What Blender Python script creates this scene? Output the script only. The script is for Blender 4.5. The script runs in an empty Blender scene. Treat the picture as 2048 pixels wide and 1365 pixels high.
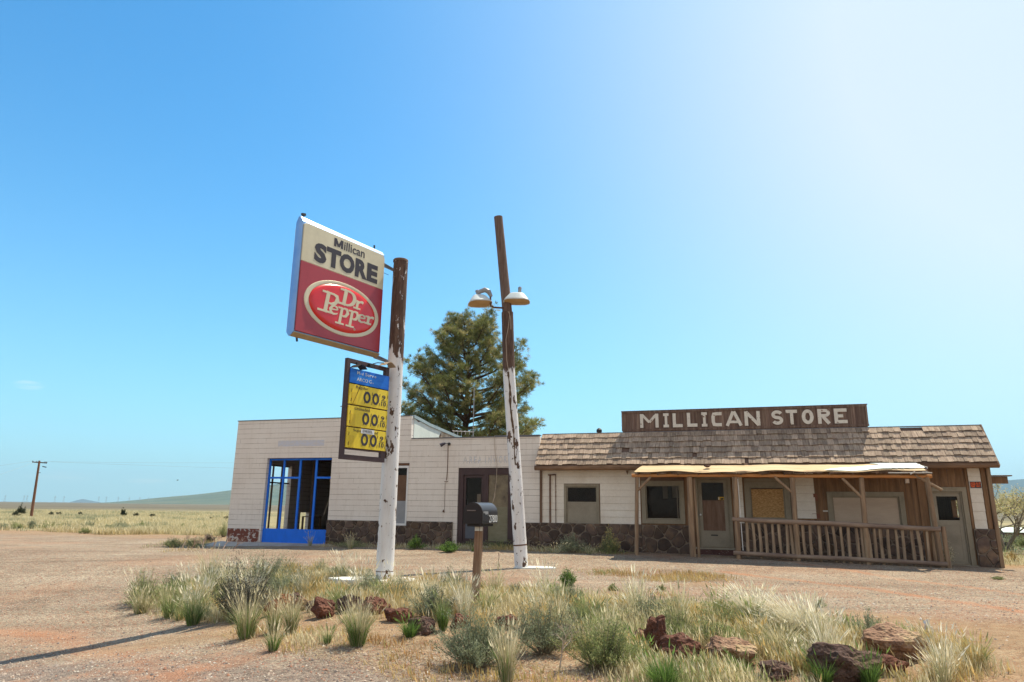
import bpy, math, random
import numpy as np
from mathutils import Vector, Matrix

random.seed(7)
rng = np.random.default_rng(11)
SC = bpy.context.scene
COL = SC.collection

# ------------------------------------------------------------------ camera
F = 1370.0
PITCH = math.atan(332 / 1370.0)
ROLL = math.radians(0.62)
EYE = np.array([0.0, 0.0, 1.6])
_fw = np.array([0, math.cos(PITCH), math.sin(PITCH)])
_u0 = np.array([0, -math.sin(PITCH), math.cos(PITCH)])
_r0 = np.array([1.0, 0, 0])
_R = _r0 * math.cos(ROLL) + _u0 * math.sin(ROLL)
_U = _u0 * math.cos(ROLL) - _r0 * math.sin(ROLL)
cd = bpy.data.cameras.new('camera')
cd.sensor_width = 36
cd.lens = F / 2048 * 36
cd.clip_start = 0.05
cd.clip_end = 60000
cam = bpy.data.objects.new('camera', cd)
COL.objects.link(cam)
cam.matrix_world = Matrix(((_R[0], _U[0], -_fw[0], EYE[0]), (_R[1], _U[1], -_fw[1], EYE[1]),
                           (_R[2], _U[2], -_fw[2], EYE[2]), (0, 0, 0, 1)))
SC.camera = cam

# ------------------------------------------------------------------ light
SUN_AZ, SUN_EL = math.radians(45), math.radians(61)      # azimuth clockwise from +Y
SDIR = Vector((math.sin(SUN_AZ) * math.cos(SUN_EL), math.cos(SUN_AZ) * math.cos(SUN_EL), math.sin(SUN_EL)))
SC.view_settings.view_transform = 'Standard'
SC.view_settings.look = 'None'
SC.view_settings.gamma = 1
SC.view_settings.exposure = 0.86
w = bpy.data.worlds.new('World')
SC.world = w
w.use_nodes = True
wn = w.node_tree.nodes
wl = w.node_tree.links
wn.clear()
wo = wn.new('ShaderNodeOutputWorld')
wb = wn.new('ShaderNodeBackground')
sky = wn.new('ShaderNodeTexSky')
sky.sky_type = 'NISHITA'
sky.sun_disc = False
sky.sun_elevation = SUN_EL
sky.sun_rotation = SUN_AZ
sky.altitude = 1300
sky.air_density = 1.0
sky.dust_density = 1.6
sky.ozone_density = 1.5
wb.inputs[1].default_value = 0.105


def wmath(op, a, b=None, clamp=False):
    n = wn.new('ShaderNodeMath')
    n.operation = op
    n.use_clamp = clamp
    for i, x in enumerate((a, b)):
        if x is None:
            continue
        if isinstance(x, (int, float)):
            n.inputs[i].default_value = x
        else:
            wl.new(x, n.inputs[i])
    return n.outputs[0]


tc = wn.new('ShaderNodeTexCoord')
# broad pale glow painted into the sky, set lower than the sun, and two wisps of cloud low in the west
dot = wn.new('ShaderNodeVectorMath')
dot.operation = 'DOT_PRODUCT'
wl.new(tc.outputs['Generated'], dot.inputs[0])
dot.inputs[1].default_value = (.648, .543, .534)
halo = wmath('POWER', wmath('MAXIMUM', dot.outputs['Value'], 0.0), 6.0)
sepw = wn.new('ShaderNodeSeparateXYZ')
wl.new(tc.outputs['Generated'], sepw.inputs[0])
low = wmath('POWER', wmath('SUBTRACT', 1.0, wmath('ABSOLUTE', sepw.outputs[2])), 5.0, True)
tint = wn.new('ShaderNodeMix')
tint.data_type = 'RGBA'
tint.blend_type = 'MULTIPLY'
tint.inputs[0].default_value = 1
tint.inputs[7].default_value = (0.27, 0.96, 1.24, 1)
wl.new(sky.outputs[0], tint.inputs[6])
m1 = wn.new('ShaderNodeMix')
m1.data_type = 'RGBA'
m1.inputs[7].default_value = (3.2, 5.1, 4.9, 1)
wl.new(wmath('MULTIPLY', low, 0.88), m1.inputs[0])
wl.new(tint.outputs[2], m1.inputs[6])
m2 = wn.new('ShaderNodeMix')
m2.data_type = 'RGBA'
m2.inputs[7].default_value = (5.4, 5.4, 5.15, 1)
wl.new(wmath('MINIMUM', wmath('MULTIPLY', halo, .95), .70), m2.inputs[0])
# warm fill added to the sky behind the viewer, to brighten the shaded fronts
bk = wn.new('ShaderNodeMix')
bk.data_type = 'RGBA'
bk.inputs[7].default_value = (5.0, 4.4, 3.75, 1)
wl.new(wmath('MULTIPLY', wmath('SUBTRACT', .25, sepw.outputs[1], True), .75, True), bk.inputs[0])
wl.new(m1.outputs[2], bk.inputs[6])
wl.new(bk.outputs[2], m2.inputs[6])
# clouds
mp = wn.new('ShaderNodeMapping')
mp.inputs['Scale'].default_value = (14, 14, 150)
wl.new(tc.outputs['Generated'], mp.inputs[0])
cn = wn.new('ShaderNodeTexNoise')
cn.inputs['Scale'].default_value = 1.3
cn.inputs['Detail'].default_value = 6
wl.new(mp.outputs[0], cn.inputs[0])
CLD = None
for cx, cz, rx, rz in ((-0.54, 0.030, 0.034, 0.007), (-0.575, 0.135, 0.014, 0.006), (-0.46, 0.027, 0.025, 0.004)):
    dx = wmath('DIVIDE', wmath('SUBTRACT', sepw.outputs[0], cx), rx)
    dz = wmath('DIVIDE', wmath('SUBTRACT', sepw.outputs[2], cz), rz)
    q = wmath('SUBTRACT', 1.0, wmath('ADD', wmath('MULTIPLY', dx, dx), wmath('MULTIPLY', dz, dz)), True)
    q = wmath('MULTIPLY', q, wmath('GREATER_THAN', sepw.outputs[1], 0))
    CLD = q if CLD is None else wmath('MAXIMUM', CLD, q)
cm = wmath('MULTIPLY', CLD, wmath('MULTIPLY', wmath('SUBTRACT', cn.outputs[0], 0.35, True), 3.0, True))
m3 = wn.new('ShaderNodeMix')
m3.data_type = 'RGBA'
m3.inputs[7].default_value = (5.2, 6.0, 5.3, 1)
wl.new(wmath('MULTIPLY', cm, 0.7), m3.inputs[0])
wl.new(m2.outputs[2], m3.inputs[6])
wl.new(m3.outputs[2], wb.inputs[0])
wl.new(wb.outputs[0], wo.inputs[0])

sl = bpy.data.lights.new('sun', 'SUN')
sl.energy = 4.0
sl.angle = math.radians(0.53)
sl.color = (1.0, 0.90, 0.72)
sun = bpy.data.objects.new('sun', sl)
COL.objects.link(sun)
sun.rotation_euler = SDIR.to_track_quat('Z', 'Y').to_euler()

# ------------------------------------------------------------------ survey helpers
AZF = math.radians(-72.516)
O = np.array([-11.283, 28.370, 0.0])
UX = -np.array([math.sin(AZF), math.cos(AZF), 0])
VX = np.array([-UX[1], UX[0], 0])
FROT = math.atan2(UX[1], UX[0])


def uv(x, y):
    return (x - O[0]) * UX[0] + (y - O[1]) * UX[1], (x - O[0]) * VX[0] + (y - O[1]) * VX[1]


def sst(a, b, x):
    t = np.clip((x - a) / (b - a), 0, 1)
    return t * t * (3 - 2 * t)


_tabs = {}


def vnoise(x, y, s, seed=0):
    """bilinear value noise 0..1, cell size s"""
    if seed not in _tabs:
        _tabs[seed] = np.random.default_rng(seed + 100).random((256, 256))
    T = _tabs[seed]
    X = np.asarray(x) / s + 1000
    Y = np.asarray(y) / s + 1000
    i = np.floor(X).astype(int)
    j = np.floor(Y).astype(int)
    a = X - i
    b = Y - j
    a = a * a * (3 - 2 * a)
    b = b * b * (3 - 2 * b)
    g = lambda p, q: T[p % 256, q % 256]
    return (g(i, j) * (1 - a) + g(i + 1, j) * a) * (1 - b) + (g(i, j + 1) * (1 - a) + g(i + 1, j + 1) * a) * b


def zg(x, y):
    """height of the ground"""
    x = np.asarray(x, float)
    y = np.asarray(y, float)
    u, v = uv(x, y)
    b = np.interp(u, [-30, -6, 0, 5, 9, 13, 18, 22, 26.5, 32, 60], [0, 0, .03, .14, .2, .22, .2, .16, .07, .02, 0])
    z = b * sst(-5.0, -1.0, v) * (1 - sst(10, 25, v))
    q = sst(7.5, 14.5, u)
    drop = (.72 - .44 * q) * sst(0, 1, (-5.2 - 6.6 * q - v) / (9.0 - 4.2 * q)) + .12 * sst(-15.5, -20, v)
    # keep the mound level at the far right, where the bank is softer
    z = z - drop * (1 - .25 * sst(22, 26, u))
    n = (vnoise(x, y, 1.7, 1) - .5) * .05 + (vnoise(x, y, .45, 2) - .5) * .02
    isl = sst(-15.5, -13.5, v) * (1 - sst(-11.5, -10, v)) * sst(8, 11, u)
    z = z + n * (0.35 + isl) * (1 - sst(-1.2, 0, v) * (1 - sst(8, 9, v)))
    far = np.hypot(x, y)
    z = z + (vnoise(x, y, 14, 3) - .5) * .25 * sst(55, 110, far)
    return z


def G(px, py):
    """the point of the ground seen at a spot of the survey photograph"""
    r = _fw + _R * ((px - 1024) / F) + _U * ((682.5 - py) / F)
    t = 4.0
    while t < 3000:
        p = EYE + r * t
        if p[2] < float(zg(p[0], p[1])):
            break
        t *= 1.02
    lo, hi = t / 1.02, t
    for _ in range(22):
        t = (lo + hi) / 2
        p = EYE + r * t
        if p[2] < float(zg(p[0], p[1])):
            hi = t
        else:
            lo = t
    z = float(zg(p[0], p[1]))
    return np.array([p[0], p[1], z])


def ang(px, py):
    r = _fw + _R * ((px - 1024) / F) + _U * ((682.5 - py) / F)
    return math.atan2(r[0], r[1]), r[2] / math.hypot(r[0], r[1])


# ------------------------------------------------------------------ mesh helpers
def tag(o, label=None, cat=None, group=None, kind=None):
    if label: o['label'] = label
    if cat: o['category'] = cat
    if group: o['group'] = group
    if kind: o['kind'] = kind
    return o


def empty(name, loc, rz=0, label=None, cat=None, group=None):
    o = bpy.data.objects.new(name, None)
    COL.objects.link(o)
    o.location = loc
    o.rotation_euler = (0, 0, rz)
    return tag(o, label, cat, group)


def link(name, me, mat, parent=None):
    o = bpy.data.objects.new(name, me)
    COL.objects.link(o)
    if mat is not None:
        me.materials.append(mat)
    o.parent = parent
    return o


class MB:
    def __init__(s):
        s.v = []
        s.f = []

    def add(s, vs, fs):
        n = len(s.v)
        s.v += [tuple(map(float, q)) for q in vs]
        s.f += [tuple(n + i for i in q) for q in fs]
        return s

    def box(s, x0, x1, y0, y1, z0, z1):
        return s.add([(x0, y0, z0), (x1, y0, z0), (x1, y1, z0), (x0, y1, z0), (x0, y0, z1), (x1, y0, z1), (x1, y1, z1), (x0, y1, z1)],
                     [(0, 3, 2, 1), (4, 5, 6, 7), (0, 1, 5, 4), (1, 2, 6, 5), (2, 3, 7, 6), (3, 0, 4, 7)])

    def bar(s, p0, p1, w, d=None, up=(0, 0, 1)):
        d = d or w
        p0 = Vector(p0); p1 = Vector(p1)
        a = (p1 - p0).normalized()
        up = Vector(up)
        if abs(a.dot(up)) > .95:
            up = Vector((0, 1, 0))
        x = a.cross(up).normalized() * w / 2
        y = x.cross(a).normalized() * d / 2
        vs = [p0 - x - y, p0 + x - y, p0 + x + y, p0 - x + y, p1 - x - y, p1 + x - y, p1 + x + y, p1 - x + y]
        return s.add(vs, [(0, 3, 2, 1), (4, 5, 6, 7), (0, 1, 5, 4), (1, 2, 6, 5), (2, 3, 7, 6), (3, 0, 4, 7)])

    def tube(s, pts, rad, n=10, cap=True, wob=0.0):
        pts = [Vector(p) for p in pts]
        if not hasattr(rad, '__len__'):
            rad = [rad] * len(pts)
        rings = []
        ref = None
        vs = []
        for i, p in enumerate(pts):
            a = (pts[min(i + 1, len(pts) - 1)] - pts[max(i - 1, 0)]).normalized()
            if ref is None:
                ref = Vector((1, 0, 0)) if abs(a.x) < .8 else Vector((0, 1, 0))
            x = (ref - a * ref.dot(a)).normalized()
            ref = x
            y = a.cross(x)
            for k in range(n):
                t = 2 * math.pi * k / n
                r = rad[i] * (1 + wob * (random.random() - .5))
                vs.append(p + x * math.cos(t) * r + y * math.sin(t) * r)
        fs = []
        for i in range(len(pts) - 1):
            for k in range(n):
                k2 = (k + 1) % n
                fs.append((i * n + k, i * n + k2, (i + 1) * n + k2, (i + 1) * n + k))
        if cap:
            fs.append(tuple(range(n - 1, -1, -1)))
            fs.append(tuple((len(pts) - 1) * n + k for k in range(n)))
        return s.add(vs, fs)

    def prism(s, outline, fn, d0, d1):
        """outline in 2D, fn(a,b,d) -> 3D"""
        n = len(outline)
        vs = [fn(a, b, d0) for a, b in outline] + [fn(a, b, d1) for a, b in outline]
        fs = [tuple(range(n)), tuple(range(2 * n - 1, n - 1, -1))]
        fs += [(i, (i + 1) % n, n + (i + 1) % n, n + i)[::-1] for i in range(n)]
        return s.add(vs, fs)

    def build(s, name, mat, parent=None, smooth=False, bev=0):
        me = bpy.data.meshes.new(name)
        me.from_pydata(s.v, [], s.f)
        if smooth:
            me.shade_smooth()
            try:
                me.set_sharp_from_angle(angle=math.radians(42))
            except Exception:
                pass
        me.update()
        o = link(name, me, mat, parent)
        if bev:
            b = o.modifiers.new('bevel', 'BEVEL')
            b.width = bev
            b.segments = 2
            b.limit_method = 'ANGLE'
        return o


def wall(mb, a0, a1, z0, z1, holes, fn, d0, d1):
    """wall in the (a,z) plane with rectangular holes, thickness d0..d1; fn(a,z,d)->3D"""
    A = sorted({a0, a1, *[h[0] for h in holes], *[h[1] for h in holes]})
    Z = sorted({z0, z1, *[h[2] for h in holes], *[h[3] for h in holes]})
    A = [a for a in A if a0 <= a <= a1]
    Z = [z for z in Z if z0 <= z <= z1]
    solid = {}
    for i in range(len(A) - 1):
        for j in range(len(Z) - 1):
            ca, cz = (A[i] + A[i + 1]) / 2, (Z[j] + Z[j + 1]) / 2
            solid[i, j] = not any(h[0] < ca < h[1] and h[2] < cz < h[3] for h in holes)
    idx = {}
    vs = []

    def vid(i, j, k):
        if (i, j, k) not in idx:
            idx[i, j, k] = len(vs)
            vs.append(fn(A[i], Z[j], (d0, d1)[k]))
        return idx[i, j, k]
    fs = []
    for (i, j), ok in solid.items():
        if not ok:
            continue
        fs.append((vid(i, j, 0), vid(i + 1, j, 0), vid(i + 1, j + 1, 0), vid(i, j + 1, 0)))
        fs.append((vid(i, j, 1), vid(i, j + 1, 1), vid(i + 1, j + 1, 1), vid(i + 1, j, 1)))
        if not solid.get((i - 1, j)): fs.append((vid(i, j, 0), vid(i, j + 1, 0), vid(i, j + 1, 1), vid(i, j, 1)))
        if not solid.get((i + 1, j)): fs.append((vid(i + 1, j, 0), vid(i + 1, j, 1), vid(i + 1, j + 1, 1), vid(i + 1, j + 1, 0)))
        if not solid.get((i, j - 1)): fs.append((vid(i, j, 0), vid(i, j, 1), vid(i + 1, j, 1), vid(i + 1, j, 0)))
        if not solid.get((i, j + 1)): fs.append((vid(i, j + 1, 0), vid(i + 1, j + 1, 0), vid(i + 1, j + 1, 1), vid(i, j + 1, 1)))
    return mb.add(vs, fs)


FU = lambda a, z, d: (a, d, z)       # facade wall: a = along, d = back
FV = lambda a, z, d: (d, a, z)       # side wall: a = back, d = along


def fmesh(name, V, faces4, tri, col, mat, parent=None):
    """fast mesh: V (n,3), faces4 (m,4), tri (k,3), per-vertex colours"""
    me = bpy.data.meshes.new(name)
    nf4 = 0 if faces4 is None else len(faces4)
    nt = 0 if tri is None else len(tri)
    me.vertices.add(len(V))
    me.vertices.foreach_set('co', np.ascontiguousarray(V, np.float32).ravel())
    loops = np.concatenate([x.ravel() for x in (faces4, tri) if x is not None and len(x)])
    tot = np.concatenate([np.full(nf4, 4), np.full(nt, 3)]).astype(np.int32)
    me.loops.add(len(loops))
    me.loops.foreach_set('vertex_index', loops.astype(np.int32))
    me.polygons.add(len(tot))
    me.polygons.foreach_set('loop_start', (np.cumsum(tot) - tot).astype(np.int32))
    me.polygons.foreach_set('loop_total', tot)
    if col is not None:
        at = me.color_attributes.new('col', 'FLOAT_COLOR', 'POINT')
        c4 = np.ones((len(V), 4), np.float32)
        c4[:, :3] = col
        at.data.foreach_set('color', c4.ravel())
    me.update(calc_edges=True)
    return link(name, me, mat, parent)


def blades(name, P, H, W, lean, col, mat, parent=None, head=None):
    """grass blades: P (n,3), height H, width W, lean (n,2) tip offset"""
    n = len(P)
    yaw = rng.random(n) * math.pi
    side = np.stack([np.cos(yaw), np.sin(yaw), np.zeros(n)], 1) * (W / 2)[:, None]
    L = np.concatenate([lean, np.zeros((n, 1))], 1)
    up = np.array([0, 0, 1.0])
    m = P + up * (H * .55)[:, None] + L * .32
    t = P + up * (H * .98)[:, None] + L
    V = np.stack([P - side, P + side, m - side * .8, m + side * .8, t], 1).reshape(-1, 3)
    b = (np.arange(n) * 5)[:, None]
    q = b + np.array([[0, 1, 3, 2]])
    tr = b + np.array([[2, 3, 4]])
    c = np.repeat(col, 5, 0).reshape(n, 5, 3).copy()
    c[:, 4] *= 1.12
    c = c.reshape(-1, 3)
    if head is not None and head.any():
        hp = t[head]
        hd = (t - m)[head]
        hd /= np.linalg.norm(hd, axis=1)[:, None] + 1e-9
        hs = side[head] / (W[head] / 2)[:, None]
        k = len(hp)
        ln = (.05 + .05 * rng.random(k))[:, None]
        wd = (.006 + .004 * rng.random(k))[:, None]
        V2 = np.stack([hp - hd * ln * .4, hp + hs * wd, hp + hd * ln, hp - hs * wd], 1).reshape(-1, 3)
        q2 = (np.arange(k) * 4)[:, None] + np.array([[0, 1, 2, 3]]) + len(V)
        V = np.concatenate([V, V2])
        q = np.concatenate([q, q2])
        c = np.concatenate([c, np.repeat(col[head] * 1.15, 4, 0)])
    return fmesh(name, V, q, tr, c, mat, parent)


def leaves(name, P, D, W, col, mat, parent=None):
    """diamond leaves from P along D (n,3), width W (n)"""
    n = len(P)
    rnd = rng.normal(size=(n, 3))
    s = np.cross(D, rnd)
    s /= np.linalg.norm(s, axis=1)[:, None] + 1e-9
    s = s * (W / 2)[:, None]
    V = np.stack([P, P + D * .45 + s, P + D, P + D * .45 - s], 1).reshape(-1, 3)
    q = (np.arange(n) * 4)[:, None] + np.array([[0, 1, 2, 3]])
    return fmesh(name, V, q, None, np.repeat(col, 4, 0), mat, parent)


# ------------------------------------------------------------------ materials
class NT:
    def __init__(s, name):
        s.m = bpy.data.materials.new(name)
        s.m.use_nodes = True
        s.t = s.m.node_tree
        s.t.nodes.clear()
        s.out = s.t.nodes.new('ShaderNodeOutputMaterial')
        s.b = s.t.nodes.new('ShaderNodeBsdfPrincipled')
        s.t.links.new(s.b.outputs[0], s.out.inputs[0])
        s.tc = s.t.nodes.new('ShaderNodeTexCoord')

    def n(s, ty, props=None, **kw):
        nd = s.t.nodes.new('ShaderNode' + ty)
        for k, v in (props or {}).items():
            setattr(nd, k, v)
        for k, v in kw.items():
            k = int(k[1:]) if k[0] == 'i' and k[1:].isdigit() else k.replace('_', ' ')
            s.set(nd.inputs[k], v)
        return nd

    def set(s, sock, v):
        if isinstance(v, bpy.types.NodeSocket):
            s.t.links.new(v, sock)
        elif isinstance(v, (tuple, list)) and sock.type == 'RGBA' and len(v) == 3:
            sock.default_value = (*v, 1)
        else:
            sock.default_value = v

    def math(s, op, a, b=0.0, clamp=False):
        return s.n('Math', dict(operation=op, use_clamp=clamp), i0=a, i1=b).outputs[0]

    def mix(s, f, a, b, mode='MIX'):
        nd = s.n('Mix', dict(data_type='RGBA', blend_type=mode))
        s.set(nd.inputs[0], f)
        s.set(nd.inputs[6], a)
        s.set(nd.inputs[7], b)
        return nd.outputs[2]

    def vec(s, st=(1, 1, 1), src='Object'):
        mp = s.n('Mapping')
        s.t.links.new(s.tc.outputs[src], mp.inputs[0])
        mp.inputs['Scale'].default_value = st
        return mp.outputs[0]

    def noise(s, sc, st=(1, 1, 1), det=6, ro=.6, dist=0, vec=None):
        return s.n('TexNoise', Vector=vec or s.vec(st), Scale=sc, Detail=det, Roughness=ro, Distortion=dist).outputs[0]

    def ramp(s, f, stops, interp='LINEAR'):
        r = s.n('ValToRGB')
        s.set(r.inputs[0], f)
        e = r.color_ramp
        e.interpolation = interp
        while len(e.elements) < len(stops):
            e.elements.new(.5)
        for el, (p, c) in zip(e.elements, stops):
            el.position = p
            el.color = (c, c, c, 1) if isinstance(c, (int, float)) else (*c, 1)
        return r.outputs[0]

    def step(s, f, a, b):
        return s.n('MapRange', dict(clamp=True, interpolation_type='SMOOTHSTEP'), Value=f, From_Min=a, From_Max=b, To_Min=0., To_Max=1.).outputs[0]

    def island(s, c, amt):
        g = s.n('NewGeometry')
        k = s.math('ADD', s.math('MULTIPLY', g.outputs['Random Per Island'], 2 * amt), 1 - amt)
        return s.n('VectorMath', dict(operation='SCALE'), i0=c, Scale=k).outputs[0]

    def bump(s, h, st=.3, dist=.02):
        b = s.n('Bump', Strength=st, Distance=dist)
        s.set(b.inputs['Height'], h)
        s.set(s.b.inputs['Normal'], b.outputs[0])

    def fin(s, c, rough=.85, spec=.3, metal=0):
        s.set(s.b.inputs['Base Color'], c)
        s.set(s.b.inputs['Roughness'], rough)
        s.b.inputs['Specular IOR Level'].default_value = spec
        s.b.inputs['Metallic'].default_value = metal
        return s.m


GAIN = dict(weathered_plywood=(1.35, 1.35, 1.3), peeled_post=(.95, 1.0, 1.1), grey_log=(1.3, 1.3, 1.25), grey_rail_log=(1.35, 1.3, 1.25), dark_sign_boards=(.95, 1.12, 1.28), olive_grey_trim=(1.35, 1.3, 1.2), grey_door_paint=(1.35, 1.3, 1.2), brown_metal_frame=(1.05, 1.05, 1.1),
            cedar_shingles=(.98, 1.0, .98), dark_interior=(1.7, 1.6, 1.6), orange_beam=(1.5, 1.5, 1.4), dark_brown_stud=(1.5, 1.4, 1.3), eave_log=(1.2, 1.2, 1.15), beige_panel=(1.25, 1.2, 1.15), strand_board=(1.2, 1.2, 1.15), cream_sign_face=(1.25, 1.25, 1.2), maroon_sign_face=(1.75, 1.4, .95),
            bright_red_dome=(1.35, 1.2, 1.0), faded_yellow_panel=(1.3, 1.3, 1.3), yellow_slot_cover=(1.3, 1.3, 1.3), faded_blue_panel=(1.2, 1.3, 1.5), brown_pole_top=(.95, 1.0, 1.1), dark_brown_sign_frame=(1.3, 1.2, 1.1))


def M(name, cols, sc=4, rough=.85, bump=.25, bsc=None, st=(1, 1, 1), spec=.25, metal=0, isl=0, peel=None, bd=.01):
    t = NT(name)
    if name in GAIN:
        cols = [tuple(min(.85, x * k) for x, k in zip(q, GAIN[name])) for q in cols]
    if len(cols) == 1:
        cols = [tuple(x * .88 for x in cols[0]), cols[0], tuple(min(1, x * 1.08) for x in cols[0])]
    k = len(cols)
    f = t.noise(sc, st)
    c = t.ramp(f, [(.3 + .4 * i / (k - 1), q) for i, q in enumerate(cols)])
    if isl:
        c = t.island(c, isl)
    if peel:
        pc, thr, psc, pst = peel
        msk = t.step(t.noise(psc, pst, 5, .65, 0), thr, thr + .025)
        c = t.mix(msk, c, pc)
    fine = t.noise(bsc or sc * 6, st, 4, .7)
    c = t.mix(.35, c, t.ramp(fine, [(.25, .62), (.75, 1.0)]), 'MULTIPLY')
    if bump:
        t.bump(fine, bump, bd)
    return t.fin(c, rough, spec, metal)


def foliage_mat(name, tr=.3):
    t = NT(name)
    a = t.n('VertexColor', dict(layer_name='col')).outputs[0]
    n = t.noise(3.0, det=3)
    c = t.mix(.5, a, t.ramp(n, [(.3, .75), (.7, 1.15)]), 'MULTIPLY')
    t.fin(c, .75, .15)
    tl = t.n('BsdfTranslucent', Color=c)
    mx = t.n('MixShader')
    mx.inputs[0].default_value = tr
    t.t.links.new(t.b.outputs[0], mx.inputs[1])
    t.t.links.new(tl.outputs[0], mx.inputs[2])
    t.t.links.new(mx.outputs[0], t.out.inputs[0])
    return t.m


M_GRASS = foliage_mat('dry_grass', .35)
M_LEAF = foliage_mat('leaves', .3)
M_NEEDLE = foliage_mat('pine_needles', .35)


def block_mat():
    t = NT('painted_block')
    sp = t.n('SeparateXYZ', i0=t.tc.outputs['Object'])
    ax = t.math('ADD', sp.outputs[0], sp.outputs[1])
    v = t.n('CombineXYZ', X=ax, Y=sp.outputs[2]).outputs[0]
    br = t.n('TexBrick', Vector=v, Scale=1.0, Mortar_Size=.0055, Mortar_Smooth=.1, Brick_Width=.41, Row_Height=.2)
    # long joints show in places only; the upright ones mostly painted over
    n1 = t.noise(1.1, (1, 1, 4), 5, .7)
    fz = t.math('ABSOLUTE', t.math('SUBTRACT', t.math('FRACT', t.math('ADD', t.math('DIVIDE', sp.outputs[2], .2), .5)), .5))
    hm = t.step(fz, .05, .02)
    vm = t.math('SUBTRACT', br.outputs['Fac'], hm, True)
    msk = t.math('ADD', t.math('MULTIPLY', t.math('MULTIPLY', hm, br.outputs['Fac']), t.ramp(n1, [(.36, .15), (.56, 1.0)])), t.math('MULTIPLY', vm, t.ramp(t.noise(1.4, (1.2, 1.2, 1.5), 5, .7), [(.52, .0), (.64, .7)])), True)
    big = t.noise(.55, det=5)
    c = t.ramp(big, [(.3, (.71, .64, .58)), (.55, (.77, .71, .65)), (.75, (.80, .75, .70))])
    st = t.noise(2.2, (3.5, 3.5, .5), 5, .7)
    c = t.mix(t.ramp(st, [(.5, 0.0), (.75, .35)]), c, (.50, .42, .34))
    dirt = t.math('MULTIPLY', t.step(t.math('ADD', sp.outputs[2], t.math('MULTIPLY', t.noise(3, det=5), .8)), 1.15, .35), .45)
    c = t.mix(dirt, c, (.46, .37, .30))
    c = t.mix(msk, c, (.20, .14, .11))
    # chipped spots
    ch = t.step(t.noise(7, (1, 1, 1.6), 5, .7), .675, .70)
    c = t.mix(ch, c, (.22, .13, .09))
    fine = t.noise(40, det=3)
    c = t.mix(.25, c, t.ramp(fine, [(.3, .7), (.7, 1.0)]), 'MULTIPLY')
    h = t.math('SUBTRACT', t.math('MULTIPLY', fine, .25), t.math('MAXIMUM', msk, t.math('MULTIPLY', br.outputs['Fac'], .25)))
    t.bump(h, .55, .006)
    return t.fin(c, .8, .25)


def stone_mat():
    t = NT('lava_stone_veneer')
    sp = t.n('SeparateXYZ', i0=t.tc.outputs['Object'])
    wob = t.noise(3.0, det=3)
    ax = t.math('ADD', t.math('ADD', sp.outputs[0], sp.outputs[1]), t.math('MULTIPLY', wob, .25))
    az = t.math('ADD', sp.outputs[2], t.math('MULTIPLY', t.noise(4.3, det=2), .2))
    v = t.n('CombineXYZ', X=ax, Y=az).outputs[0]
    kw = dict(Vector=v, Scale=3.1, Randomness=.95)
    e = t.n('TexVoronoi', dict(feature='DISTANCE_TO_EDGE', voronoi_dimensions='2D'), **kw).outputs['Distance']
    cc = t.n('TexVoronoi', dict(feature='F1', voronoi_dimensions='2D'), **kw).outputs['Color']
    s3 = t.n('SeparateColor', i0=cc)
    c = t.ramp(s3.outputs[0], [(.1, (.058, .042, .038)), (.4, (.088, .062, .052)), (.7, (.13, .09, .058)), (.95, (.18, .125, .085))])
    n = t.noise(9, det=8, ro=.7)
    c = t.mix(.6, c, t.ramp(n, [(.3, .55), (.7, 1.35)]), 'MULTIPLY')
    mor = t.step(e, .045, .025)
    mm = t.math('MULTIPLY', mor, t.ramp(t.noise(1.5, det=4), [(.3, .35), (.6, .85)]))
    c = t.mix(mm, c, (.30, .23, .18))
    h = t.math('ADD', t.math('MULTIPLY', t.math('MINIMUM', e, .16), 4.0), t.math('MULTIPLY', n, .35))
    t.bump(h, 1.0, .05)
    return t.fin(c, .85, .3)


def pole_mat(name, zc, zw, side):
    """white paint flaking off a dark wooden pole; bare above zc"""
    t = NT(name)
    sp = t.n('SeparateXYZ', i0=t.tc.outputs['Object'])
    n = t.noise(3.2, (1.2, 1.2, .55), 6, .62)
    patch = t.noise(5.0, (1.6, 1.6, .5), 6, .6)
    zz = t.math('ADD', sp.outputs[2], t.math('MULTIPLY', t.math('SUBTRACT', patch, .5), zw * 6.0))
    bare = t.step(zz, zc - .04, zc + .04)
    fl = t.step(n, .60, .612)
    sp2 = t.step(t.noise(13, (1, 1, .7), 3, .6), .655, .67)
    m = t.math('MAXIMUM', t.math('MAXIMUM', fl, sp2), bare)
    rem = t.step(t.noise(4.4, (1.6, 1.6, .5), 7, .7), side, side + .02)
    m = t.math('SUBTRACT', m, t.math('MULTIPLY', rem, bare), True)
    wood = t.ramp(t.noise(7, (3, 3, .35), 7, .7), [(.3, (.045, .028, .024)), (.5, (.105, .062, .045)), (.7, (.19, .12, .085))])
    pc = t.ramp(t.noise(1.6, (2, 2, .5), 5), [(.3, (.62, .60, .60)), (.6, (.76, .75, .75)), (.8, (.80, .79, .80))])
    pc = t.mix(t.ramp(t.noise(9, (3, 3, .4), 5, .7), [(.55, 0.0), (.75, .4)]), pc, (.42, .30, .22))
    c = t.mix(m, pc, wood)
    fine = t.noise(30, (3, 3, .6), 4)
    h = t.math('SUBTRACT', t.math('MULTIPLY', fine, .5), m)
    t.bump(h, .6, .008)
    return t.fin(c, t.math('ADD', t.math('MULTIPLY', m, .35), .5), .3)


def plain(name, c, rough=.6, spec=.4, metal=0, sc=6, amt=.2, bump=.08):
    t = NT(name)
    f = t.noise(sc, det=6)
    cc = t.mix(1.0, c, t.ramp(f, [(.25, 1 - amt), (.75, 1.0)]), 'MULTIPLY')
    t.bump(t.noise(sc * 8, det=3), bump, .004)
    return t.fin(cc, rough, spec, metal)


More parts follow.
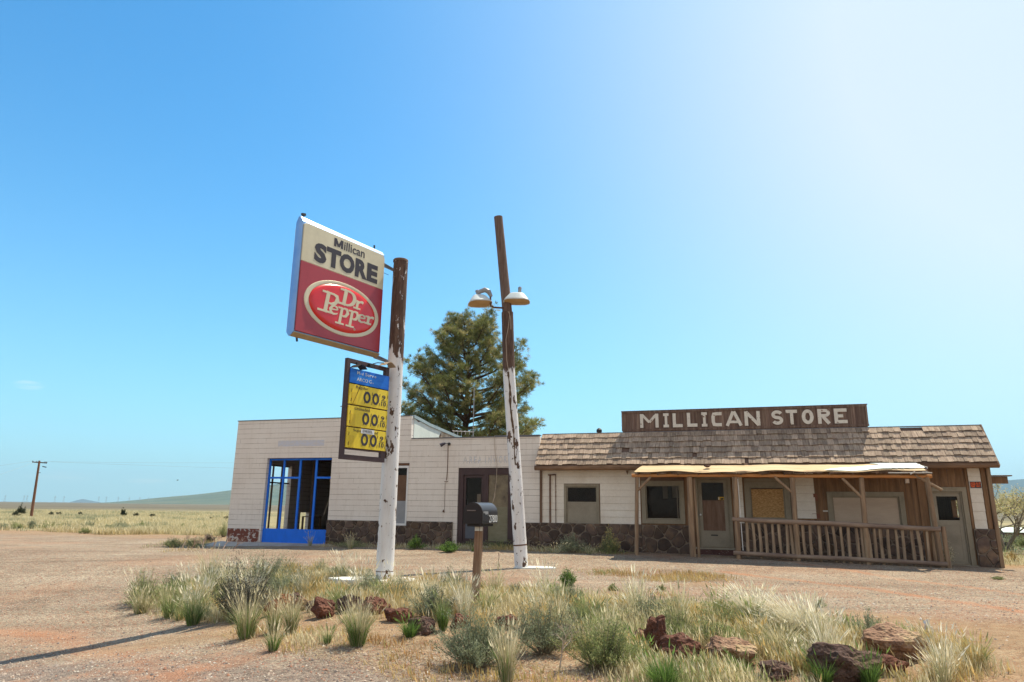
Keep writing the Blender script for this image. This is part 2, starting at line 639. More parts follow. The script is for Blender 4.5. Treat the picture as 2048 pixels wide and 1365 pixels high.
def glass_mat():
    t = NT('window_glass')
    d = t.ramp(t.noise(5, det=6), [(.35, .03), (.8, .12)])
    t.fin((.03, .028, .026), .06, .6)
    tr = t.n('BsdfTransparent')
    mx = t.n('MixShader')
    mx.inputs[0].default_value = .13
    t.t.links.new(tr.outputs[0], mx.inputs[1])
    t.t.links.new(t.b.outputs[0], mx.inputs[2])
    t.t.links.new(mx.outputs[0], t.out.inputs[0])
    return t.m


WOOD_ST = (6, 6, .6)
M_BLOCK = block_mat()
M_STONE = stone_mat()
M_LAP = M('white_lap_siding', [(.67, .60, .51), (.75, .69, .61), (.80, .755, .68)], 1.2, .7, .2, 14, peel=((.25, .17, .12), .70, 5, (.6, 1, 3)))
M_PLY = M('weathered_plywood', [(.10, .058, .034), (.16, .092, .052), (.22, .13, .075)], 2.0, .85, .35, 18, st=(5, 5, .5))
M_SHINGLE = M('cedar_shingles', [(.25, .17, .13), (.36, .26, .195), (.48, .37, .27)], 5, .85, .5, 30, st=(5, 1, .7), isl=.32)
M_LOG = M('grey_log', [(.13, .09, .065), (.22, .16, .115), (.33, .25, .18)], 2.5, .85, .5, 16, st=(3, 3, .5), isl=.2, bd=.02)
M_LOGH = M('grey_rail_log', [(.12, .085, .07), (.19, .14, .11), (.27, .21, .16)], 2.5, .85, .5, 16, st=(.5, 3, 3), isl=.15, bd=.02)
M_ORANGE = M('orange_beam', [(.20, .085, .03), (.36, .16, .06), (.30, .17, .09)], 2.2, .8, .4, 16, st=(.6, 3, 3), bd=.02)
M_POSTW = M('peeled_post', [(.15, .095, .06), (.30, .19, .11), (.42, .29, .17)], 2.5, .85, .5, 16, st=(4, 4, .35), isl=.2, bd=.02)
M_BOARD = M('dark_sign_boards', [(.105, .055, .04), (.165, .092, .065), (.25, .155, .105)], 2.6, .85, .4, 22, st=(6, 6, .4), isl=.25)
M_LETTER = M('flaking_white_letter', [(.62, .58, .52), (.72, .69, .63)], 8, .75, .3, 30, peel=((.21, .12, .08), .63, 9, (1, 1, 1)))
M_TRIM = M('olive_grey_trim', [(.16, .142, .115), (.205, .185, .15), (.23, .205, .17)], 2.5, .7, .15, 20, st=(1, 1, .5))
M_DOOR = M('grey_door_paint', [(.17, .15, .125), (.21, .19, .16), (.235, .215, .18)], 2.0, .6, .12, 20)
M_PURPLE = M('brown_metal_frame', [(.055, .034, .034), (.075, .046, .045)], 3, .55, .1, 20)
M_BLUE = M('blue_paint', [(.012, .13, .62), (.014, .17, .82), (.03, .21, .85)], 1.2, .5, .15, 14, st=(1, 1, .4), peel=((.10, .16, .34), .70, 4, (1, 1, 1)))
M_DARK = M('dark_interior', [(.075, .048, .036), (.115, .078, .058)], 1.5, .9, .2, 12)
M_DARKLINE = M('dark_brown_stud', [(.09, .06, .045), (.14, .095, .07)], 3, .9, .2, 16)
M_FLASH = plain('grey_flashing', (.16, .16, .18), .5, .4, 0, 4, .4)
M_CYAN = M('pale_stucco', [(.58, .66, .62), (.70, .76, .72)], 2, .8, .2, 20)
M_FASCIA = plain('blue_grey_fascia', (.32, .42, .46), .6, .3, 0, 3, .25)
M_OSB = M('strand_board', [(.20, .11, .045), (.36, .21, .09), (.50, .32, .15)], 16, .8, .3, 30, st=(1, 1, 2.4))
M_PANEL = M('beige_panel', [(.36, .29, .23), (.41, .34, .275)], 1.2, .7, .08, 10, st=(.5, 1, 2))
M_CANOPY = M('tan_roof_sheet', [(.47, .33, .17), (.60, .44, .25), (.66, .50, .30)], 1.6, .75, .2, 12, st=(.4, 2, 2))
M_MEMB = M('pale_torn_membrane', [(.66, .74, .70), (.78, .84, .80)], 2, .5, .2, 12)
M_GLASS = glass_mat()
M_CONC = M('old_concrete', [(.34, .31, .28), (.42, .39, .36), (.50, .47, .43)], 1.4, .9, .4, 14, peel=((.14, .10, .08), .66, 2.2, (1, 3, 1)))
M_CONCW = M('whitened_concrete', [(.60, .60, .55), (.74, .74, .69)], 4, .9, .4, 18, peel=((.34, .22, .14), .60, 6, (1, 1, 1)))
M_REDPEEL = M('flaking_red_paint', [(.60, .54, .50), (.50, .45, .42)], 3, .8, .4, 24, peel=((.19, .065, .045), .44, 5.0, (1, 1, 1)))
M_WIRE = plain('black_wire', (.03, .03, .032), .6)
M_RUST = M('rusty_iron', [(.09, .05, .035), (.20, .10, .055)], 8, .8, .3, 30)
M_WHITE = plain('white_paint', (.74, .74, .74), .5, .4, 0, 5, .2)
M_GREY = plain('grey_paint', (.30, .31, .33), .6, .3, 0, 4, .2)
M_GALV = plain('grey_metal', (.34, .34, .35), .45, .5, .3, 8, .3)
M_BARK = M('pine_bark', [(.07, .045, .032), (.14, .085, .06)], 5, .95, .6, 20, st=(3, 3, .6), bd=.03)
M_TWIG = M('grey_twig', [(.20, .165, .12), (.30, .25, .19)], 9, .9, .2)
M_JUNK = plain('green_tarp', (.03, .30, .07), .5)
M_ROOFMET = plain('pale_metal_roof', (.40, .54, .54), .5, .4, 0, 3, .15)


def rock_mat(name, cols, moss=None):
    t = NT(name)
    n = t.noise(3.5, det=9, ro=.68)
    c = t.ramp(n, [(.3 + .4 * i / (len(cols) - 1), q) for i, q in enumerate(cols)])
    if moss:
        c = t.mix(t.step(t.noise(5, det=5), .52, .6), c, moss)
    vo = t.n('TexVoronoi', Vector=t.vec(), Scale=26.0).outputs['Distance']
    pit = t.ramp(vo, [(.15, .45), (.5, 1.0)])
    c = t.mix(.55, c, pit, 'MULTIPLY')
    t.bump(t.math('ADD', t.noise(14, det=6, ro=.7), t.math('MULTIPLY', vo, .8)), 1.0, .03)
    return t.fin(c, .92, .2)


M_ROCKR = rock_mat('red_lava_rock', [(.07, .034, .027), (.145, .062, .042), (.25, .115, .072)])
M_ROCKD = rock_mat('dark_lava_rock', [(.055, .036, .032), (.11, .066, .052), (.20, .125, .095)])
M_ROCKT = rock_mat('tan_lava_rock', [(.16, .085, .055), (.30, .18, .115), (.48, .33, .21)], (.42, .30, .17))
M_ROCKO = rock_mat('orange_lichen_rock', [(.09, .045, .035), (.22, .095, .045), (.34, .18, .08)])

# ------------------------------------------------------------------ ground
def axis(lo, hi, st, far, k):
    a = list(np.arange(lo, hi + 1e-6, st))
    d = st
    x = a[-1]
    while x < far:
        d *= k
        x += d
        a.append(x)
    d = st
    x = a[0]
    pre = []
    while x > -far:
        d *= k
        x -= d
        pre.append(x)
    return np.array(pre[::-1] + a)


def polydist(x, y, pts):
    d = np.full(np.shape(x), 1e9)
    for a, b in zip(pts[:-1], pts[1:]):
        ax, ay = a[0], a[1]
        dx, dy = b[0] - ax, b[1] - ay
        t = np.clip(((x - ax) * dx + (y - ay) * dy) / (dx * dx + dy * dy), 0, 1)
        d = np.minimum(d, np.hypot(x - ax - t * dx, y - ay - t * dy))
    return d


TRACK_A = [G(1440, 1143), G(1580, 1160), G(1741, 1178), G(1903, 1203), G(2048, 1224), G(2200, 1243)]
TRACK_B = [G(1560, 1121), G(1626, 1131), G(1707, 1142), G(1811, 1161), G(1926, 1173), G(2048, 1190), G(2200, 1208)]
TRACK_C = [G(0, 1262), G(120, 1272), G(200, 1300), G(330, 1345), G(420, 1400)]


def zones(x, y):
    u, v = uv(x, y)
    n = vnoise(x, y, 2.2, 5) * .6 + vnoise(x, y, .7, 6) * .4
    edge = 6.5 + (n - .5) * 3 + np.where(u > 26, -6.5, 0)
    field = sst(edge - 1.2, edge + 1.2, v)
    # dry turf on the mound and along the walls
    isl = sst(-15.8, -14.3, v + (n - .5) * 1.6) * (1 - sst(-11.2, -10.0, v + (n - .5) * 2.0 + np.clip(u - 15, 0, 9) * .05)) * sst(9.2, 11.5, u + (n - .5) * 2)
    wallg = sst(-1.7, -.9, v + (n - .5)) * (1 - sst(.0, .3, v)) * sst(4.0, 5.5, u) * (1 - sst(15.8, 16.6, u))
    left = sst(2.0, 4.5, v + (n - .5) * 4) * (1 - sst(-1, .5, u)) * .55
    dry = np.clip(isl * .75 + wallg * .9 + left + sst(.56, .7, n) * .5 * sst(-8.6, -7.2, v) * (1 - sst(-5.6, -4.2, v)) * sst(15, 16.5, u) * (1 - sst(20, 22, u)), 0, 1)
    ta = np.exp(-(polydist(x, y, TRACK_A) / .17) ** 4) * (.45 + .6 * vnoise(x, y, .35, 8))
    tb = np.exp(-(polydist(x, y, TRACK_B) / .15) ** 4) * (.35 + .6 * vnoise(x, y, .5, 9))
    tcn = np.exp(-(polydist(x, y, TRACK_C) / .35) ** 2) * (.1 + .7 * vnoise(x, y, .3, 10))
    frt = sst(.5, .75, vnoise(x, y, .9, 12) * .5 + vnoise(x, y, .35, 13) * .5) * (1 - sst(-17.0, -13.5, v)) * .8
    patch = sst(.60, .8, vnoise(x, y, 1.6, 14)) * .22
    red = np.clip(ta + tb + tcn + frt + patch * (1 - field), 0, 1)
    road = 1 - sst(-16.4, -14.6, v + (n - .5) * 1.2 + sst(8, 14, u) * .4)
    road = np.maximum(road * .8, 0)
    return red, field, dry, road


gx = axis(-15, 15, .13, 14000, 1.055)
gy = axis(5, 31, .13, 14000, 1.055)
gy = gy[gy > -400]
X, Y = np.meshgrid(gx, gy, indexing='ij')
Z = zg(X, Y)
near = (np.abs(X) < 15.2) & (Y < 31.2) & (Y > 4.8)
Z = Z + near * (vnoise(X, Y, .22, 20) - .5) * .014
V = np.stack([X, Y, Z], -1).reshape(-1, 3)
ni, nj = len(gx), len(gy)
I, J = np.meshgrid(np.arange(ni - 1), np.arange(nj - 1), indexing='ij')
a = (I * nj + J).ravel()
Q = np.stack([a, a + nj, a + nj + 1, a + 1], 1)
zr, zf, zd, zo = zones(X.ravel(), Y.ravel())
# three masks travel as a vertex colour; the dry-turf one rides on the field channel below .5
colr = np.stack([zr, np.maximum(zf, zd * .5), zo], 1)

t = NT('gravel_and_soil')
att = t.n('VertexColor', dict(layer_name='col')).outputs[0]
sp = t.n('SeparateColor', i0=att)
big = t.noise(.35, det=6)
mid = t.noise(2.2, det=8, ro=.65)
vor = t.n('TexVoronoi', Vector=t.vec(), Scale=34.0)
vo2 = t.n('TexVoronoi', Vector=t.vec(), Scale=85.0)
vcol = t.n('SeparateColor', i0=vor.outputs['Color']).outputs[0]
vcol2 = t.n('SeparateColor', i0=vo2.outputs['Color']).outputs[1]
base = t.ramp(big, [(.3, (.29, .228, .168)), (.5, (.35, .29, .215)), (.7, (.41, .355, .27))])
base = t.mix(.6, base, t.ramp(mid, [(.3, .68), (.7, 1.12)]), 'MULTIPLY')
peb = t.ramp(vcol, [(0.0, (.45, .42, .42)), (.35, (.85, .80, .78)), (.7, (1.05, 1.03, 1.0)), (1.0, (1.35, 1.32, 1.25))])
base = t.mix(.9, base, peb, 'MULTIPLY')
peb2 = t.ramp(vcol2, [(0.0, .55), (.5, .95), (1.0, 1.3)])
base = t.mix(.5, base, peb2, 'MULTIPLY')
mpg = t.n('Mapping')
t.t.links.new(t.tc.outputs['Object'], mpg.inputs[0])
mpg.inputs['Rotation'].default_value = (0, 0, -FROT)
mpg.inputs['Scale'].default_value = (.09, 1.3, 1)
stk = t.noise(1.2, vec=mpg.outputs[0], det=7, ro=.65)
base = t.mix(.75, base, t.ramp(stk, [(.32, .66), (.5, 1.0), (.66, 1.18)]), 'MULTIPLY')
blot = t.noise(.7, det=5, ro=.6, dist=.6)
base = t.mix(t.ramp(blot, [(.55, .0), (.7, .45)]), base, (.30, .24, .19))
# scoria: odd red stones, red drifts
redst = t.math('MULTIPLY', t.step(t.n('SeparateColor', i0=vor.outputs['Color']).outputs[2], .80, .84), .6)
base = t.mix(redst, base, (.30, .12, .07))
redc = t.ramp(mid, [(.3, (.33, .15, .08)), (.7, (.47, .24, .135))])
base = t.mix(t.math('MULTIPLY', sp.outputs[0], .85), base, redc)
roadc = t.mix(.9, t.ramp(mid, [(.3, (.15, .122, .108)), (.7, (.25, .208, .185))]), peb, 'MULTIPLY')
base = t.mix(t.math('MULTIPLY', sp.outputs[2], t.math('SUBTRACT', .9, t.math('MULTIPLY', sp.outputs[0], .6))), base, roadc)
dryc = t.ramp(t.noise(5.0, det=8, ro=.7), [(.3, (.22, .12, .06)), (.5, (.32, .20, .105)), (.7, (.42, .30, .175))])
base = t.mix(t.math('MULTIPLY', sp.outputs[1], 1.7, True), base, dryc)
f1 = t.noise(.045, det=9, ro=.65)
f2 = t.noise(.9, det=8, ro=.7)
fieldc = t.ramp(f1, [(.32, (.17, .165, .085)), (.47, (.27, .235, .125)), (.6, (.40, .335, .185)), (.75, (.30, .24, .13))])
fieldc = t.mix(.7, fieldc, t.ramp(f2, [(.3, .5), (.7, 1.25)]), 'MULTIPLY')
base = t.mix(t.math('MULTIPLY', t.math('SUBTRACT', sp.outputs[1], .5), 2.0, True), base, fieldc)
# far plain: sage flats, greyer and greener
pos = t.n('NewGeometry').outputs['Position']
dist = t.n('VectorMath', dict(operation='LENGTH'), i0=pos).outputs['Value']
f3 = t.noise(.004, st=(1, 3, 1), det=8, ro=.7)
sage = t.ramp(f3, [(.35, (.095, .09, .065)), (.5, (.14, .122, .088)), (.65, (.19, .165, .115))])
base = t.mix(t.step(dist, 90, 260), base, sage)
h = t.math('ADD', t.math('MULTIPLY', t.math('SUBTRACT', .5, vor.outputs['Distance']), 1.0), t.math('MULTIPLY', t.math('SUBTRACT', .5, vo2.outputs['Distance']), .5))
t.bump(t.math('ADD', h, t.math('MULTIPLY', mid, .5)), .9, .02)
M_GROUND = t.fin(base, .95, .12)
tag(fmesh('ground', V, Q, None, colr, M_GROUND), kind='structure')

# loose stones lying on the gravel
n = 46000
d = 5.0 + 17 * rng.random(n) ** 1.3
aa = (rng.random(n) - .5) * 1.5
px_ = np.sin(aa) * d * 1.15
py_ = np.cos(aa) * d + 1.0
r_, f_, d_, o_ = zones(px_, py_)
u_, v_ = uv(px_, py_)
keep = (f_ < .3) & ((d_ < .35) | (rng.random(n) < .25)) & (v_ < -1.6)
px_, py_, o_ = px_[keep], py_[keep], o_[keep]
n = len(px_)
pz_ = zg(px_, py_)
sz = .006 + .012 * rng.random(n) ** 2 + .020 * (rng.random(n) > .985) * rng.random(n)
base8 = np.array([[1, 0, 0], [0, 1, 0], [-1, 0, 0], [0, -1, 0], [0, 0, 1]], float)
Vp = base8[None] * sz[:, None, None] * (.6 + .8 * rng.random((n, 5, 3)))
rot = rng.random(n) * 6.28
cx, sx = np.cos(rot)[:, None], np.sin(rot)[:, None]
Vp = np.stack([Vp[..., 0] * cx - Vp[..., 1] * sx, Vp[..., 0] * sx + Vp[..., 1] * cx, Vp[..., 2] * .9], -1)
Vp = Vp + np.stack([px_, py_, pz_ + .002], 1)[:, None]
Tp = (np.arange(n) * 5)[:, None, None] + np.array([[0, 1, 4], [1, 2, 4], [2, 3, 4], [3, 0, 4]])[None]
pal = np.array([[.46, .38, .31], [.30, .25, .22], [.14, .12, .115], [.36, .19, .13], [.50, .45, .39], [.33, .17, .11], [.45, .36, .29]])
cp = .82 * pal[rng.choice(7, n, p=[.20, .20, .17, .13, .06, .10, .14])] * (.85 + .3 * rng.random((n, 1)))
t = NT('loose_stones')
t.bump(t.noise(60), .4, .004)
M_PEB = t.fin(t.n('VertexColor', dict(layer_name='col')).outputs[0], .95, .15)
tag(fmesh('gravel', Vp.reshape(-1, 3), None, Tp.reshape(-1, 3), np.repeat(cp, 5, 0), M_PEB),
    'loose mixed gravel stones scattered over the pinkish forecourt', 'gravel', kind='stuff')


# ------------------------------------------------------------------ hills
def hill(name, pts, r0, r1, r2, cols, trees=0, seed=1, label=None, rough=.06):
    az = np.array([ang(*p)[0] for p in pts])
    te = np.array([ang(*p)[1] for p in pts])
    A = np.linspace(az[0], az[-1], 260)
    T = np.interp(A, az, te)
    k = np.ones(9) / 9
    T = np.convolve(np.pad(T, 4, 'edge'), k, 'valid')
    R_ = np.concatenate([np.linspace(r0, r1, 34), np.linspace(r1, r2, 12)[1:]])
    AA, RR = np.meshgrid(A, R_, indexing='ij')
    top = (T * r1)[:, None]
    prof = np.where(RR < r1, sst(r0, r1, RR) ** 1.15, 1 - .6 * sst(r1, r2, RR))
    xx, yy = np.sin(AA) * RR, np.cos(AA) * RR
    nz = (vnoise(xx, yy, (r1 - r0) / 6, seed) - .5) * 2 * rough + (vnoise(xx, yy, (r1 - r0) / 20, seed + 1) - .5) * rough
    zz = top * prof * (1 + nz * (1 - (prof > .995) * .6)) - 2.0 * (1 - prof)
    V = np.stack([xx, yy, zz], -1).reshape(-1, 3)
    nj = len(R_)
    I, J = np.meshgrid(np.arange(len(A) - 1), np.arange(nj - 1), indexing='ij')
    a = (I * nj + J).ravel()
    Q = np.stack([a, a + 1, a + nj + 1, a + nj], 1)[:, ::-1]
    t = NT(name + '_slope')
    s = 1.0 / (r1 - r0)
    f = t.noise(9 * s, det=9, ro=.68)
    c = t.ramp(f, [(.3 + .4 * i / (len(cols) - 1), q) for i, q in enumerate(cols)])
    if trees:
        spz = t.n('SeparateXYZ', i0=t.n('NewGeometry').outputs['Position'])
        dn = t.noise(4 * s, det=4)
        sp = t.n('TexVoronoi', Vector=t.vec((1, 1, 1)), Scale=260 * s, Randomness=1.0)
        near_ = t.step(sp.outputs['Distance'], .36, .30)
        zs = t.step(t.math('ADD', spz.outputs[2], t.math('MULTIPLY', dn, 60.0)), trees, trees + 45)
        c = t.mix(t.math('MULTIPLY', near_, t.math('ADD', t.math('MULTIPLY', zs, .85), .06)), c, (.025, .035, .022))
    m = t.fin(c, 1, .0)
    o = fmesh(name, V, Q, None, None, m)
    o.data.shade_smooth()
    return tag(o, label, kind='structure')


hill('hills', [(-900, 985), (-500, 998), (-200, 1003), (60, 1004), (200, 1006), (260, 1001), (330, 994), (400, 988), (462, 981), (520, 974), (560, 969), (600, 964), (680, 950), (800, 946), (950, 960), (1150, 985), (1300, 1006)],
     1500, 3600, 5200, [(.075, .105, .09), (.11, .14, .11), (.15, .16, .12)], trees=62, seed=31)
hill('distant_hill', [(100, 1008), (135, 1006), (152, 1001), (166, 998), (180, 1001), (200, 1005), (232, 1007)],
     9000, 10500, 12500, [(.06, .075, .075), (.075, .09, .09)], seed=33)
hill('mountain', [(1650, 1012), (1750, 990), (1850, 968), (1950, 961), (2010, 961), (2048, 958), (2150, 957), (2300, 965), (2500, 990), (2700, 1015)],
     5200, 8200, 11000, [(.028, .045, .05), (.045, .062, .06), (.055, .075, .07)], seed=35)
hill('foothill', [(1700, 1016), (1850, 1008), (1980, 996), (2030, 1001), (2100, 1009), (2250, 1014), (2400, 1018), (2600, 1022)],
     1400, 2600, 3900, [(.17, .18, .10), (.23, .22, .13), (.28, .25, .16)], trees=60, seed=37)

# the air: one closed box of even, thin haze with the sky outside it
hz = MB().box(-15500, 15500, -420, 14500, -30, 620).build('haze', None)
hm = bpy.data.materials.new('haze_air')
hm.use_nodes = True
hm.node_tree.nodes.clear()
ho = hm.node_tree.nodes.new('ShaderNodeOutputMaterial')
pv = hm.node_tree.nodes.new('ShaderNodeVolumePrincipled')
pv.inputs['Color'].default_value = (.52, .80, 1.0, 1)
pv.inputs['Density'].default_value = 0.00009
pv.inputs['Anisotropy'].default_value = 0.1
hm.node_tree.links.new(pv.outputs[0], ho.inputs['Volume'])
hz.data.materials.append(hm)
tag(hz, 'pale blue air that veils the far hills', 'haze', kind='stuff')

def clip(poly, nx, ny, c):
    out = []
    for (x1, y1), (x2, y2) in zip(poly, poly[1:] + poly[:1]):
        d1, d2 = nx * x1 + ny * y1 - c, nx * x2 + ny * y2 - c
        if d1 <= 0:
            out.append((x1, y1))
        if (d1 < 0) != (d2 < 0) and d1 != d2:
            k = d1 / (d1 - d2)
            out.append((x1 + (x2 - x1) * k, y1 + (y2 - y1) * k))
    return out


def stones(u0, u1, z0, z1, v, seed, off, cell=.36):
    """irregular flat lava stones bedded in mortar, each one standing proud"""
    r = random.Random(seed)
    S = []
    nx_ = max(1, round((u1 - u0) / cell))
    nz_ = max(1, round((z1 - z0) / (cell * .78)))
    for i in range(-1, nx_ + 1):
        for j in range(-1, nz_ + 1):
            S.append((u0 + (i + .5 + (r.random() - .5) * .85 + (j % 2) * .4) * (u1 - u0) / nx_, z0 + (j + .5 + (r.random() - .5) * .8) * (z1 - z0) / nz_))
            if r.random() < .22:
                S.append((S[-1][0] + cell * .4, S[-1][1] + cell * .35))
    mb = MB()
    for a in S:
        poly = [(u0 + .005, z0), (u1 - .005, z0), (u1 - .005, z1 - .004), (u0 + .005, z1 - .004)]
        for b in S:
            if b is a: continue
            dx, dz = b[0] - a[0], b[1] - a[1]
            L = math.hypot(dx, dz)
            if L > 1.2: continue
            dx /= L; dz /= L
            poly = clip(poly, dx, dz, dx * a[0] + dz * a[1] + L / 2 - .011)
            if len(poly) < 3: break
        if len(poly) < 3: continue
        ar = .5 * abs(sum(x1 * y2 - x2 * y1 for (x1, y1), (x2, y2) in zip(poly, poly[1:] + poly[:1])))
        if ar < .004: continue
        cx = sum(p[0] for p in poly) / len(poly); cz = sum(p[1] for p in poly) / len(poly)
        pts = []
        for (x1, y1), (x2, y2) in zip(poly, poly[1:] + poly[:1]):
            L = math.hypot(x2 - x1, y2 - y1)
            n = max(1, int(L / .07))
            for k in range(n):
                t_ = k / n
                corner = min(t_, 1 - t_) * L
                pull = .90 + .10 * min(1, corner / .05) if n > 1 else .95
                pull *= 1 - .03 * r.random()
                x, y = x1 + (x2 - x1) * t_, y1 + (y2 - y1) * t_
                pts.append((cx + (x - cx) * pull, cz + (y - cz) * pull))
        n = len(pts)
        h_ = .022 + .022 * r.random()
        tx, tz = (r.random() - .5) * .05, (r.random() - .5) * .05
        vs = []
        for sc_, d in ((1, 0), (.98, h_ * .7), (.90, h_)):
            for x, y in pts:
                vs.append((cx + (x - cx) * sc_ - off, v - d - (tx * (x - cx) + tz * (y - cz)) * (d > 0) - r.random() * .004 * (d > 0), cz + (y - cz) * sc_))
        fs = []
        for q in range(2):
            for k in range(n):
                fs.append((q * n + k, q * n + (k + 1) % n, (q + 1) * n + (k + 1) % n, (q + 1) * n + k))
        vs.append((cx - off, v - h_ - .006, cz))
        for k in range(n):
            fs.append((2 * n + k, 2 * n + (k + 1) % n, 3 * n))
        mb.add(vs, fs)
    return mb


M_MORTAR = M('old_mortar', [(.13, .10, .08), (.21, .165, .13), (.30, .24, .19)], 3, .95, .5, 20)
M_STN = M('lava_stone', [(.055, .040, .036), (.105, .072, .058), (.175, .115, .075)], 3.2, .85, .6, 14, isl=.38, bd=.02)

# ------------------------------------------------------------------ garage (painted block building)
gar = empty('garage_building', tuple(O), FROT,
            'long low white painted block garage with blue window frame and dark stone base', 'building')
OPEN_W = (1.58, 4.54, .16, 3.40)
NARROW = (7.20, 7.80, .95, 3.00)
MIDD = (9.83, 11.95, .25, 2.97)
mb = MB()
wall(mb, 0, 7.87, -.15, 4.92, [OPEN_W, NARROW], FU, 0, .2)
mb.build('front_wall', M_BLOCK, gar)
mb = MB()
wall(mb, 7.873, 12.90, -.15, 4.05, [MIDD], FU, .004, .204)
mb.build('entrance_wall', M_BLOCK, gar)
mb = MB()
wall(mb, .203, 8.0, -.15, 4.75, [(1.3, 3.68, .52, 3.30), (4.62, 5.35, .45, 1.25)], FV, 0.002, .2)
mb.build('side_wall', M_BLOCK, gar)
mb = MB()
wall(mb, 0.003, 12.90, -.15, 4.0, [], FU, 8.003, 8.2)
mb.build('back_wall', M_BLOCK, gar)
prof = [(.205, -.15), (7.99, -.15), (7.99, 4.42), (4.66, 4.60), (.9, 4.84), (.205, 4.90)]
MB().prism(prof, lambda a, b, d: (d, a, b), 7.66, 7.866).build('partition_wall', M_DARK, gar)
mb = MB()
mb.prism([(.206, 3.80), (2.6, 3.80), (2.75, 4.05), (2.62, 4.42), (2.9, 4.68), (.9, 4.82), (.55, 4.76), (.30, 4.84), (.206, 4.88)], lambda a, b, d: (d, a, b), 7.867, 7.885)
mb.build('parapet_render', M_CYAN, gar)
mb = MB()
mb.prism([(2.6, 3.80), (7.9, 3.80), (7.9, 4.40), (4.66, 4.58), (2.9, 4.69)], lambda a, b, d: (d, a, b), 7.867, 7.878)
mb.build('parapet_boards', M('stained_parapet', [(.30, .22, .14), (.48, .40, .30), (.60, .60, .52)], 3, .8, .3), gar)
mb = MB()
top = [(.12, 4.95), (.7, 4.90), (1.6, 4.80), (4.66, 4.62), (8.1, 4.44)]
for a, b in zip(top[:-1], top[1:]):
    mb.prism([(a[0], a[1] - .09), (b[0], b[1] - .09), (b[0], b[1] + .03), (a[0], a[1] + .03)], lambda p, q, d: (d, p, q), 7.80, 7.93)
mb.build('roof_fascia', M_FASCIA, gar)
mb = MB()
mb.add([(0, .21, 4.55), (7.65, .21, 4.55), (7.65, 8.0, 4.2), (0, 8.0, 4.2), (0, .21, 4.65), (7.65, .21, 4.65), (7.65, 8.0, 4.3), (0, 8.0, 4.3)],
       [(0, 3, 2, 1), (4, 5, 6, 7), (0, 1, 5, 4), (1, 2, 6, 5), (2, 3, 7, 6), (3, 0, 4, 7)])
mb.box(7.89, 12.88, .21, 8.0, 3.66, 3.78)
mb.build('roof', M_DARK, gar)
mb = MB()
mb.box(-.03, 7.80, -.02, .22, 4.923, 4.955)
mb.build('roof_flashing', M_FLASH, gar)
mb = MB()
mb.box(7.895, 12.86, -.02, .22, 4.053, 4.09)
mb.box(11.2, 12.9, .0, .25, 4.093, 4.12)
mb.build('roof_flashing', M_FLASH, gar)
mb = MB()
for i in range(9):
    v = .9 + i * .85
    mb.box(.2, 7.66, v, v + .05, 3.62 - .0 * i, 3.82)
mb.box(.2, 7.66, .25, 7.9, 3.83, 3.86)
mb.build('ceiling_joist', M_DARKLINE, gar)
mb = MB()
mb.box(.2, 7.66, .2, 8.0, -.1, .13)
mb.build('floor', M_DARK, gar)
# inside: rear partition, posts, door leaf standing open
mb = MB()
mb.box(1.5, 1.62, 5.6, 7.9, .13, 3.8)
mb.box(4.4, 4.5, 2.2, 7.9, .13, 3.6)
mb.box(1.0, 1.12, 4.1, 4.4, .13, 3.8)
mb.build('inner_partition', M_DARK, gar)
MB().box(3.2, 4.5, 2.1, 2.16, 2.55, 2.68).build('hanging_lamp', M_PANEL, gar)
# steel shopfront window, painted blue
wf = empty('shopfront_window', (0, 0, 0))
wf.parent = gar
mb = MB()
y0, y1 = .14, .20
for x, wd in ((1.585, .075), (2.25, .075), (3.0, .085), (3.73, .085)):
    mb.box(x, x + wd, y0, y1, .66, 3.32)
mb.box(1.585, 4.538, y0 - .01, y1 + .01, 3.32, 3.395)
mb.box(1.66, 3.0, y0 + .005, y1 - .005, 2.60, 2.675)
mb.box(3.815, 4.538, y0 + .005, y1 - .005, 2.60, 2.675)
mb.build('window_frame', M_BLUE, wf, bev=.004)
mb = MB()
mb.box(1.581, 4.539, .10, .19, .155, .68)
mb.build('kick_panel', M_BLUE, wf, bev=.006)
sw = empty('side_window', (0, 0, 0))
sw.parent = gar
mb = MB()
for v in (1.32, 2.45, 3.08):
    mb.box(.06, .12, v, v + .06, .52, 3.30)
mb.box(.065, .115, 1.38, 3.66, 2.50, 2.56)
mb.box(.06, .12, 1.32, 3.66, 3.24, 3.298)
mb.build('window_frame', M_DARKLINE, sw)
nw = empty('narrow_window', (0, 0, 0))
nw.parent = gar
mb = MB()
wall(mb, 7.14, 7.84, .90, 3.06, [(7.22, 7.78, .97, 2.98)], FU, -.015, .05)
mb.build('window_frame', M_WHITE, nw)
MB().box(7.22, 7.78, .06, .08, .97, 1.78).build('lower_panel', M_GREY, nw)
MB().box(7.22, 7.78, .07, .09, 1.785, 2.72).build('board', M('red_brown_board', [(.12, .065, .04), (.18, .105, .065)], 2, .7, .2), nw)
MB().box(7.22, 7.78, .065, .07, 2.725, 2.98).build('pane', M_GLASS, nw)
MB().box(7.12, 7.86, -.012, .02, 3.064, 3.16).build('lintel', M_RUST, nw)
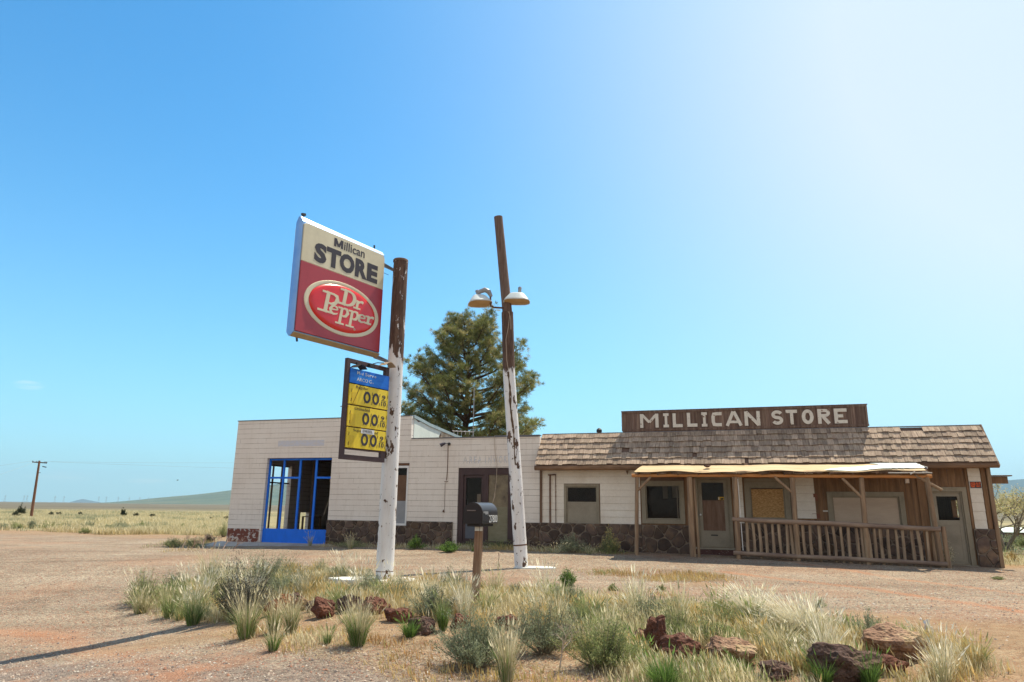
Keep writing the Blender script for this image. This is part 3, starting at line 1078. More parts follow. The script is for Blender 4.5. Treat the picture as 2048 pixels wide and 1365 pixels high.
# entrance
en = empty('entrance_door', (0, 0, 0))
en.parent = gar
mb = MB()
wall(mb, 9.835, 11.945, .255, 2.965, [(10.02, 10.80, .42, 2.72), (10.98, 11.72, .42, 2.72)], FU, .05, .15)
mb.build('door_frame', M_PURPLE, en, bev=.004)
mb = MB()
wall(mb, 10.03, 10.79, .425, 2.71, [(10.11, 10.71, 1.30, 2.62)], FU, .09, .13)
mb.build('door_leaf', M_PURPLE, en)
MB().box(10.11, 10.71, .105, .112, 1.30, 2.62).build('pane', M_GLASS, en)
MB().box(10.13, 10.69, .085, .089, .50, 1.2).build('door_panel', plain('blue_grey_panel', (.09, .10, .13), .45), en)
t = NT('painted_reflection_pane')  # reflected field and brush painted into the pane's colour
n1 = t.noise(2.2, (1.4, 1, 1.4), 9, .72)
n2 = t.noise(3.2, (1, 1, 2.0), 7, .7)
spz = t.n('SeparateXYZ', i0=t.tc.outputs['Object'])
c = t.ramp(n1, [(.33, (.06, .042, .028)), (.46, (.15, .115, .07)), (.62, (.205, .16, .095))])
c = t.mix(t.step(spz.outputs[2], 1.58, 1.62), t.ramp(n2, [(.3, (.14, .125, .07)), (.7, (.205, .185, .12))]), c)
M_REFLPANE = t.fin(c, .35, .45)
MB().box(10.975, 11.725, .10, .115, .42, 2.72).build('pane', M_REFLPANE, en)
MB().box(9.8, 11.98, -.03, .2, .17, .252).build('threshold', M_CONC, en)
# room behind the entrance, seen through the glass
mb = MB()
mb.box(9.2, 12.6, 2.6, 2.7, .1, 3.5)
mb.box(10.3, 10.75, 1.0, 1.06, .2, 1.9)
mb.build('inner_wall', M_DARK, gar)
MB().box(10.36, 10.50, .6, .62, 1.45, 2.05).build('paper_notice', M_PANEL, gar)
# stone skirts
for u0, u1, z1 in ((4.545, 7.13, 1.05), (7.132, 7.868, .895), (7.87, 9.68, 1.06), (12.04, 12.895, 1.08)):
    mb = MB()
    mb.box(u0, u1, -.075, -.004, -.2, z1)
    sk = mb.build('stone_skirt', M_MORTAR, gar, bev=.01)
    stones(u0, u1, .02, z1, -.074, int(u0 * 10), 0).build('stones', M_STN, sk)
# flaking red base at the corner
MB().box(.03, 1.50, -.012, -.003, .16, .66).build('red_base_paint', M_REDPEEL, gar)
# flush patch where a sign was painted out
t = NT('faded_sign_patch')
m_ = t.ramp(t.noise(6, (1, 1, 2), 6, .7), [(.35, (.60, .56, .53)), (.6, (.55, .57, .66))])
M_GHOST = t.fin(m_, .8, .2)
MB().box(2.02, 4.14, -.004, -.001, 3.86, 4.09).build('faded_sign_patch', M_GHOST, gar)
# outside lamp and conduit
la = empty('wall_lamp', (9.30, 0, 3.83))
la.parent = gar
mb = MB()
mb.tube([(.12, 0, .02), (.12, -.10, .03), (.02, -.14, .02)], .012, 6)
mb.tube([(.14, 0, .01), (.14, -.03, .01)], .055, 12)
mb.build('lamp_arm', M_WIRE, la, True)
mb = MB()
mb.tube([(.05, -.14, .03), (-.03, -.17, .0), (-.13, -.20, -.05)], [.035, .055, .075], 12)
mb.build('lamp_shade', plain('dark_lamp', (.07, .06, .08), .5), la, True)
mb = MB()
mb.tube([(9.40, -.012, 3.80), (9.405, -.012, 2.9), (9.38, -.012, 2.52)], .012, 6)
mb.tube([(9.30, -.012, 2.48), (9.38, -.012, 2.47), (9.44, -.012, 2.49)], .012, 6)
mb.tube([(9.33, -.015, 2.44), (9.34, -.010, 1.42)], .006, 5)
mb.build('conduit', M_RUST, gar)
mb = MB()
mb.tube([(9.28, -.02, 1.40), (9.30, -.03, 1.47), (9.33, -.02, 1.38)], .018, 6)
mb.build('wall_bracket', M_RUST, gar)
# loose wire hanging in front of the entrance
mb = MB()
mb.tube([(11.22, -.03, 4.1), (11.22, -.03, 3.8), (11.25, -.03, 3.45), (11.33, -.04, 3.1), (11.32, -.06, 2.5), (11.28, -.08, 2.1)], .008, 5)
mb.tube([(11.28, -.08, 2.1), (11.27, -.08, 1.95), (11.2, -.08, 1.74)], [.012, .02, .008], 5)
mb.build('loose_wire', M_PANEL, gar)
# faded blue lettering over the entrance


def text(s, rect, fn, d0, d1, name, mat, parent=None, off=0.0, wadj=None):
    """built-in typeface fitted into rect=(a0,a1,b0,b1); fn(a,b,d) -> 3D"""
    cu = bpy.data.curves.new('tmp', 'FONT')
    cu.body = s
    cu.offset = off
    cu.resolution_u = 3
    cu.fill_mode = 'NONE'
    cu.extrude = 0
    cu.fill_mode = 'BOTH'
    ob = bpy.data.objects.new('tmp', cu)
    COL.objects.link(ob)
    bpy.context.view_layer.update()
    dg = bpy.context.evaluated_depsgraph_get()
    me = bpy.data.meshes.new_from_object(ob.evaluated_get(dg))
    bpy.data.objects.remove(ob)
    vs = np.array([v.co[:2] for v in me.vertices])
    lo, hi = vs.min(0), vs.max(0)
    a0, a1, b0, b1 = rect
    P = [(a0 + (x - lo[0]) / (hi[0] - lo[0]) * (a1 - a0), b0 + (y - lo[1]) / (hi[1] - lo[1]) * (b1 - b0)) for x, y in vs]
    bm_f = [tuple(p.vertices) for p in me.polygons]
    # boundary edges -> side walls
    cnt = {}
    for f in bm_f:
        for i in range(len(f)):
            e = (f[i], f[(i + 1) % len(f)])
            cnt[tuple(sorted(e))] = cnt.get(tuple(sorted(e)), []) + [e]
    n = len(P)
    V = [fn(p[0], p[1], d1) for p in P] + [fn(p[0], p[1], d0) for p in P]
    fs = list(bm_f) + [tuple(reversed([i + n for i in f])) for f in bm_f]
    for k, e in cnt.items():
        if len(e) == 1:
            a, b = e[0]
            fs.append((b, a, a + n, b + n))
    bpy.data.meshes.remove(me)
    mb = MB()
    mb.add(V, fs)
    return mb.build(name, mat, parent)


def ribbons(strokes, fn, d0, d1, name, mat, parent):
    """strokes: (points, widths) in 2D, raised from d0 to d1; each a hair prouder than the last"""
    mb = MB()
    for k, (pts, ws) in enumerate(strokes):
        pts = [Vector(p) for p in pts]
        if not hasattr(ws, '__len__'):
            ws = [ws] * len(pts)
        closed = (pts[0] - pts[-1]).length < 1e-6 and len(pts) > 3
        if closed:
            pts = pts[:-1]
            ws = list(ws)[:len(pts)]
        n = len(pts)
        Lf, Rt = [], []
        for i in range(n):
            a = pts[i - 1] if (closed or i > 0) else pts[i]
            b = pts[(i + 1) % n] if (closed or i < n - 1) else pts[i]
            d = (b - a).normalized()
            nn = Vector((-d.y, d.x))
            if closed or 0 < i < n - 1:
                d1_ = (pts[i] - a).normalized()
                nn = nn / max(.55, nn.dot(Vector((-d1_.y, d1_.x))))
            Lf.append(pts[i] + nn * ws[i] / 2)
            Rt.append(pts[i] - nn * ws[i] / 2)
        e = (d1 - d0) * .02 * k
        vs = []
        for i in range(n):
            vs += [fn(*Lf[i], d1 + e), fn(*Rt[i], d1 + e), fn(*Lf[i], d0), fn(*Rt[i], d0)]
        fs = []
        for i in range(n if closed else n - 1):
            a, b = i * 4, ((i + 1) % n) * 4
            fs += [(a, a + 1, b + 1, b), (a, b, b + 2, a + 2), (a + 1, a + 3, b + 3, b + 1)]
        if not closed:
            fs += [(0, 2, 3, 1), ((n - 1) * 4, (n - 1) * 4 + 1, (n - 1) * 4 + 3, (n - 1) * 4 + 2)]
        mb.add(vs, fs)
    return mb.build(name, mat, parent)


t = NT('worn_blue_lettering')
c = t.mix(t.step(t.noise(14, (1, 1, .5), 6, .8), .43, .52), (.50, .53, .62), (.60, .555, .50))
M_GBLUE = t.fin(c, .8, .2)
FWALL = lambda a, b, d: (a, d, b)
for ch, u0, u1 in (('A', 10.0, 10.19), ('R', 10.25, 10.38), ('E', 10.42, 10.54), ('A', 10.58, 10.72), ('I', 10.86, 10.89), ('N', 10.98, 11.10), ('W', 11.16, 11.34), ('O', 11.38, 11.52), ('R', 11.57, 11.70), ('K', 11.73, 11.85)):
    text(ch, (u0, u1, 3.13, 3.38), FWALL, .003, -.001, 'faded_letter', M_GBLUE, gar, .02)

# things in and on the garage
tb = empty('wooden_table', tuple(O + UX * .95 + VX * 4.35 + np.array([0, 0, .13])), FROT, 'small worn wooden table inside the garage behind the blue window', 'table')
MB().box(-.3, .35, -.25, .35, .93, .97).build('tabletop', M_POSTW, tb)
for a, b in ((-.27, -.22), (.30, -.22), (-.27, .30), (.30, .30)):
    MB().box(a - .035, a + .035, b - .035, b + .035, 0, .93).build('leg', M_POSTW, tb)

ant = empty('television_antenna', tuple(O + UX * 9.92 + VX * 1.2 + np.array([0, 0, 3.78])), FROT, 'thin television antenna mast on the garage roof before the pine', 'antenna')
MB().tube([(0, 0, 0), (0, 0, 2.35)], .018, 8).build('mast', M_GALV, ant, True)
mb = MB()
mb.tube([(-.85, 0, .68), (.03, 0, .62)], .014, 6)
for k in range(5):
    x = -.8 + k * .16
    mb.tube([(x, -.18 + .02 * k, .68 - .01 * k), (x, .18 - .02 * k, .68 - .01 * k)], .007, 5)
    mb.tube([(x, 0, .68), (x, 0, .52)], .007, 5)
mb.build('antenna_boom', M_WHITE, ant)

sl_ = MB()
pts = [(-.25, 0.0, .155), (4.9, 0.0, .17), (5.0, -.9, .02), (3.2, -1.75, .0), (1.6, -1.95, .0), (-.4, -1.9, .0)]
vs = pts + [(a, b, -.25) for a, b, c in pts]
sl_.add(vs, [(0, 5, 4, 3, 2, 1), (6, 7, 8, 9, 10, 11)] + [(i, (i + 1) % 6, 6 + (i + 1) % 6, 6 + i) for i in range(6)])
ap = sl_.build('concrete_apron', M_CONC)
ap.location = tuple(O)
ap.rotation_euler = (0, 0, FROT)
tag(ap, 'cracked concrete apron slab before the blue framed garage window', 'concrete slab')

# ------------------------------------------------------------------ store (timber fronted wing)
sto = empty('store_building', tuple(O + UX * 12.9), FROT,
            'long timber fronted store with shingled mansard roof and log porch', 'building')
S0 = 12.9


def SB():
    return MB()


class SM(MB):
    """mesh builder whose u is measured from the garage corner"""

    def build(s, *a, **k):
        s.v = [(x - S0, y, z) for x, y, z in s.v]
        return super().build(*a, **k)


H1 = (13.86, 14.92, 1.08, 2.31)
H2 = (16.56, 17.67, 1.26, 2.36)
HD = (18.24, 19.18, .42, 2.54)
H3 = (19.86, 20.88, 1.33, 2.30)
HG = (22.22, 24.12, .45, 2.04)
HR = (24.98, 25.76, .12, 2.18)
mb = SM()
wall(mb, 12.90, 26.50, -.2, 3.50, [H1, H2, HD, H3, HG, HR], FU, .01, .14)
mb.build('front_wall', M_PLY, sto)
mb = SM()
wall(mb, .14, 8.0, -.2, 3.52, [(2.75, 3.45, 1.42, 1.98)], FV, 26.36, 26.50)
mb.build('side_wall', M_PLY, sto)
mb = SM()
mb.box(12.905, 26.36, 7.9, 8.0, -.2, 3.7)
mb.build('back_wall', M_PLY, sto)
mb = SM()
mb.add([(12.905, .56, 3.90), (26.6, .56, 3.90), (26.6, 8.3, 3.55), (12.905, 8.3, 3.55), (12.905, .56, 4.0), (26.6, .56, 4.0), (26.6, 8.3, 3.65), (12.905, 8.3, 3.65)],
       [(0, 3, 2, 1), (4, 5, 6, 7), (0, 1, 5, 4), (1, 2, 6, 5), (2, 3, 7, 6), (3, 0, 4, 7)])
mb.build('roof', M_DARK, sto)
mb = SM()
mb.box(12.91, 26.35, .15, 7.9, -.1, .35)
mb.build('floor', M_DARK, sto)
mb = SM()
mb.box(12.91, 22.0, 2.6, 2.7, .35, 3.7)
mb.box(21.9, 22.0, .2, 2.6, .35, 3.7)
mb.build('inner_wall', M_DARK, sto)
# bits seen through the shop window
mb = SM()
mb.box(16.95, 17.12, 1.9, 1.93, 1.95, 2.40)
mb.box(17.28, 17.48, 1.9, 1.93, 1.98, 2.40)
mb.build('paper_notice', M_PANEL, sto)
mb = SM()
mb.box(17.53, 17.56, .5, .53, .5, 3.0)
mb.build('curtain_rod', M_PANEL, sto)


def lap(mb, u0, u1, z0, z1, st=.235, v=0.008):
    n = int(round((z1 - z0) / st))
    st = (z1 - z0) / n
    for i in range(n):
        a, b = z0 + i * st, z0 + (i + 1) * st - .004
        e0, e1 = u0, u1
        mb.add([(e0, v - .030, a), (e1, v - .030, a), (e1, v - .012, b), (e0, v - .012, b), (e0, v, a), (e1, v, a), (e1, v, b), (e0, v, b)],
               [(0, 1, 2, 3), (0, 4, 5, 1), (3, 2, 6, 7), (0, 3, 7, 4), (1, 5, 6, 2)])


mb = SM()
laps = [(12.96, 13.77, 1.09, 2.86), (15.03, 16.38, 1.09, 2.86), (13.773, 15.027, 2.41, 2.86), (19.34, 19.64, 1.0, 2.86), (21.20, 21.76, 1.35, 2.86), (25.985, 26.30, 1.13, 2.86)]
for q in laps:
    mb = SM()
    lap(mb, *q)
    mb.build('lap_siding', M_LAP, sto)
for u0, u1, z1 in ((12.90, 16.40, 1.085), (16.402, 18.06, 1.075)):
    mb = SM()
    mb.box(u0, u1, -.085, .005, -.2, z1)
    sk = mb.build('stone_skirt', M_MORTAR, sto, bev=.01)
    stones(u0, u1, .02, z1, -.084, int(u0 * 10), S0, .40).build('stones', M_STN, sk)
mb = SM()
mb.box(19.33, 24.60, -.085, .005, -.2, 1.18)
sk = mb.build('stone_skirt', M_MORTAR, sto, bev=.01)
stones(19.33, 24.60, .0, 1.18, -.084, 77, S0, .40).build('stones', M_STN, sk)
mb = SM()
mb.box(25.93, 26.44, -.085, .005, -.2, 1.12)
sk = mb.build('stone_skirt', M_MORTAR, sto, bev=.01)
stones(25.93, 26.44, .0, 1.12, -.084, 78, S0, .40).build('stones', M_STN, sk)
# red broken strip left where siding came off
M_TORN = M('red_sheathing', [(.18, .07, .045), (.27, .12, .075)], 4, .85, .3)
for a in ((21.72, 21.84, 1.88, 2.10), (21.64, 21.86, 1.36, 1.50)):
    mb = SM()
    mb.box(a[0], a[1], -.012, .008, a[2], a[3])
    mb.build('torn_sheathing', M_TORN, sto)
mb = SM()
mb.box(21.96, 22.10, -.006, .009, 1.56, 1.60)
mb.build('torn_label', M_LETTER, sto)


def framed(name, hole, fw, inner, sub=(), sill=True, v=-.03, fmat=M_TRIM, par=sto):
    """trim boards round a hole, pane or board set back in it"""
    w_ = empty(name, (0, 0, 0))
    w_.parent = par
    u0, u1, z0, z1 = hole
    mb = SM()
    wall(mb, u0 - fw, u1 + fw, z0 - (fw if sill else 0), z1 + fw, [(u0, u1, z0, z1)] + ([] if sill else [(u0, u1, z0 - 9, z0)]), FU, v, .0095)
    mb.build('frame', fmat, w_, bev=.004)
    mb = SM()
    wall(mb, u0 + .002, u1 - .002, z0 + .002, z1 - .002, [(u0 + .035, u1 - .035, z0 + .035, z1 - .035)], FU, .012, .07)
    mb.build('sash', fmat, w_)
    for nm, mt, (a, b, c, d), vv in inner:
        mb = SM()
        mb.box(a, b, vv, vv + .012, c, d)
        mb.build(nm, mt, w_)
    return w_


w1 = framed('window', H1, .085, [('pane', M_GLASS, (13.89, 14.89, 1.78, 2.28), .045), ('lower_panel', M_DOOR, (13.88, 14.90, 1.10, 1.752), .015), ('meeting_rail', M_DOOR, (13.88, 14.90, 1.753, 1.80), .01)])
w2 = framed('window', H2, .14, [('pane', M_GLASS, (16.6, 17.63, 1.30, 2.33), .045)])
mb = SM()
mb.box(16.42, 17.81, -.028, .009, 2.505, 2.62)
mb.build('transom', M_DARK, w2)
w3 = framed('window', H3, .165, [('board', M_OSB, (19.90, 20.85, 1.36, 2.24), .02)])
mb = SM()
mb.box(19.695, 21.045, -.026, .009, 2.47, 2.58)
mb.build('transom', M_TRIM, w3)
mb = SM()
mb.box(21.06, 21.19, -.034, .009, 1.05, 2.75)
mb.build('side_board', M_TRIM, w3)
wg = framed('boarded_opening', (22.24, 24.10, .30, 2.03), .135, [('board', M_PANEL, (22.28, 24.06, .30, 1.99), .03)], sill=False)
# front door
dr = framed('front_door', HD, .10, [], sill=False)
mb = SM()
wall(mb, 18.26, 19.16, .43, 2.52, [(18.37, 19.05, .93, 2.44)], FU, .025, .065)
mb.build('door_leaf', M_DOOR, dr, bev=.004)
mb = SM()
mb.box(18.37, 19.05, .047, .053, 1.88, 2.44)
mb.build('pane', M_GLASS, dr)
mb = SM()
mb.box(18.37, 18.705, .04, .05, .93, 1.878)
mb.box(18.71, 19.05, .04, .05, .93, 1.878)
mb.build('board', M('brown_plywood_sheet', [(.13, .075, .05), (.19, .115, .08), (.23, .15, .11)], 3, .8, .2, st=(3, 3, .5)), dr)
mb = SM()
mb.tube([(18.30, .025, 1.42), (18.30, -.03, 1.42)], [.012, .012], 8)
mb.tube([(18.30, -.025, 1.42), (18.30, -.04, 1.42), (18.30, -.065, 1.42)], [.02, .032, .02], 10)
mb.build('door_knob', M_WHITE, dr, True)
mb = SM()
mb.box(18.59, 18.80, .018, .026, .77, .81)
mb.build('mail_slot', M_WIRE, dr)
mb = SM()
mb.box(18.10, 19.30, -.16, .01, .36, .415)
mb.build('threshold', M_DOOR, dr)
mb = SM()
mb.box(18.12, 19.28, -.14, .0, .05, .355)
mb.build('step', M('brown_red_step', [(.07, .03, .03), (.12, .06, .05)], 3, .8, .4, 20, peel=((.45, .40, .36), .62, 14, (1, 1, 2))), dr)
yl = SM()
yl.box(18.87, 19.10, .036, .040, 1.89, 1.99)
yn = yl.build('yellow_notice', plain('yellow_card', (.62, .36, .02), .5), dr)
mb = SM()
mb.prism([(18.95, 1.90), (19.02, 1.90), (19.03, 1.94), (19.07, 1.965), (19.0, 1.955), (18.94, 1.94)], lambda a, b, d: (a, d, b), .033, .0358)
mb.build('printed_shape', M_WIRE, yn)
mb = SM()
mb.box(18.883, 18.905, .033, .0358, 1.90, 1.975)
mb.build('printed_margin', M_WHITE, yn)
# end door
d2 = framed('end_door', HR, .13, [], sill=False)
mb = SM()
wall(mb, 25.0, 25.74, .13, 2.16, [(25.10, 25.64, 1.36, 2.04)], FU, .05, .09)
mb.box(25.10, 25.64, .042, .0495, 1.20, 1.30)
mb.box(25.08, 25.13, .042, .0495, .25, 1.2)
mb.box(25.61, 25.66, .042, .0495, .25, 1.2)
mb.box(25.08, 25.66, .042, .0495, .20, .25)
mb.build('door_leaf', M_DOOR, d2, bev=.003)
mb = SM()
mb.box(25.10, 25.64, .068, .074, 1.36, 2.04)
mb.build('pane', M_GLASS, d2)
mb = SM()
mb.box(24.82, 25.90, -.12, .01, .02, .115)
mb.build('threshold', M_DOOR, d2)
# upright boards and battens of the front
mb = SM()
for u in (21.80, 22.0, 24.30, 24.47):
    mb.box(u, u + .015, .002, .009, 1.2, 2.85)
for u in np.arange(22.3, 25.9, .21):
    mb.box(u, u + .012, .002, .009, 2.36, 2.86)
mb.build('board_joint', M_DARKLINE, sto)
mb = SM()
mb.box(24.62, 24.76, -.03, .009, .1, 2.86)
mb.box(25.91, 25.965, -.025, .009, 1.13, 2.86)
mb.box(26.32, 26.43, -.03, .009, 1.13, 2.86)
mb.build('trim_board', M_PLY, sto)
mb = SM()
mb.bar((26.505, -.02, -.1), (26.505, -.02, 2.86), .11, .12)
mb.build('corner_post', M_POSTW, sto, bev=.01)
mb = SM()
mb.box(26.56, 27.05, .2, .32, 2.42, 2.62)
mb.box(26.50, 27.15, .12, .40, 2.63, 2.66)
mb.build('outrigger', M_PLY, sto)
# pipes on the siding
mb = SM()
mb.box(12.94, 13.0, -.06, -.005, 1.09, 2.85)
mb.build('corner_board', M_DARKLINE, sto)
mb = SM()
mb.tube([(13.29, -.055, 1.09), (13.29, -.055, 2.72)], .028, 8)
mb.tube([(13.22, -.055, 2.70), (13.50, -.055, 2.71)], .022, 8)
mb.build('vent_pipe', M_RUST, sto)
mb = SM()
mb.tube([(13.49, -.045, 1.09), (13.485, -.045, 2.70)], .012, 6)
for z in (1.5, 1.95, 2.1, 2.3):
    mb.box(13.475, 13.505, -.06, -.03, z, z + .05)
mb.build('conduit', M_RUST, sto)
mb = SM()
mb.prism([(15.93, 2.84), (16.02, 2.84), (15.985, 2.70)], lambda a, b, d: (a, d, b), -.10, -.06)
mb.build('soffit_bracket', M_DARKLINE, sto)

# mansard roof: deck, shingles one by one, eave beam
MZ0, MZ1, MV0, MV1 = 3.00, 4.17, -.60, .45
mb = SM()
mb.prism([(MV0 + .03, MZ0 - .02), (MV0 + .06, MZ0 - .04), (-.001, MZ0 - .04), (-.001, 3.51), (.55, 3.51), (.55, MZ1 - .03), (MV1 + .01, MZ1 - .03)], lambda a, b, d: (d, a, b), 12.92, 26.60)
mb.build('mansard_deck', M_DARK, sto)
mb = SM()
sh = np.array([0, MV0 + .03, MZ0])
dirv = np.array([0, MV1 - (MV0 + .03), MZ1 - MZ0])
Ls = np.linalg.norm(dirv)
dirv /= Ls
nrm = np.array([0, -dirv[2], dirv[1]])
rows = 6
rs = random.Random(3)
for r in range(rows):
    t0 = Ls * r / rows
    u = 12.88
    base = rs.random() * .01
    while u < 26.62:
        wdt = rs.choice((.10, .13, .16, .19, .22)) * (.85 + .3 * rs.random())
        u1 = min(u + wdt, 26.64)
        if u1 - u > .03:
            drop = -.025 + rs.random() * .045 + base
            lift = .026 + rs.random() * .030
            th = .009 + .005 * rs.random()
            L = Ls / rows * 1.25
            if r == rows - 1: L = Ls / rows + .01
            # two or three missing shingles near the top right
            if not (r == rows - 1 and 24.3 < u < 24.9) and rs.random() > .006:
                s0, s1 = t0 + drop, t0 + L
                sk = (rs.random() - .5) * .012
                P0 = sh + dirv * s0 + nrm * lift
                P1 = sh + dirv * s1 + nrm * .004
                vs = [(u + .003, P0[1], P0[2] + sk), (u1 - .004, P0[1], P0[2] - sk), (u1 - .004, P1[1], P1[2]), (u + .003, P1[1], P1[2])]
                vb = [(x, y - nrm[1] * th, z - nrm[2] * th) for x, y, z in vs]
                mb.add(vs + vb, [(0, 1, 2, 3), (7, 6, 5, 4), (0, 4, 5, 1), (1, 5, 6, 2), (3, 7, 4, 0)])
        u = u1
mb.build('shingles', M_SHINGLE, sto)
mb = SM()
mb.box(12.90, 26.62, .435, .60, 4.165, 4.185)
mb.build('ridge_cap', M_FLASH, sto)
mb = SM()
mb.tube([(12.86, -.50, 2.92), (15.0, -.50, 2.925), (18, -.51, 2.92), (22, -.50, 2.915), (26.66, -.50, 2.92)], [.085, .09, .082, .088, .085], 8, wob=.12)
mb.build('eave_beam', M('eave_log', [(.10, .06, .04), (.19, .115, .075), (.33, .20, .12)], 1.5, .85, .5, 16, st=(.6, 3, 3)), sto)
mb = SM()
mb.box(12.93, 26.60, -.42, .005, 2.865, 2.89)
mb.build('soffit', M_PLY, sto)
mb = SM()
mb.prism([(MV0 - .02, MZ0 - .10), (.55, MZ0 - .10), (.55, MZ1 + .02), (MV1 - .03, MZ1 + .02)], lambda a, b, d: (d, a, b), 26.62, 26.66)
mb.build('end_board', M_PLY, sto)

# raised sign board with cut wooden letters
SG = 24.13 / 23.67
bd = empty('sign_board', ((19.28 - S0) * (1 - SG), .46, 1.6 * (1 - SG)))
bd.scale = (SG, 1, SG)
bd.parent = sto
mb = SM()
u = 15.86
while u < 23.46:
    wd = .13 + .05 * rs.random()
    mb.box(u, min(u + wd - .004, 23.47), -.005 - .004 * rs.random(), .04, 4.09, 4.80)
    u += wd
mb.build('boards', M_BOARD, bd)
MB().box(15.85 - S0, 23.48 - S0, .042, .055, 4.09, 4.81).build('backing', M_DARKLINE, bd)
mb = SM()
mb.box(15.83, 23.50, -.03, .05, 4.775, 4.835)
mb.box(15.83, 23.51, -.03, .05, 4.17, 4.225)
mb.box(15.83, 15.88, -.029, .05, 4.228, 4.772)
mb.box(23.45, 23.50, -.029, .05, 4.228, 4.772)
mb.box(15.82, 23.52, -.04, .09, 4.838, 4.86)
mb.build('border', M_BOARD, bd)
for u in (16.2, 18.6, 21.0, 23.2):
    mb = SM()
    mb.bar((u, .05, 4.7), (u, .8, 4.05), .05)
    mb.build('prop', M_DARKLINE, bd)
Z0, Z1 = 4.265, 4.735
hh = Z1 - Z0


def arc(cx, cy, rx, ry, a0, a1, n=12):
    return [(cx + rx * math.cos(math.radians(a0 + (a1 - a0) * i / n)), cy + ry * math.sin(math.radians(a0 + (a1 - a0) * i / n))) for i in range(n + 1)]


def glyph(ch, w, h, s):
    q = s / 2
    if ch == 'M': return [([(q, 0), (q, h)], s), ([(w - q, 0), (w - q, h)], s), ([(q * 1.4, h - q * .5), (w / 2, h * .38)], s * .8), ([(w - q * 1.4, h - q * .5), (w / 2, h * .38)], s * .8)]
    if ch == 'I': return [([(w / 2, 0), (w / 2, h)], s * .8), ([(0, h - q * .8), (w, h - q * .8)], s * .85), ([(0, q * .8), (w, q * .8)], s * .85)]
    if ch == 'L': return [([(q, 0), (q, h)], s), ([(0, q), (w, q)], s)]
    if ch == 'C': return [([(w, h - q), (w * .5, h - q), (q + w * .08, h * .86), (q, h * .68), (q, h * .32), (q + w * .08, h * .14), (w * .5, q), (w * .97, q), (w * .97, h * .2)][:8], s)]
    if ch == 'A': return [([(q * .9, 0), (w / 2 - q * .2, h)], s * .95), ([(w - q * .9, 0), (w / 2 + q * .2, h)], s * .95), ([(w * .25, h * .27), (w * .75, h * .27)], s * .8)]
    if ch == 'N': return [([(q, 0), (q, h)], s), ([(w - q, 0), (w - q, h)], s), ([(q, h - q * .3), (w - q, q * .3)], s * .95)]
    if ch == 'S':
        r = h * .25
        return [(arc(w / 2, h - q - (h / 2 - q) / 2, w / 2 - q, (h / 2 - q) / 2, 20, 270, 14) + arc(w / 2, q + (h / 2 - q) / 2, w / 2 - q, (h / 2 - q) / 2, 90, -160, 14)[1:], s * .95)]
    if ch == 'T': return [([(w / 2, 0), (w / 2, h)], s * .9), ([(0, h - q), (w, h - q)], s)]
    if ch == 'O': return [(arc(w / 2, h / 2, w / 2 - q, h / 2 - q, 0, 360, 24), s)]
    if ch == 'R': return [([(q, 0), (q, h)], s), ([(q, h - q), (w * .55, h - q)] + arc(w * .58, h * .72, w * .42 - q, h * .28 - q, 85, -85, 8) + [(q, h * .44 + q)], s * .9), ([(w * .42, h * .48), (w - q * .9, 0)], s)]
    if ch == 'E': return [([(q, 0), (q, h)], s), ([(0, h - q), (w, h - q)], s), ([(0, h * .5), (w * .7, h * .5)], s * .9), ([(0, q), (w, q)], s)]


for ch, u0, u1 in (('M', 16.46, 17.08), ('I', 17.24, 17.42), ('L', 17.55, 17.87), ('L', 18.02, 18.35), ('I', 18.49, 18.67), ('C', 18.81, 19.14), ('A', 19.25, 19.78), ('N', 19.85, 20.33),
                   ('S', 20.68, 21.03), ('T', 21.12, 21.46), ('O', 21.59, 21.94), ('R', 22.06, 22.43), ('E', 22.54, 22.91)):
    jig = (rs.random() - .5) * .012
    ribbons(glyph(ch, u1 - u0, hh, .105), lambda a, b, d, u0=u0, jig=jig: (u0 + a - S0, d, Z0 + b + jig), -.008, -.033, 'letter', M_LETTER, bd)

# roof vent and wires behind the parapet
rv = empty('roof_vent', tuple(O + UX * 14.86 + VX * 1.0 + np.array([0, 0, 3.99])), FROT, 'small rusty vent pipe with cap on the store roof', 'vent pipe')
MB().tube([(0, 0, 0), (0, 0, .30)], .07, 10).build('pipe', M_RUST, rv, True)
MB().tube([(0, 0, .27), (0, 0, .36), (0, 0, .42)], [.10, .10, .04], 10).build('cap', M_WIRE, rv, True)
mb = MB()
mb.tube([(-.42, 0, .12), (-.40, 0, .22)], .012, 5)
mb.tube([(-.40, 0, .17), (-.15, 0, .20), (0, 0, .26), (.2, 0, .22), (.36, 0, .10)], .012, 5)
mb.build('wire', M_WIRE, rv)

# ------------------------------------------------------------------ porch
PV = -1.35


def log(mb, p0, p1, r0, r1=None, n=9, seg=7, wob=.10, bow=.012):
    r1 = r1 or r0
    p0 = Vector(p0); p1 = Vector(p1)
    pts, rr = [], []
    bx, by = (rs.random() - .5) * 2 * bow, (rs.random() - .5) * 2 * bow
    for i in range(seg + 1):
        k = i / seg
        p = p0.lerp(p1, k)
        s_ = math.sin(k * math.pi)
        if abs(p1.z - p0.z) > (p1 - p0).length * .6:
            p += Vector((bx * s_, by * s_, 0))
        else:
            p += Vector((0, by * s_, bx * s_))
        pts.append(p)
        rr.append((r0 + (r1 - r0) * k) * (1 + (rs.random() - .5) * wob))
    mb.tube(pts, rr, n, wob=.05)


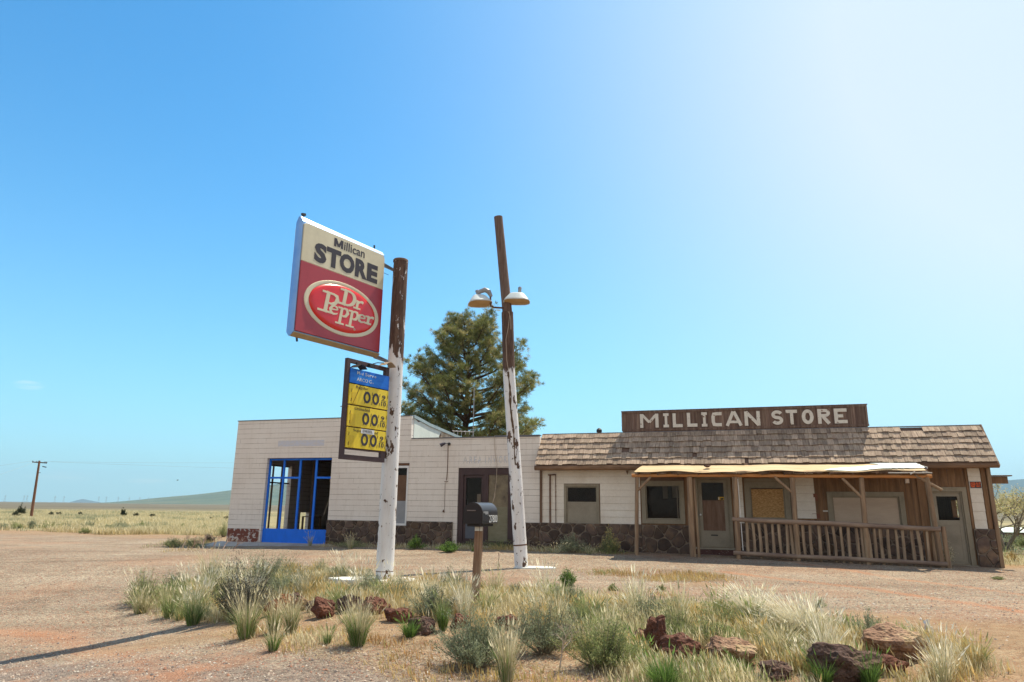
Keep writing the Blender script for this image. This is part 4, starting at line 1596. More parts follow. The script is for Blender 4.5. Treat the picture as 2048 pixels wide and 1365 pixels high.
po = empty('porch', (0, 0, 0))
po.parent = sto
for (ut, zt, ub, zb, r) in ((16.46, 2.56, 16.37, .0, .062), (18.08, 2.56, 18.07, .0, .095), (19.43, 2.56, 19.38, .0, .082), (21.05, 2.54, 21.03, .0, .078), (22.91, 2.54, 22.86, .0, .072), (24.58, 2.54, 24.70, -.05, .075)):
    mb = SM()
    log(mb, (ut, PV, zt), (ub, PV, zb), r * .95, r)
    mb.build('post', M_POSTW, po, True)
mb = SM()
log(mb, (18.21, PV + .02, 2.5), (18.25, PV + .02, .0), .032, .045)
mb.build('split_post', M_POSTW, po, True)
mb = SM()
mb.tube([(19.50, PV - .02, 2.5), (19.52, PV - .02, .42)], .012, 6)
mb.build('downpipe', M_WHITE, po)
mb = SM()
log(mb, (24.84, PV + .02, 1.2), (24.86, PV + .02, -.02), .06, .07)
log(mb, (24.60, PV + .12, 1.1), (24.58, PV + .12, .02), .06, .07)
mb.build('corner_log', M_POSTW, po, True)
mb = SM()
for a, b in ((16.30, 20.4), (20.38, 24.72)):
    log(mb, (a, PV, 2.615 if a < 17 else 2.60), (b, PV, 2.60 if a < 17 else 2.565), .056, .052, seg=14, wob=.12)
mb.build('beam', M_ORANGE, po, True)
for p0, p1 in (((16.90, 2.58), (16.48, 2.16)), ((20.55, 2.56), (21.06, 2.06)), ((22.40, 2.52), (22.90, 1.93)), ((24.28, 2.60), (24.92, 2.18))):
    mb = SM()
    log(mb, (p0[0], PV - .02, p0[1]), (p1[0], PV - .02, p1[1]), .042, .045, seg=4)
    mb.build('brace', M_POSTW, po, True)
# roof: rafters, boards, worn sheet and torn membrane
mb = SM()
for u in np.arange(16.5, 24.8, .62):
    mb.bar((u, -.56, 2.83), (u, -1.44, 2.655), .045, .07)
mb.build('rafter', M_DARKLINE, po)
mb = SM()
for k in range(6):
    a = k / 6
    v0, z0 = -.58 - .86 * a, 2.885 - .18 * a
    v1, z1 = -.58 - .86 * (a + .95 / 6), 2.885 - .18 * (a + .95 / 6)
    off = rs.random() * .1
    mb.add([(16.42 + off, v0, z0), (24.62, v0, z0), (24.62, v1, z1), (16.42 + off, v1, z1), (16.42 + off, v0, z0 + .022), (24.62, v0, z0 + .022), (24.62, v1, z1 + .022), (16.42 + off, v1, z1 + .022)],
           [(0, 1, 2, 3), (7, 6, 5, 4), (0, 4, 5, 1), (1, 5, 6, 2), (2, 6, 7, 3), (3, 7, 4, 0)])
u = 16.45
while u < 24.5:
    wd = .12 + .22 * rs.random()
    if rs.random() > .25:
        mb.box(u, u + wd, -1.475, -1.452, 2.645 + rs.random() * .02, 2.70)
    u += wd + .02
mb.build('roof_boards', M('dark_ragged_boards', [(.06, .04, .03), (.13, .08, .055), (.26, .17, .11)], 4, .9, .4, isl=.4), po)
nu = 90
vsx, fsx = [], []
for i in range(nu + 1):
    u = 16.40 + (24.55 - 16.40) * i / nu
    wv = .022 * math.sin(u * 1.9) + .015 * math.sin(u * 4.3 + 1)
    for k in range(7):
        a = k / 6
        v = -.60 - (.88 + .03 * math.sin(u * 3.1) + .02 * rs.random()) * a
        z = 2.965 - .245 * a + wv * (.3 + .7 * a) + .02 * math.sin(a * 3.14)
        uu = u + (.16 * (1 - a) if i == 0 else 0)
        if i < 2: uu = max(uu, 16.40 + .16 * (1 - a))
        vsx.append((uu, v, z))
for i in range(nu):
    for k in range(6):
        q = i * 7 + k
        fsx.append((q, q + 1, q + 8, q + 7))
n0 = len(vsx)
vsx += [(x, y, z - .012) for x, y, z in vsx]
fsx += [tuple(j + n0 for j in f[::-1]) for f in fsx]
for i in range(nu):
    for k in (0, 6):
        q = i * 7 + k
        fsx.append((q, q + 7, q + 7 + n0, q + n0) if k == 6 else (q + 7, q, q + n0, q + 7 + n0))
for k in range(6):
    fsx.append((k, k + n0, k + 1 + n0, k + 1))
    q = nu * 7 + k
    fsx.append((q, q + 1, q + 1 + n0, q + n0))
SM().add(vsx, fsx).build('roof_sheet', M_CANOPY, po)


def zs(u, v):
    a = (-.60 - v) / .9
    wv = .022 * math.sin(u * 1.9) + .015 * math.sin(u * 4.3 + 1)
    return 2.965 - .245 * a + wv * (.3 + .7 * a) + .02 * math.sin(max(0, min(1, a)) * 3.14)


mp_ = [(21.9, -1.46), (22.15, -1.30), (22.5, -1.12), (23.1, -1.02), (23.5, -.98), (23.45, -.80), (23.3, -.63), (24.52, -.63), (24.60, -1.30), (24.0, -1.36), (23.7, -1.42), (23.2, -1.44), (22.6, -1.47)]
mb = SM()
n = 60
# fill the outline as a fan of small quads on a grid
def inside(u, v, poly):
    c = False
    for (x1, y1), (x2, y2) in zip(poly, poly[1:] + poly[:1]):
        if (y1 > v) != (y2 > v) and u < (x2 - x1) * (v - y1) / (y2 - y1) + x1:
            c = not c
    return c


st = .03
vid = {}
vs, fs = [], []
for i in range(int(2.9 / st)):
    for k in range(int(.95 / st)):
        u, v = 21.8 + i * st, -1.52 + k * st
        if inside(u + st / 2, v + st / 2, mp_):
            q = []
            for di, dk in ((0, 0), (1, 0), (1, 1), (0, 1)):
                key = (i + di, k + dk)
                if key not in vid:
                    vid[key] = len(vs)
                    uu, vv = 21.8 + key[0] * st, -1.52 + key[1] * st
                    uu += (rs.random() - .5) * .012
                    vs.append((uu, vv, zs(uu, vv) + .016 + rs.random() * .003))
                q.append(vid[key])
            fs.append(tuple(q))
mb.add(vs, fs)
mo = mb.build('torn_membrane', M_MEMB, po)
sm = mo.modifiers.new('solid', 'SOLIDIFY')
sm.thickness = .006
sm.offset = 1
mb = SM()
mb.bar((24.35, -1.33, 2.72), (24.62, -1.55, 2.66), .09, .03)
mb.bar((23.6, -1.50, 2.665), (24.70, -1.50, 2.66), .03, .03)
mb.bar((24.15, -1.52, 2.62), (24.27, -1.54, 2.70), .07, .03)
mb.bar((24.52, -.66, 2.92), (24.66, -1.25, 2.81), .02, .05)
mb.build('broken_board', M_LETTER, po)
mb = SM()
mb.tube([(24.10, -1.28, 2.50), (24.10, -1.28, 2.38)], .055, 10)
mb.build('lamp_socket', M_PANEL, po, True)
# railing
ra = empty('railing', (0, 0, 0))
ra.parent = po
RR = lambda u: -.02 + (u - 19.3) / 5.4 * -.13
mb = SM()
log(mb, (19.27, PV - .03, 1.315), (22.0, PV - .04, 1.235), .070, .072, seg=10)
log(mb, (21.9, PV - .02, 1.235), (24.75, PV - .03, 1.125), .072, .066, seg=10)
mb.build('top_rail', M_LOGH, ra, True)
mb = SM()
log(mb, (19.24, PV - .05, .345), (22.1, PV - .05, .275), .064, .062, seg=10)
log(mb, (22.0, PV - .03, .275), (24.80, PV - .05, .205), .066, .062, seg=10)
mb.build('bottom_rail', M_LOGH, ra, True)
bal = [19.66, 19.84, 20.02, 20.19, 20.38, 20.58, 20.76, 20.91, 21.07, 21.23, 21.42, 21.64, 21.85, 22.04, 22.23, 22.42, 22.63, 22.77, 22.93, 23.09, 23.25, 23.43, 23.63, 23.80, 24.04, 24.21, 24.40]
for i, u in enumerate(bal):
    k = (u - 19.3) / 5.4
    mb = SM()
    ln = (rs.random() - .5) * .05
    log(mb, (u + ln, PV + .03, 1.25 - .16 * k), (u - ln * .4, PV + .03, .24 - .14 * k + (rs.random() - .5) * .05), .036 + .014 * rs.random(), .040 + .014 * rs.random(), n=8, seg=4, bow=.018)
    mb.build('baluster', M_LOG, ra, True)

mb = MB()
mb.add([(-.30, .0, 0), (.3, 0, 0), (.3, .02, 0), (-.3, .02, 0)], [(0, 1, 2, 3)])
# stone lying on the porch roof
def rock(name, loc, size, mat, label, seed, group='lava rocks edging the mound', cut=.75, rz=0.0, sub=3, rough=.22, flat=None):
    import bmesh
    bm = bmesh.new()
    bmesh.ops.create_icosphere(bm, subdivisions=sub + 1, radius=1)
    r = np.random.default_rng(seed)
    pl = []
    for _ in range(9):
        d = r.normal(size=3)
        d /= np.linalg.norm(d)
        pl.append((Vector(d), cut * (.72 + .4 * r.random())))
    if flat is not None:
        pl.append((Vector(flat).normalized(), .55))
    off = r.random(3) * 50
    from mathutils import noise as mn
    for v in bm.verts:
        p = v.co.normalized()
        rad = 1.0
        for d, c in pl:
            q = p.dot(d)
            if q > 1e-3:
                rad = min(rad, c / q)
        nz = mn.fractal(p * 1.6 + Vector(off), .8, 2.0, 4) * rough + mn.noise(p * 7 + Vector(off)) * .045 + mn.noise(p * 15 + Vector(off)) * .03
        v.co = p * rad * (1 + nz)
    ex = [max(abs(v.co[i]) for v in bm.verts) for i in range(3)]
    for v in bm.verts:
        v.co = Vector([v.co[i] / ex[i] * size[i] for i in range(3)])
    me = bpy.data.meshes.new(name)
    bm.to_mesh(me)
    bm.free()
    o = link(name, me, mat)
    o.location = loc
    o.rotation_euler = (0, 0, rz)
    return tag(o, label, 'rock', group)


P = O + UX * 18.62 + VX * -1.12
rock('rock', (P[0], P[1], 2.90), (.11, .08, .05), M_ROCKD, 'small dark stone lying on the tan porch roof', 5, None, sub=2)

ko = empty('keep_out_sign', tuple(O + UX * 26.145 + VX * -.028 + np.array([0, 0, 2.375])), FROT, 'small black and orange KEEP OUT sign on the white siding strip', 'sign')
MB().box(-.15, .15, .0, .006, -.10, .10).build('board', M_WIRE, ko)
M_ORNG = plain('orange_print', (.85, .13, .02), .5)
MB().box(-.150, .150, -.001, -.0002, -.100, .100).build('border', M_WHITE, ko)
MB().box(-.142, .142, -.003, -.0013, -.092, .092).build('panel', M_WIRE, ko)
text('KEEP OUT', (-.128, .128, -.070, .070), lambda a, b, d: (a, d, b), -.0032, -.006, 'lettering', M_ORNG, ko, .03)

# ------------------------------------------------------------------ poles
def gl(x, y):
    return float(zg(x, y))


def pole(name, pts, rad, mat, parent=None, n=20, dense=40):
    P = [Vector(p) for p in pts]
    L = [0]
    for a, b in zip(P[:-1], P[1:]):
        L.append(L[-1] + (b - a).length)
    ss = np.linspace(0, L[-1], dense)
    pp, rr = [], []
    for q in ss:
        i = max(0, min(len(P) - 2, int(np.searchsorted(L, q) - 1)))
        k = (q - L[i]) / (L[i + 1] - L[i])
        pp.append(P[i].lerp(P[i + 1], k))
        rr.append(rad[i] + (rad[i + 1] - rad[i]) * k)
    return MB().tube(pp, rr, n, wob=.025).build(name, mat, parent, True)


sx_, sy_ = -2.694, 15.55
M_SIGNPOLE = pole_mat('flaking_sign_pole', 5.0, .45, .60)
sp_ = empty('sign_pole', (sx_, sy_, 0), 0, 'thick weathered sign pole, bare brown on top and flaking white below', 'pole')
pole('pole', [(0, 0, -.3), (0, 0, 3.6), (.005, 0, 7.30)], [.193, .180, .172], M_SIGNPOLE, sp_, 24, 60)
MB().tube([(0, 0, 7.285), (0, 0, 7.33), (0, 0, 7.345)], [.182, .182, .17], 20).build('pole_cap', M_DARKLINE, sp_, True)
MB().tube([(0, 0, .22), (0, 0, .235)], [.194, .194], 24).build('collar', M_RUST, sp_, True)
mb = MB()
ring = [(.75, .05), (.40, .38), (-.35, .42), (-1.0, .32), (-1.25, .10), (-.9, -.25), (-.2, -.50), (.45, -.45), (.72, -.2)]
mb.prism(ring, lambda a, b, d: (sx_ + a, sy_ + b, d), -.25, .075)
tag(mb.build('concrete_pad', M_CONCW, bev=.03), 'whitened concrete pad round the foot of the sign pole', 'concrete pad')

M_LIGHTPOLE = pole_mat('flaking_light_pole', 5.45, .12, .72)
lx, ly = .325, 19.39
lp = empty('light_pole', (lx, ly, 0), 0, 'leaning light pole with two lamp heads, brown above and flaking white below', 'light pole')
pole('pole', [(.02, 0, -.3), (0, 0, 0), (-.15, 0, 2.0), (-.405, 0, 5.37), (-.47, 0, 7.16)], [.185, .182, .178, .174, .172], M_LIGHTPOLE, lp, 24, 60)
pole('upper_pole', [(-.46, 0, 6.9), (-.48, 0, 7.24), (-.785, 0, 10.18)], [.148, .145, .130], M('brown_pole_top', [(.11, .065, .045), (.17, .105, .075), (.24, .16, .12)], 4, .8, .5, 14, st=(4, 4, .4)), lp, 20, 30)
# a long strip of bare wood down the painted part, as a shallow split
crk = []
for i in range(26):
    z = 5.35 - i * .105
    k = (5.37 - z) / 5.37
    crk.append((z, .012 * math.sin(i * .45) + .01 * rs.random() - .03 + .05 * i / 25, (.012 + .022 * rs.random()) * (1.25 - .6 * abs(i - 8) / 17)))
mb = MB()
for (z0, o0, w0), (z1, o1, w1) in zip(crk[:-1], crk[1:]):
    def cp_(z, o):
        cxp = -.15 + (z - 2.0) / 3.37 * -.255
        r = .178 + .0015
        a = o / r + .0
        return (cxp + r * math.sin(a), -r * math.cos(a), z)
    mb.add([cp_(z0, o0 - w0), cp_(z0, o0 + w0), cp_(z1, o1 + w1), cp_(z1, o1 - w1)], [(0, 3, 2, 1)])
mb.build('bare_strip', M('bare_brown_wood', [(.07, .045, .03), (.15, .095, .06)], 6, .9, .4, 20, st=(3, 3, .5)), lp)
MB().tube([(-.045, 0, .585), (-.048, 0, .62)], [.186, .186], 24).build('band', M_RUST, lp, True)
mb = MB()
mb.tube([(-.50, -.02, 7.28), (-.62, -.10, 7.27), (-.86, -.14, 7.27), (-.95, -.15, 7.31), (-.97, -.15, 7.42), (-.97, -.15, 7.62)], .028, 10)
mb.build('lamp_arm', M_RUST, lp, True)
mb = MB()
mb.tube([(-.95, -.15, 7.60), (-1.02, -.15, 7.74), (-1.14, -.16, 7.80), (-1.28, -.17, 7.74), (-1.36, -.18, 7.66)], [.05, .075, .08, .065, .05], 12)
mb.tube([(-1.38, -.16, 7.78), (-1.33, -.16, 7.66), (-1.28, -.18, 7.58)], [.05, .055, .075], 12)
mb.build('ballast_housing', M_GALV, lp, True)


def lamp_head(name, c, rot, tilt, L, W_, Hh, mt):
    """open-bottomed trough reflector: rectangular rim tapering up to a small top"""
    r = empty(name, c)
    r.rotation_euler = (math.radians(tilt[0]), math.radians(tilt[1]), rot)
    r.parent = lp
    def ringp(l, w_, z, k=16, pw=3.2):
        o = []
        for i in range(k):
            a = 2 * math.pi * (i + .5) / k
            ca, sa = math.cos(a), math.sin(a)
            d = (abs(ca) ** pw + abs(sa) ** pw) ** (-1 / pw)
            o.append((l * ca * d, w_ * sa * d, z))
        return o
    lv = [(L, W_, 0), (L * .96, W_ * .95, Hh * .12), (L * .80, W_ * .78, Hh * .45), (L * .62, W_ * .6, Hh * .80), (L * .52, W_ * .5, Hh * .95), (L * .40, W_ * .4, Hh)]
    vs, fs = [], []
    for l, w_, z in lv: vs += ringp(l, w_, z)
    k = 16
    for i in range(len(lv) - 1):
        for j in range(k):
            fs.append((i * k + j, i * k + (j + 1) % k, (i + 1) * k + (j + 1) % k, (i + 1) * k + j))
    fs.append(tuple((len(lv) - 1) * k + j for j in range(k)))
    o = MB().add(vs, fs).build('shade', mt, r, True)
    sd = o.modifiers.new('solid', 'SOLIDIFY')
    sd.thickness = .008
    mbq = MB()
    vs = ringp(L * .97, W_ * .97, .03) + ringp(L * .9, W_ * .9, .012)
    mbq.add(vs, [tuple(range(k)), tuple(range(2 * k - 1, k - 1, -1))] + [(j, (j + 1) % k, k + (j + 1) % k, k + j) for j in range(k)])
    mbq.build('lens', M('tan_lamp_lens', [(.42, .27, .11), (.55, .38, .18)], 3, .5, .1), r)
    return r


M_SHADE = M('pale_lamp_enamel', [(.60, .66, .66), (.72, .77, .76)], 3, .5, .15, peel=((.18, .12, .10), .68, 10, (1, 1, 1)))
lamp_head('lamp_head', (-1.27, -.18, 7.36), math.radians(20), (-13, -5), .36, .24, .27, M_SHADE)
lamp_head('lamp_head', (-.20, -.22, 7.42), math.radians(-6), (-8, 2), .39, .24, .27, M_SHADE)
mb = MB()
mb.tube([(-.12, -.16, 7.60), (-.11, -.15, 7.86)], [.052, .050], 12)
mb.tube([(-.11, -.15, 7.85), (-.11, -.15, 7.90)], [.058, .045], 12)
mb.tube([(-.24, -.20, 7.66), (-.14, -.17, 7.66)], .025, 8)
mb.build('lamp_socket', M_GALV, lp, True)
mb = MB()
mb.tube([(-.45, -.19, 7.14), (-.40, -.21, 7.05), (-.43, -.20, 6.7), (-.50, -.19, 6.3), (-.47, -.195, 5.7), (-.42, -.19, 5.4)], .008, 5)
mb.tube([(-.42, -.19, 7.14), (-.37, -.20, 6.9), (-.36, -.195, 6.6)], .008, 5)
mb.build('loose_wire', M_PANEL, lp)
mb = MB()
ring = [(.95, .02), (.75, .28), (.25, .36), (-.18, .25), (-.22, -.12), (.05, -.26), (.5, -.28), (.85, -.18)]
mb.prism(ring, lambda a, b, d: (lx + a, ly + b, d), -.2, gl(lx, ly) + .035)
tag(mb.build('concrete_pad', M_CONCW, bev=.02), 'whitened concrete pad round the foot of the leaning light pole', 'concrete pad')
# ------------------------------------------------------------------ store sign on the pole
A0 = np.array([-4.41, 13.42, 0.0])      # lower left of the printed face
B0 = np.array([-3.05, 15.43, 0.0])
fd = (B0 - A0) / np.linalg.norm(B0 - A0)
fb = np.array([-fd[1], fd[0], 0])       # away from the viewer
FWd = np.linalg.norm(B0 - A0)           # 2.43
BZ, FHt = 5.01, 2.40
ss_ = empty('store_sign', (A0[0], A0[1], BZ), math.atan2(fd[1], fd[0]), 'big cream and red double sided store sign hung beside the brown pole top', 'sign')
MT = .13
mb = MB()
fr = [(0, 0), (FWd, 0), (FWd, FHt), (0, FHt)]
md = [(-.01, -.075), (FWd + .0, -.085), (FWd + .0, FHt + .10), (-.01, FHt + .13)]
V3 = [(a, 0.02, b) for a, b in fr] + [(a, MT - .03, b) for a, b in md] + [(a, MT + .03, b) for a, b in md] + [(a, 2 * MT - .02, b) for a, b in fr]
fs = [(12, 13, 14, 15)[::-1], (0, 1, 2, 3)]
for r in range(3):
    for j in range(4):
        fs.append((r * 4 + j, r * 4 + 4 + j, r * 4 + 4 + (j + 1) % 4, r * 4 + (j + 1) % 4))
mb.add(V3, fs)
t = NT('sign_cabinet_metal')
c = t.ramp(t.noise(1.5, det=6), [(.3, (.18, .34, .62)), (.6, (.28, .44, .68)), (.8, (.42, .52, .62))])  # blue of the reflected sky put into the metal's base colour
M_CAB = t.fin(c, .3, .5, .55)
mb.build('cabinet', M_CAB, ss_, bev=.01)
mb = MB()
mb.add([(-.01, MT - .04, -.078), (FWd, MT - .04, -.078), (FWd, .0, -.006), (0, .0, -.006), (-.01, MT - .04, -.095), (FWd, MT - .04, -.095), (FWd, -.006, -.02), (0, -.006, -.02)],
       [(0, 1, 2, 3), (7, 6, 5, 4), (0, 4, 5, 1), (1, 5, 6, 2), (2, 6, 7, 3), (3, 7, 4, 0)])
mb.build('bottom_trim', plain('tan_trim', (.46, .33, .18), .6, .3, 0, 4, .25), ss_)
fx = lambda a, b, d: (a, d, b)
M_CREAM = M('cream_sign_face', [(.52, .46, .33), (.60, .545, .41)], .9, .35, .06, 6, spec=.5)
M_MAROON = M('maroon_sign_face', [(.20, .022, .045), (.26, .035, .065)], .9, .35, .06, 6, spec=.5)
M_RED = M('bright_red_dome', [(.50, .012, .016), (.56, .02, .022)], 1, .22, .03, 6, spec=.6)
M_INK = plain('dark_sign_ink', (.045, .035, .045), .5)
for (yf, flip) in ((0.0, False), (2 * MT, True)):
    g = (lambda a, b, d: (a, d, b)) if not flip else (lambda a, b, d: (FWd - a, 2 * MT - d, b))
    S_ = 1
    face = empty('sign_face', (0, 0, 0))
    face.parent = ss_
    MB().prism([(.02, 1.53), (FWd - .02, 1.53), (FWd - .02, FHt - .10), (FWd - .07, FHt - .02), (.10, FHt - .02), (.02, FHt - .06)], g, .019, -.012).build('upper_panel', M_CREAM, face, bev=.008)
    MB().prism([(.02, .02), (FWd - .02, .02), (FWd - .02, 1.526), (.02, 1.526)], g, .019, -.012).build('lower_panel', M_MAROON, face, bev=.008)
    ribbons([([(.878, 2.115), (.878, 2.305)], .062), ([(1.075, 2.115), (1.075, 2.305)], .062), ([(.885, 2.30), (.977, 2.135)], .058), ([(1.068, 2.30), (.977, 2.135)], .058)], g, -.0125, -.016, 'letter', M_INK, face)
    text('illican', (1.135, 1.76, 2.112, 2.315), g, -.0125, -.016, 'lettering', M_INK, face, .014)
    xs = ((.335, .665), (.66, 1.07), (1.04, 1.475), (1.50, 1.87), (1.865, 2.20))
    for ch, (a, b) in zip('STORE', xs):
        text(ch, (a, b, 1.61, 2.045), g, -.0125, -.017, 'letter', M_INK, face, .055)
    # raised oval
    cx_, cz_ = 1.235, .765
    ov = empty('oval_emblem', (0, 0, 0))
    ov.parent = face
    def oval(a, b, prof, name, mt, k=72, hole=False):
        vs, fs = [], []
        for (s_, d_) in prof:
            for i in range(k):
                q = 2 * math.pi * i / k
                vs.append(g(cx_ + a * s_[0] * math.cos(q), cz_ + b * s_[1] * math.sin(q), d_))
        for r in range(len(prof) - 1):
            for i in range(k):
                fs.append((r * k + i, r * k + (i + 1) % k, (r + 1) * k + (i + 1) % k, (r + 1) * k + i))
        if not hole:
            fs.append(tuple((len(prof) - 1) * k + i for i in range(k)))
        MB().add(vs, fs).build(name, mt, ov, True)
    oval(1, 1, [((1.075, .595), -.010), ((1.065, .585), -.022), ((.985, .535), -.028), ((.95, .515), -.020), ((.94, .50), -.011)], 'rim', M_CREAM, hole=True)
    oval(1, 1, [((.962, .518), -.0115), ((.945, .503), -.034), ((.90, .465), -.048), ((.84, .42), -.054), ((.70, .33), -.056)], 'dome', M_RED)

    def serif_word(strokes, nm):
        strokes = [(p, ([q * .84 for q in w_] if hasattr(w_, '__len__') else w_ * .84)) for p, w_ in strokes]
        strokes = [([(1.28 + (a - 1.28) * .93, .78 + (b - .78) * .95) for a, b in p], w_) for p, w_ in strokes]
        ribbons(strokes, g, -.048, -.060, nm, M_CREAM, ov)

    def xf(x0, y0, sc, sl=.16):
        return lambda x, y: (x0 + (x + sl * y) * sc, y0 + y * sc)
    st_ = []

    def D_(T, h):
        return [([T(.16, 0), T(.16, h)], .115), ([T(-.02, .03), T(.30, .03)], .055), ([T(-.02, h - .03), T(.30, h - .03)], .055),
                ([T(.2, h - .03)] + [T(.26 + .20 * math.cos(q), h / 2 + (h / 2 - .035) * math.sin(q)) for q in np.linspace(1.45, -1.45, 12)] + [T(.2, .03)], [.05, .05, .06, .08, .10, .115, .12, .12, .115, .10, .08, .06, .05, .05])]

    def r_(T, h):
        return [([T(.09, 0), T(.09, h)], .085), ([T(-.01, .022), T(.20, .022)], .045), ([T(-.01, h - .022), T(.09, h - .022)], .045),
                ([T(.10, h * .62), T(.15, h * .88), T(.21, h * .95), T(.25, h * .86)], [.03, .05, .065, .08])]

    def e_(T, h):
        return [([T(.08, h * .52), T(.235, h * .58)], .032), ([T(.245, h * .56), T(.225, h * .84), T(.15, h * .96), T(.08, h * .84), T(.045, h * .5), T(.075, h * .18), T(.15, h * .04), T(.23, h * .12), T(.265, h * .22)], [.05, .05, .035, .06, .085, .075, .05, .035, .03])]

    def p_(T, h, d):
        return [([T(.09, -d), T(.09, h)], .085), ([T(-.02, h - .02), T(.09, h - .02)], .045), ([T(-.03, -d + .02), T(.22, -d + .02)], .045),
                ([T(.1, h * .80), T(.16, h * .95), T(.23, h * .90), T(.275, h * .52), T(.23, h * .14), T(.16, h * .05), T(.1, h * .16)], [.03, .045, .07, .09, .07, .045, .03])]

    def P_(T, h):
        return [([T(.20, 0), T(.20, h)], .115), ([T(-.02, .028), T(.40, .028)], .055), ([T(.02, h - .028), T(.30, h - .028)], .055),
                ([T(.22, h - .028), T(.36, h - .03), T(.46, h * .88), T(.49, h * .72), T(.44, h * .54), T(.33, h * .46), T(.22, h * .48)], [.05, .055, .09, .115, .09, .055, .04])]
    st_ += D_(xf(1.03, .84, 1.0), .40)
    st_ += r_(xf(1.50, .845, 1.1), .20)
    st_ += P_(xf(.45, .55, 1.0), .50)
    st_ += e_(xf(.74, .56, 1.05), .20)
    st_ += p_(xf(1.03, .565, 1.05), .205, .185)
    st_ += p_(xf(1.35, .565, 1.05), .205, .185)
    st_ += e_(xf(1.62, .56, 1.0), .20)
    st_ += r_(xf(1.885, .56, 1.05), .20)
    serif_word(st_, 'script_lettering')
    q = arc(1.56, .37, .022, .022, 0, 360, 12)
    ribbons([(q, .006)], g, -.05, -.0585, 'round_mark', M_CREAM, ov)
    text('R', (1.551, 1.569, .359, .381), g, -.05, -.0582, 'round_mark', M_CREAM, ov)
# lifting eyes and brackets to the pole
mb = MB()
mb.bar((.08, MT, FHt + .10), (.08, MT, FHt + .20), .03, .02)
mb.bar((.04, MT, FHt + .19), (.13, MT, FHt + .21), .05, .05)
mb.build('lifting_lug', M_WIRE, ss_)
MB().bar((2.18, MT, FHt + .08), (2.18, MT, FHt + .20), .03, .03).build('lifting_lug', M_WIRE, ss_)
MB().bar((.18, MT, -.07), (.20, MT, -.16), .03, .03).build('lifting_lug', M_WIRE, ss_)
for z in (FHt - .14, -.02):
    mb = MB()
    mb.bar((FWd - .05, MT, z), (FWd + .42, MT * .45, z - .10), .05, .03)
    mb.bar((FWd - .05, MT, z - .06), (FWd + .42, MT * .45, z - .12), .03, .05)
    mb.build('mounting_bracket', M_GALV, ss_)
mb = MB()
mb.tube([(FWd, MT, 2.1), (FWd + .1, MT, 2.02), (FWd + .25, MT * .8, 2.0)], .006, 5)
mb.tube([(FWd + .45, .15, 2.05), (FWd + .55, .1, 1.95), (FWd + .62, .08, 1.85)], .006, 5)
mb.build('loose_wire', M_WIRE, ss_)

# ------------------------------------------------------------------ price sign
A1 = np.array([-3.49, 14.2, 0.0])
B1 = np.array([-2.79, 15.28, 0.0])
pd_ = (B1 - A1) / np.linalg.norm(B1 - A1)
PW, PH, PZ = float(np.linalg.norm(B1 - A1)), 2.12, 2.52
ps = empty('price_sign', (A1[0], A1[1], PZ), math.atan2(pd_[1], pd_[0]), 'tall yellow and blue petrol price board in a dark frame below the store sign', 'sign')
mb = MB()
wall(mb, 0, PW, 0, PH, [(.09, PW - .12, .10, .21), (.09, PW - .12, .235, PH - .215), (.09, PW - .12, PH - .21, PH - .085)], FU, -.02, .06)
M_PFR = M('dark_brown_sign_frame', [(.05, .034, .04), (.075, .05, .055)], 3, .55, .15, 12, peel=((.35, .3, .28), .72, 30, (1, 1, 1)))
mb.build('frame', M_PFR, ps, bev=.006)
pw0, pw1 = .085, PW - .015
MB().box(.10, PW - .13, .0, .05, .24, PH - .22).build('light_box', M_PFR, ps)
M_YEL = M('faded_yellow_panel', [(.56, .40, .022), (.66, .49, .04)], 1.5, .4, .05, 10, st=(1, 1, .6))
M_YEL2 = M('yellow_slot_cover', [(.50, .33, .015), (.56, .40, .03)], 2, .35, .05, 10)
M_BLU = M('faded_blue_panel', [(.008, .07, .33), (.012, .12, .45), (.03, .2, .55)], 2.5, .4, .05, 12, st=(.4, 1, 2))
H_ = PH
rows_ = (('blue', .755, .903), ('y1', .541, .748), ('y2', .322, .533), ('y3', .112, .316))
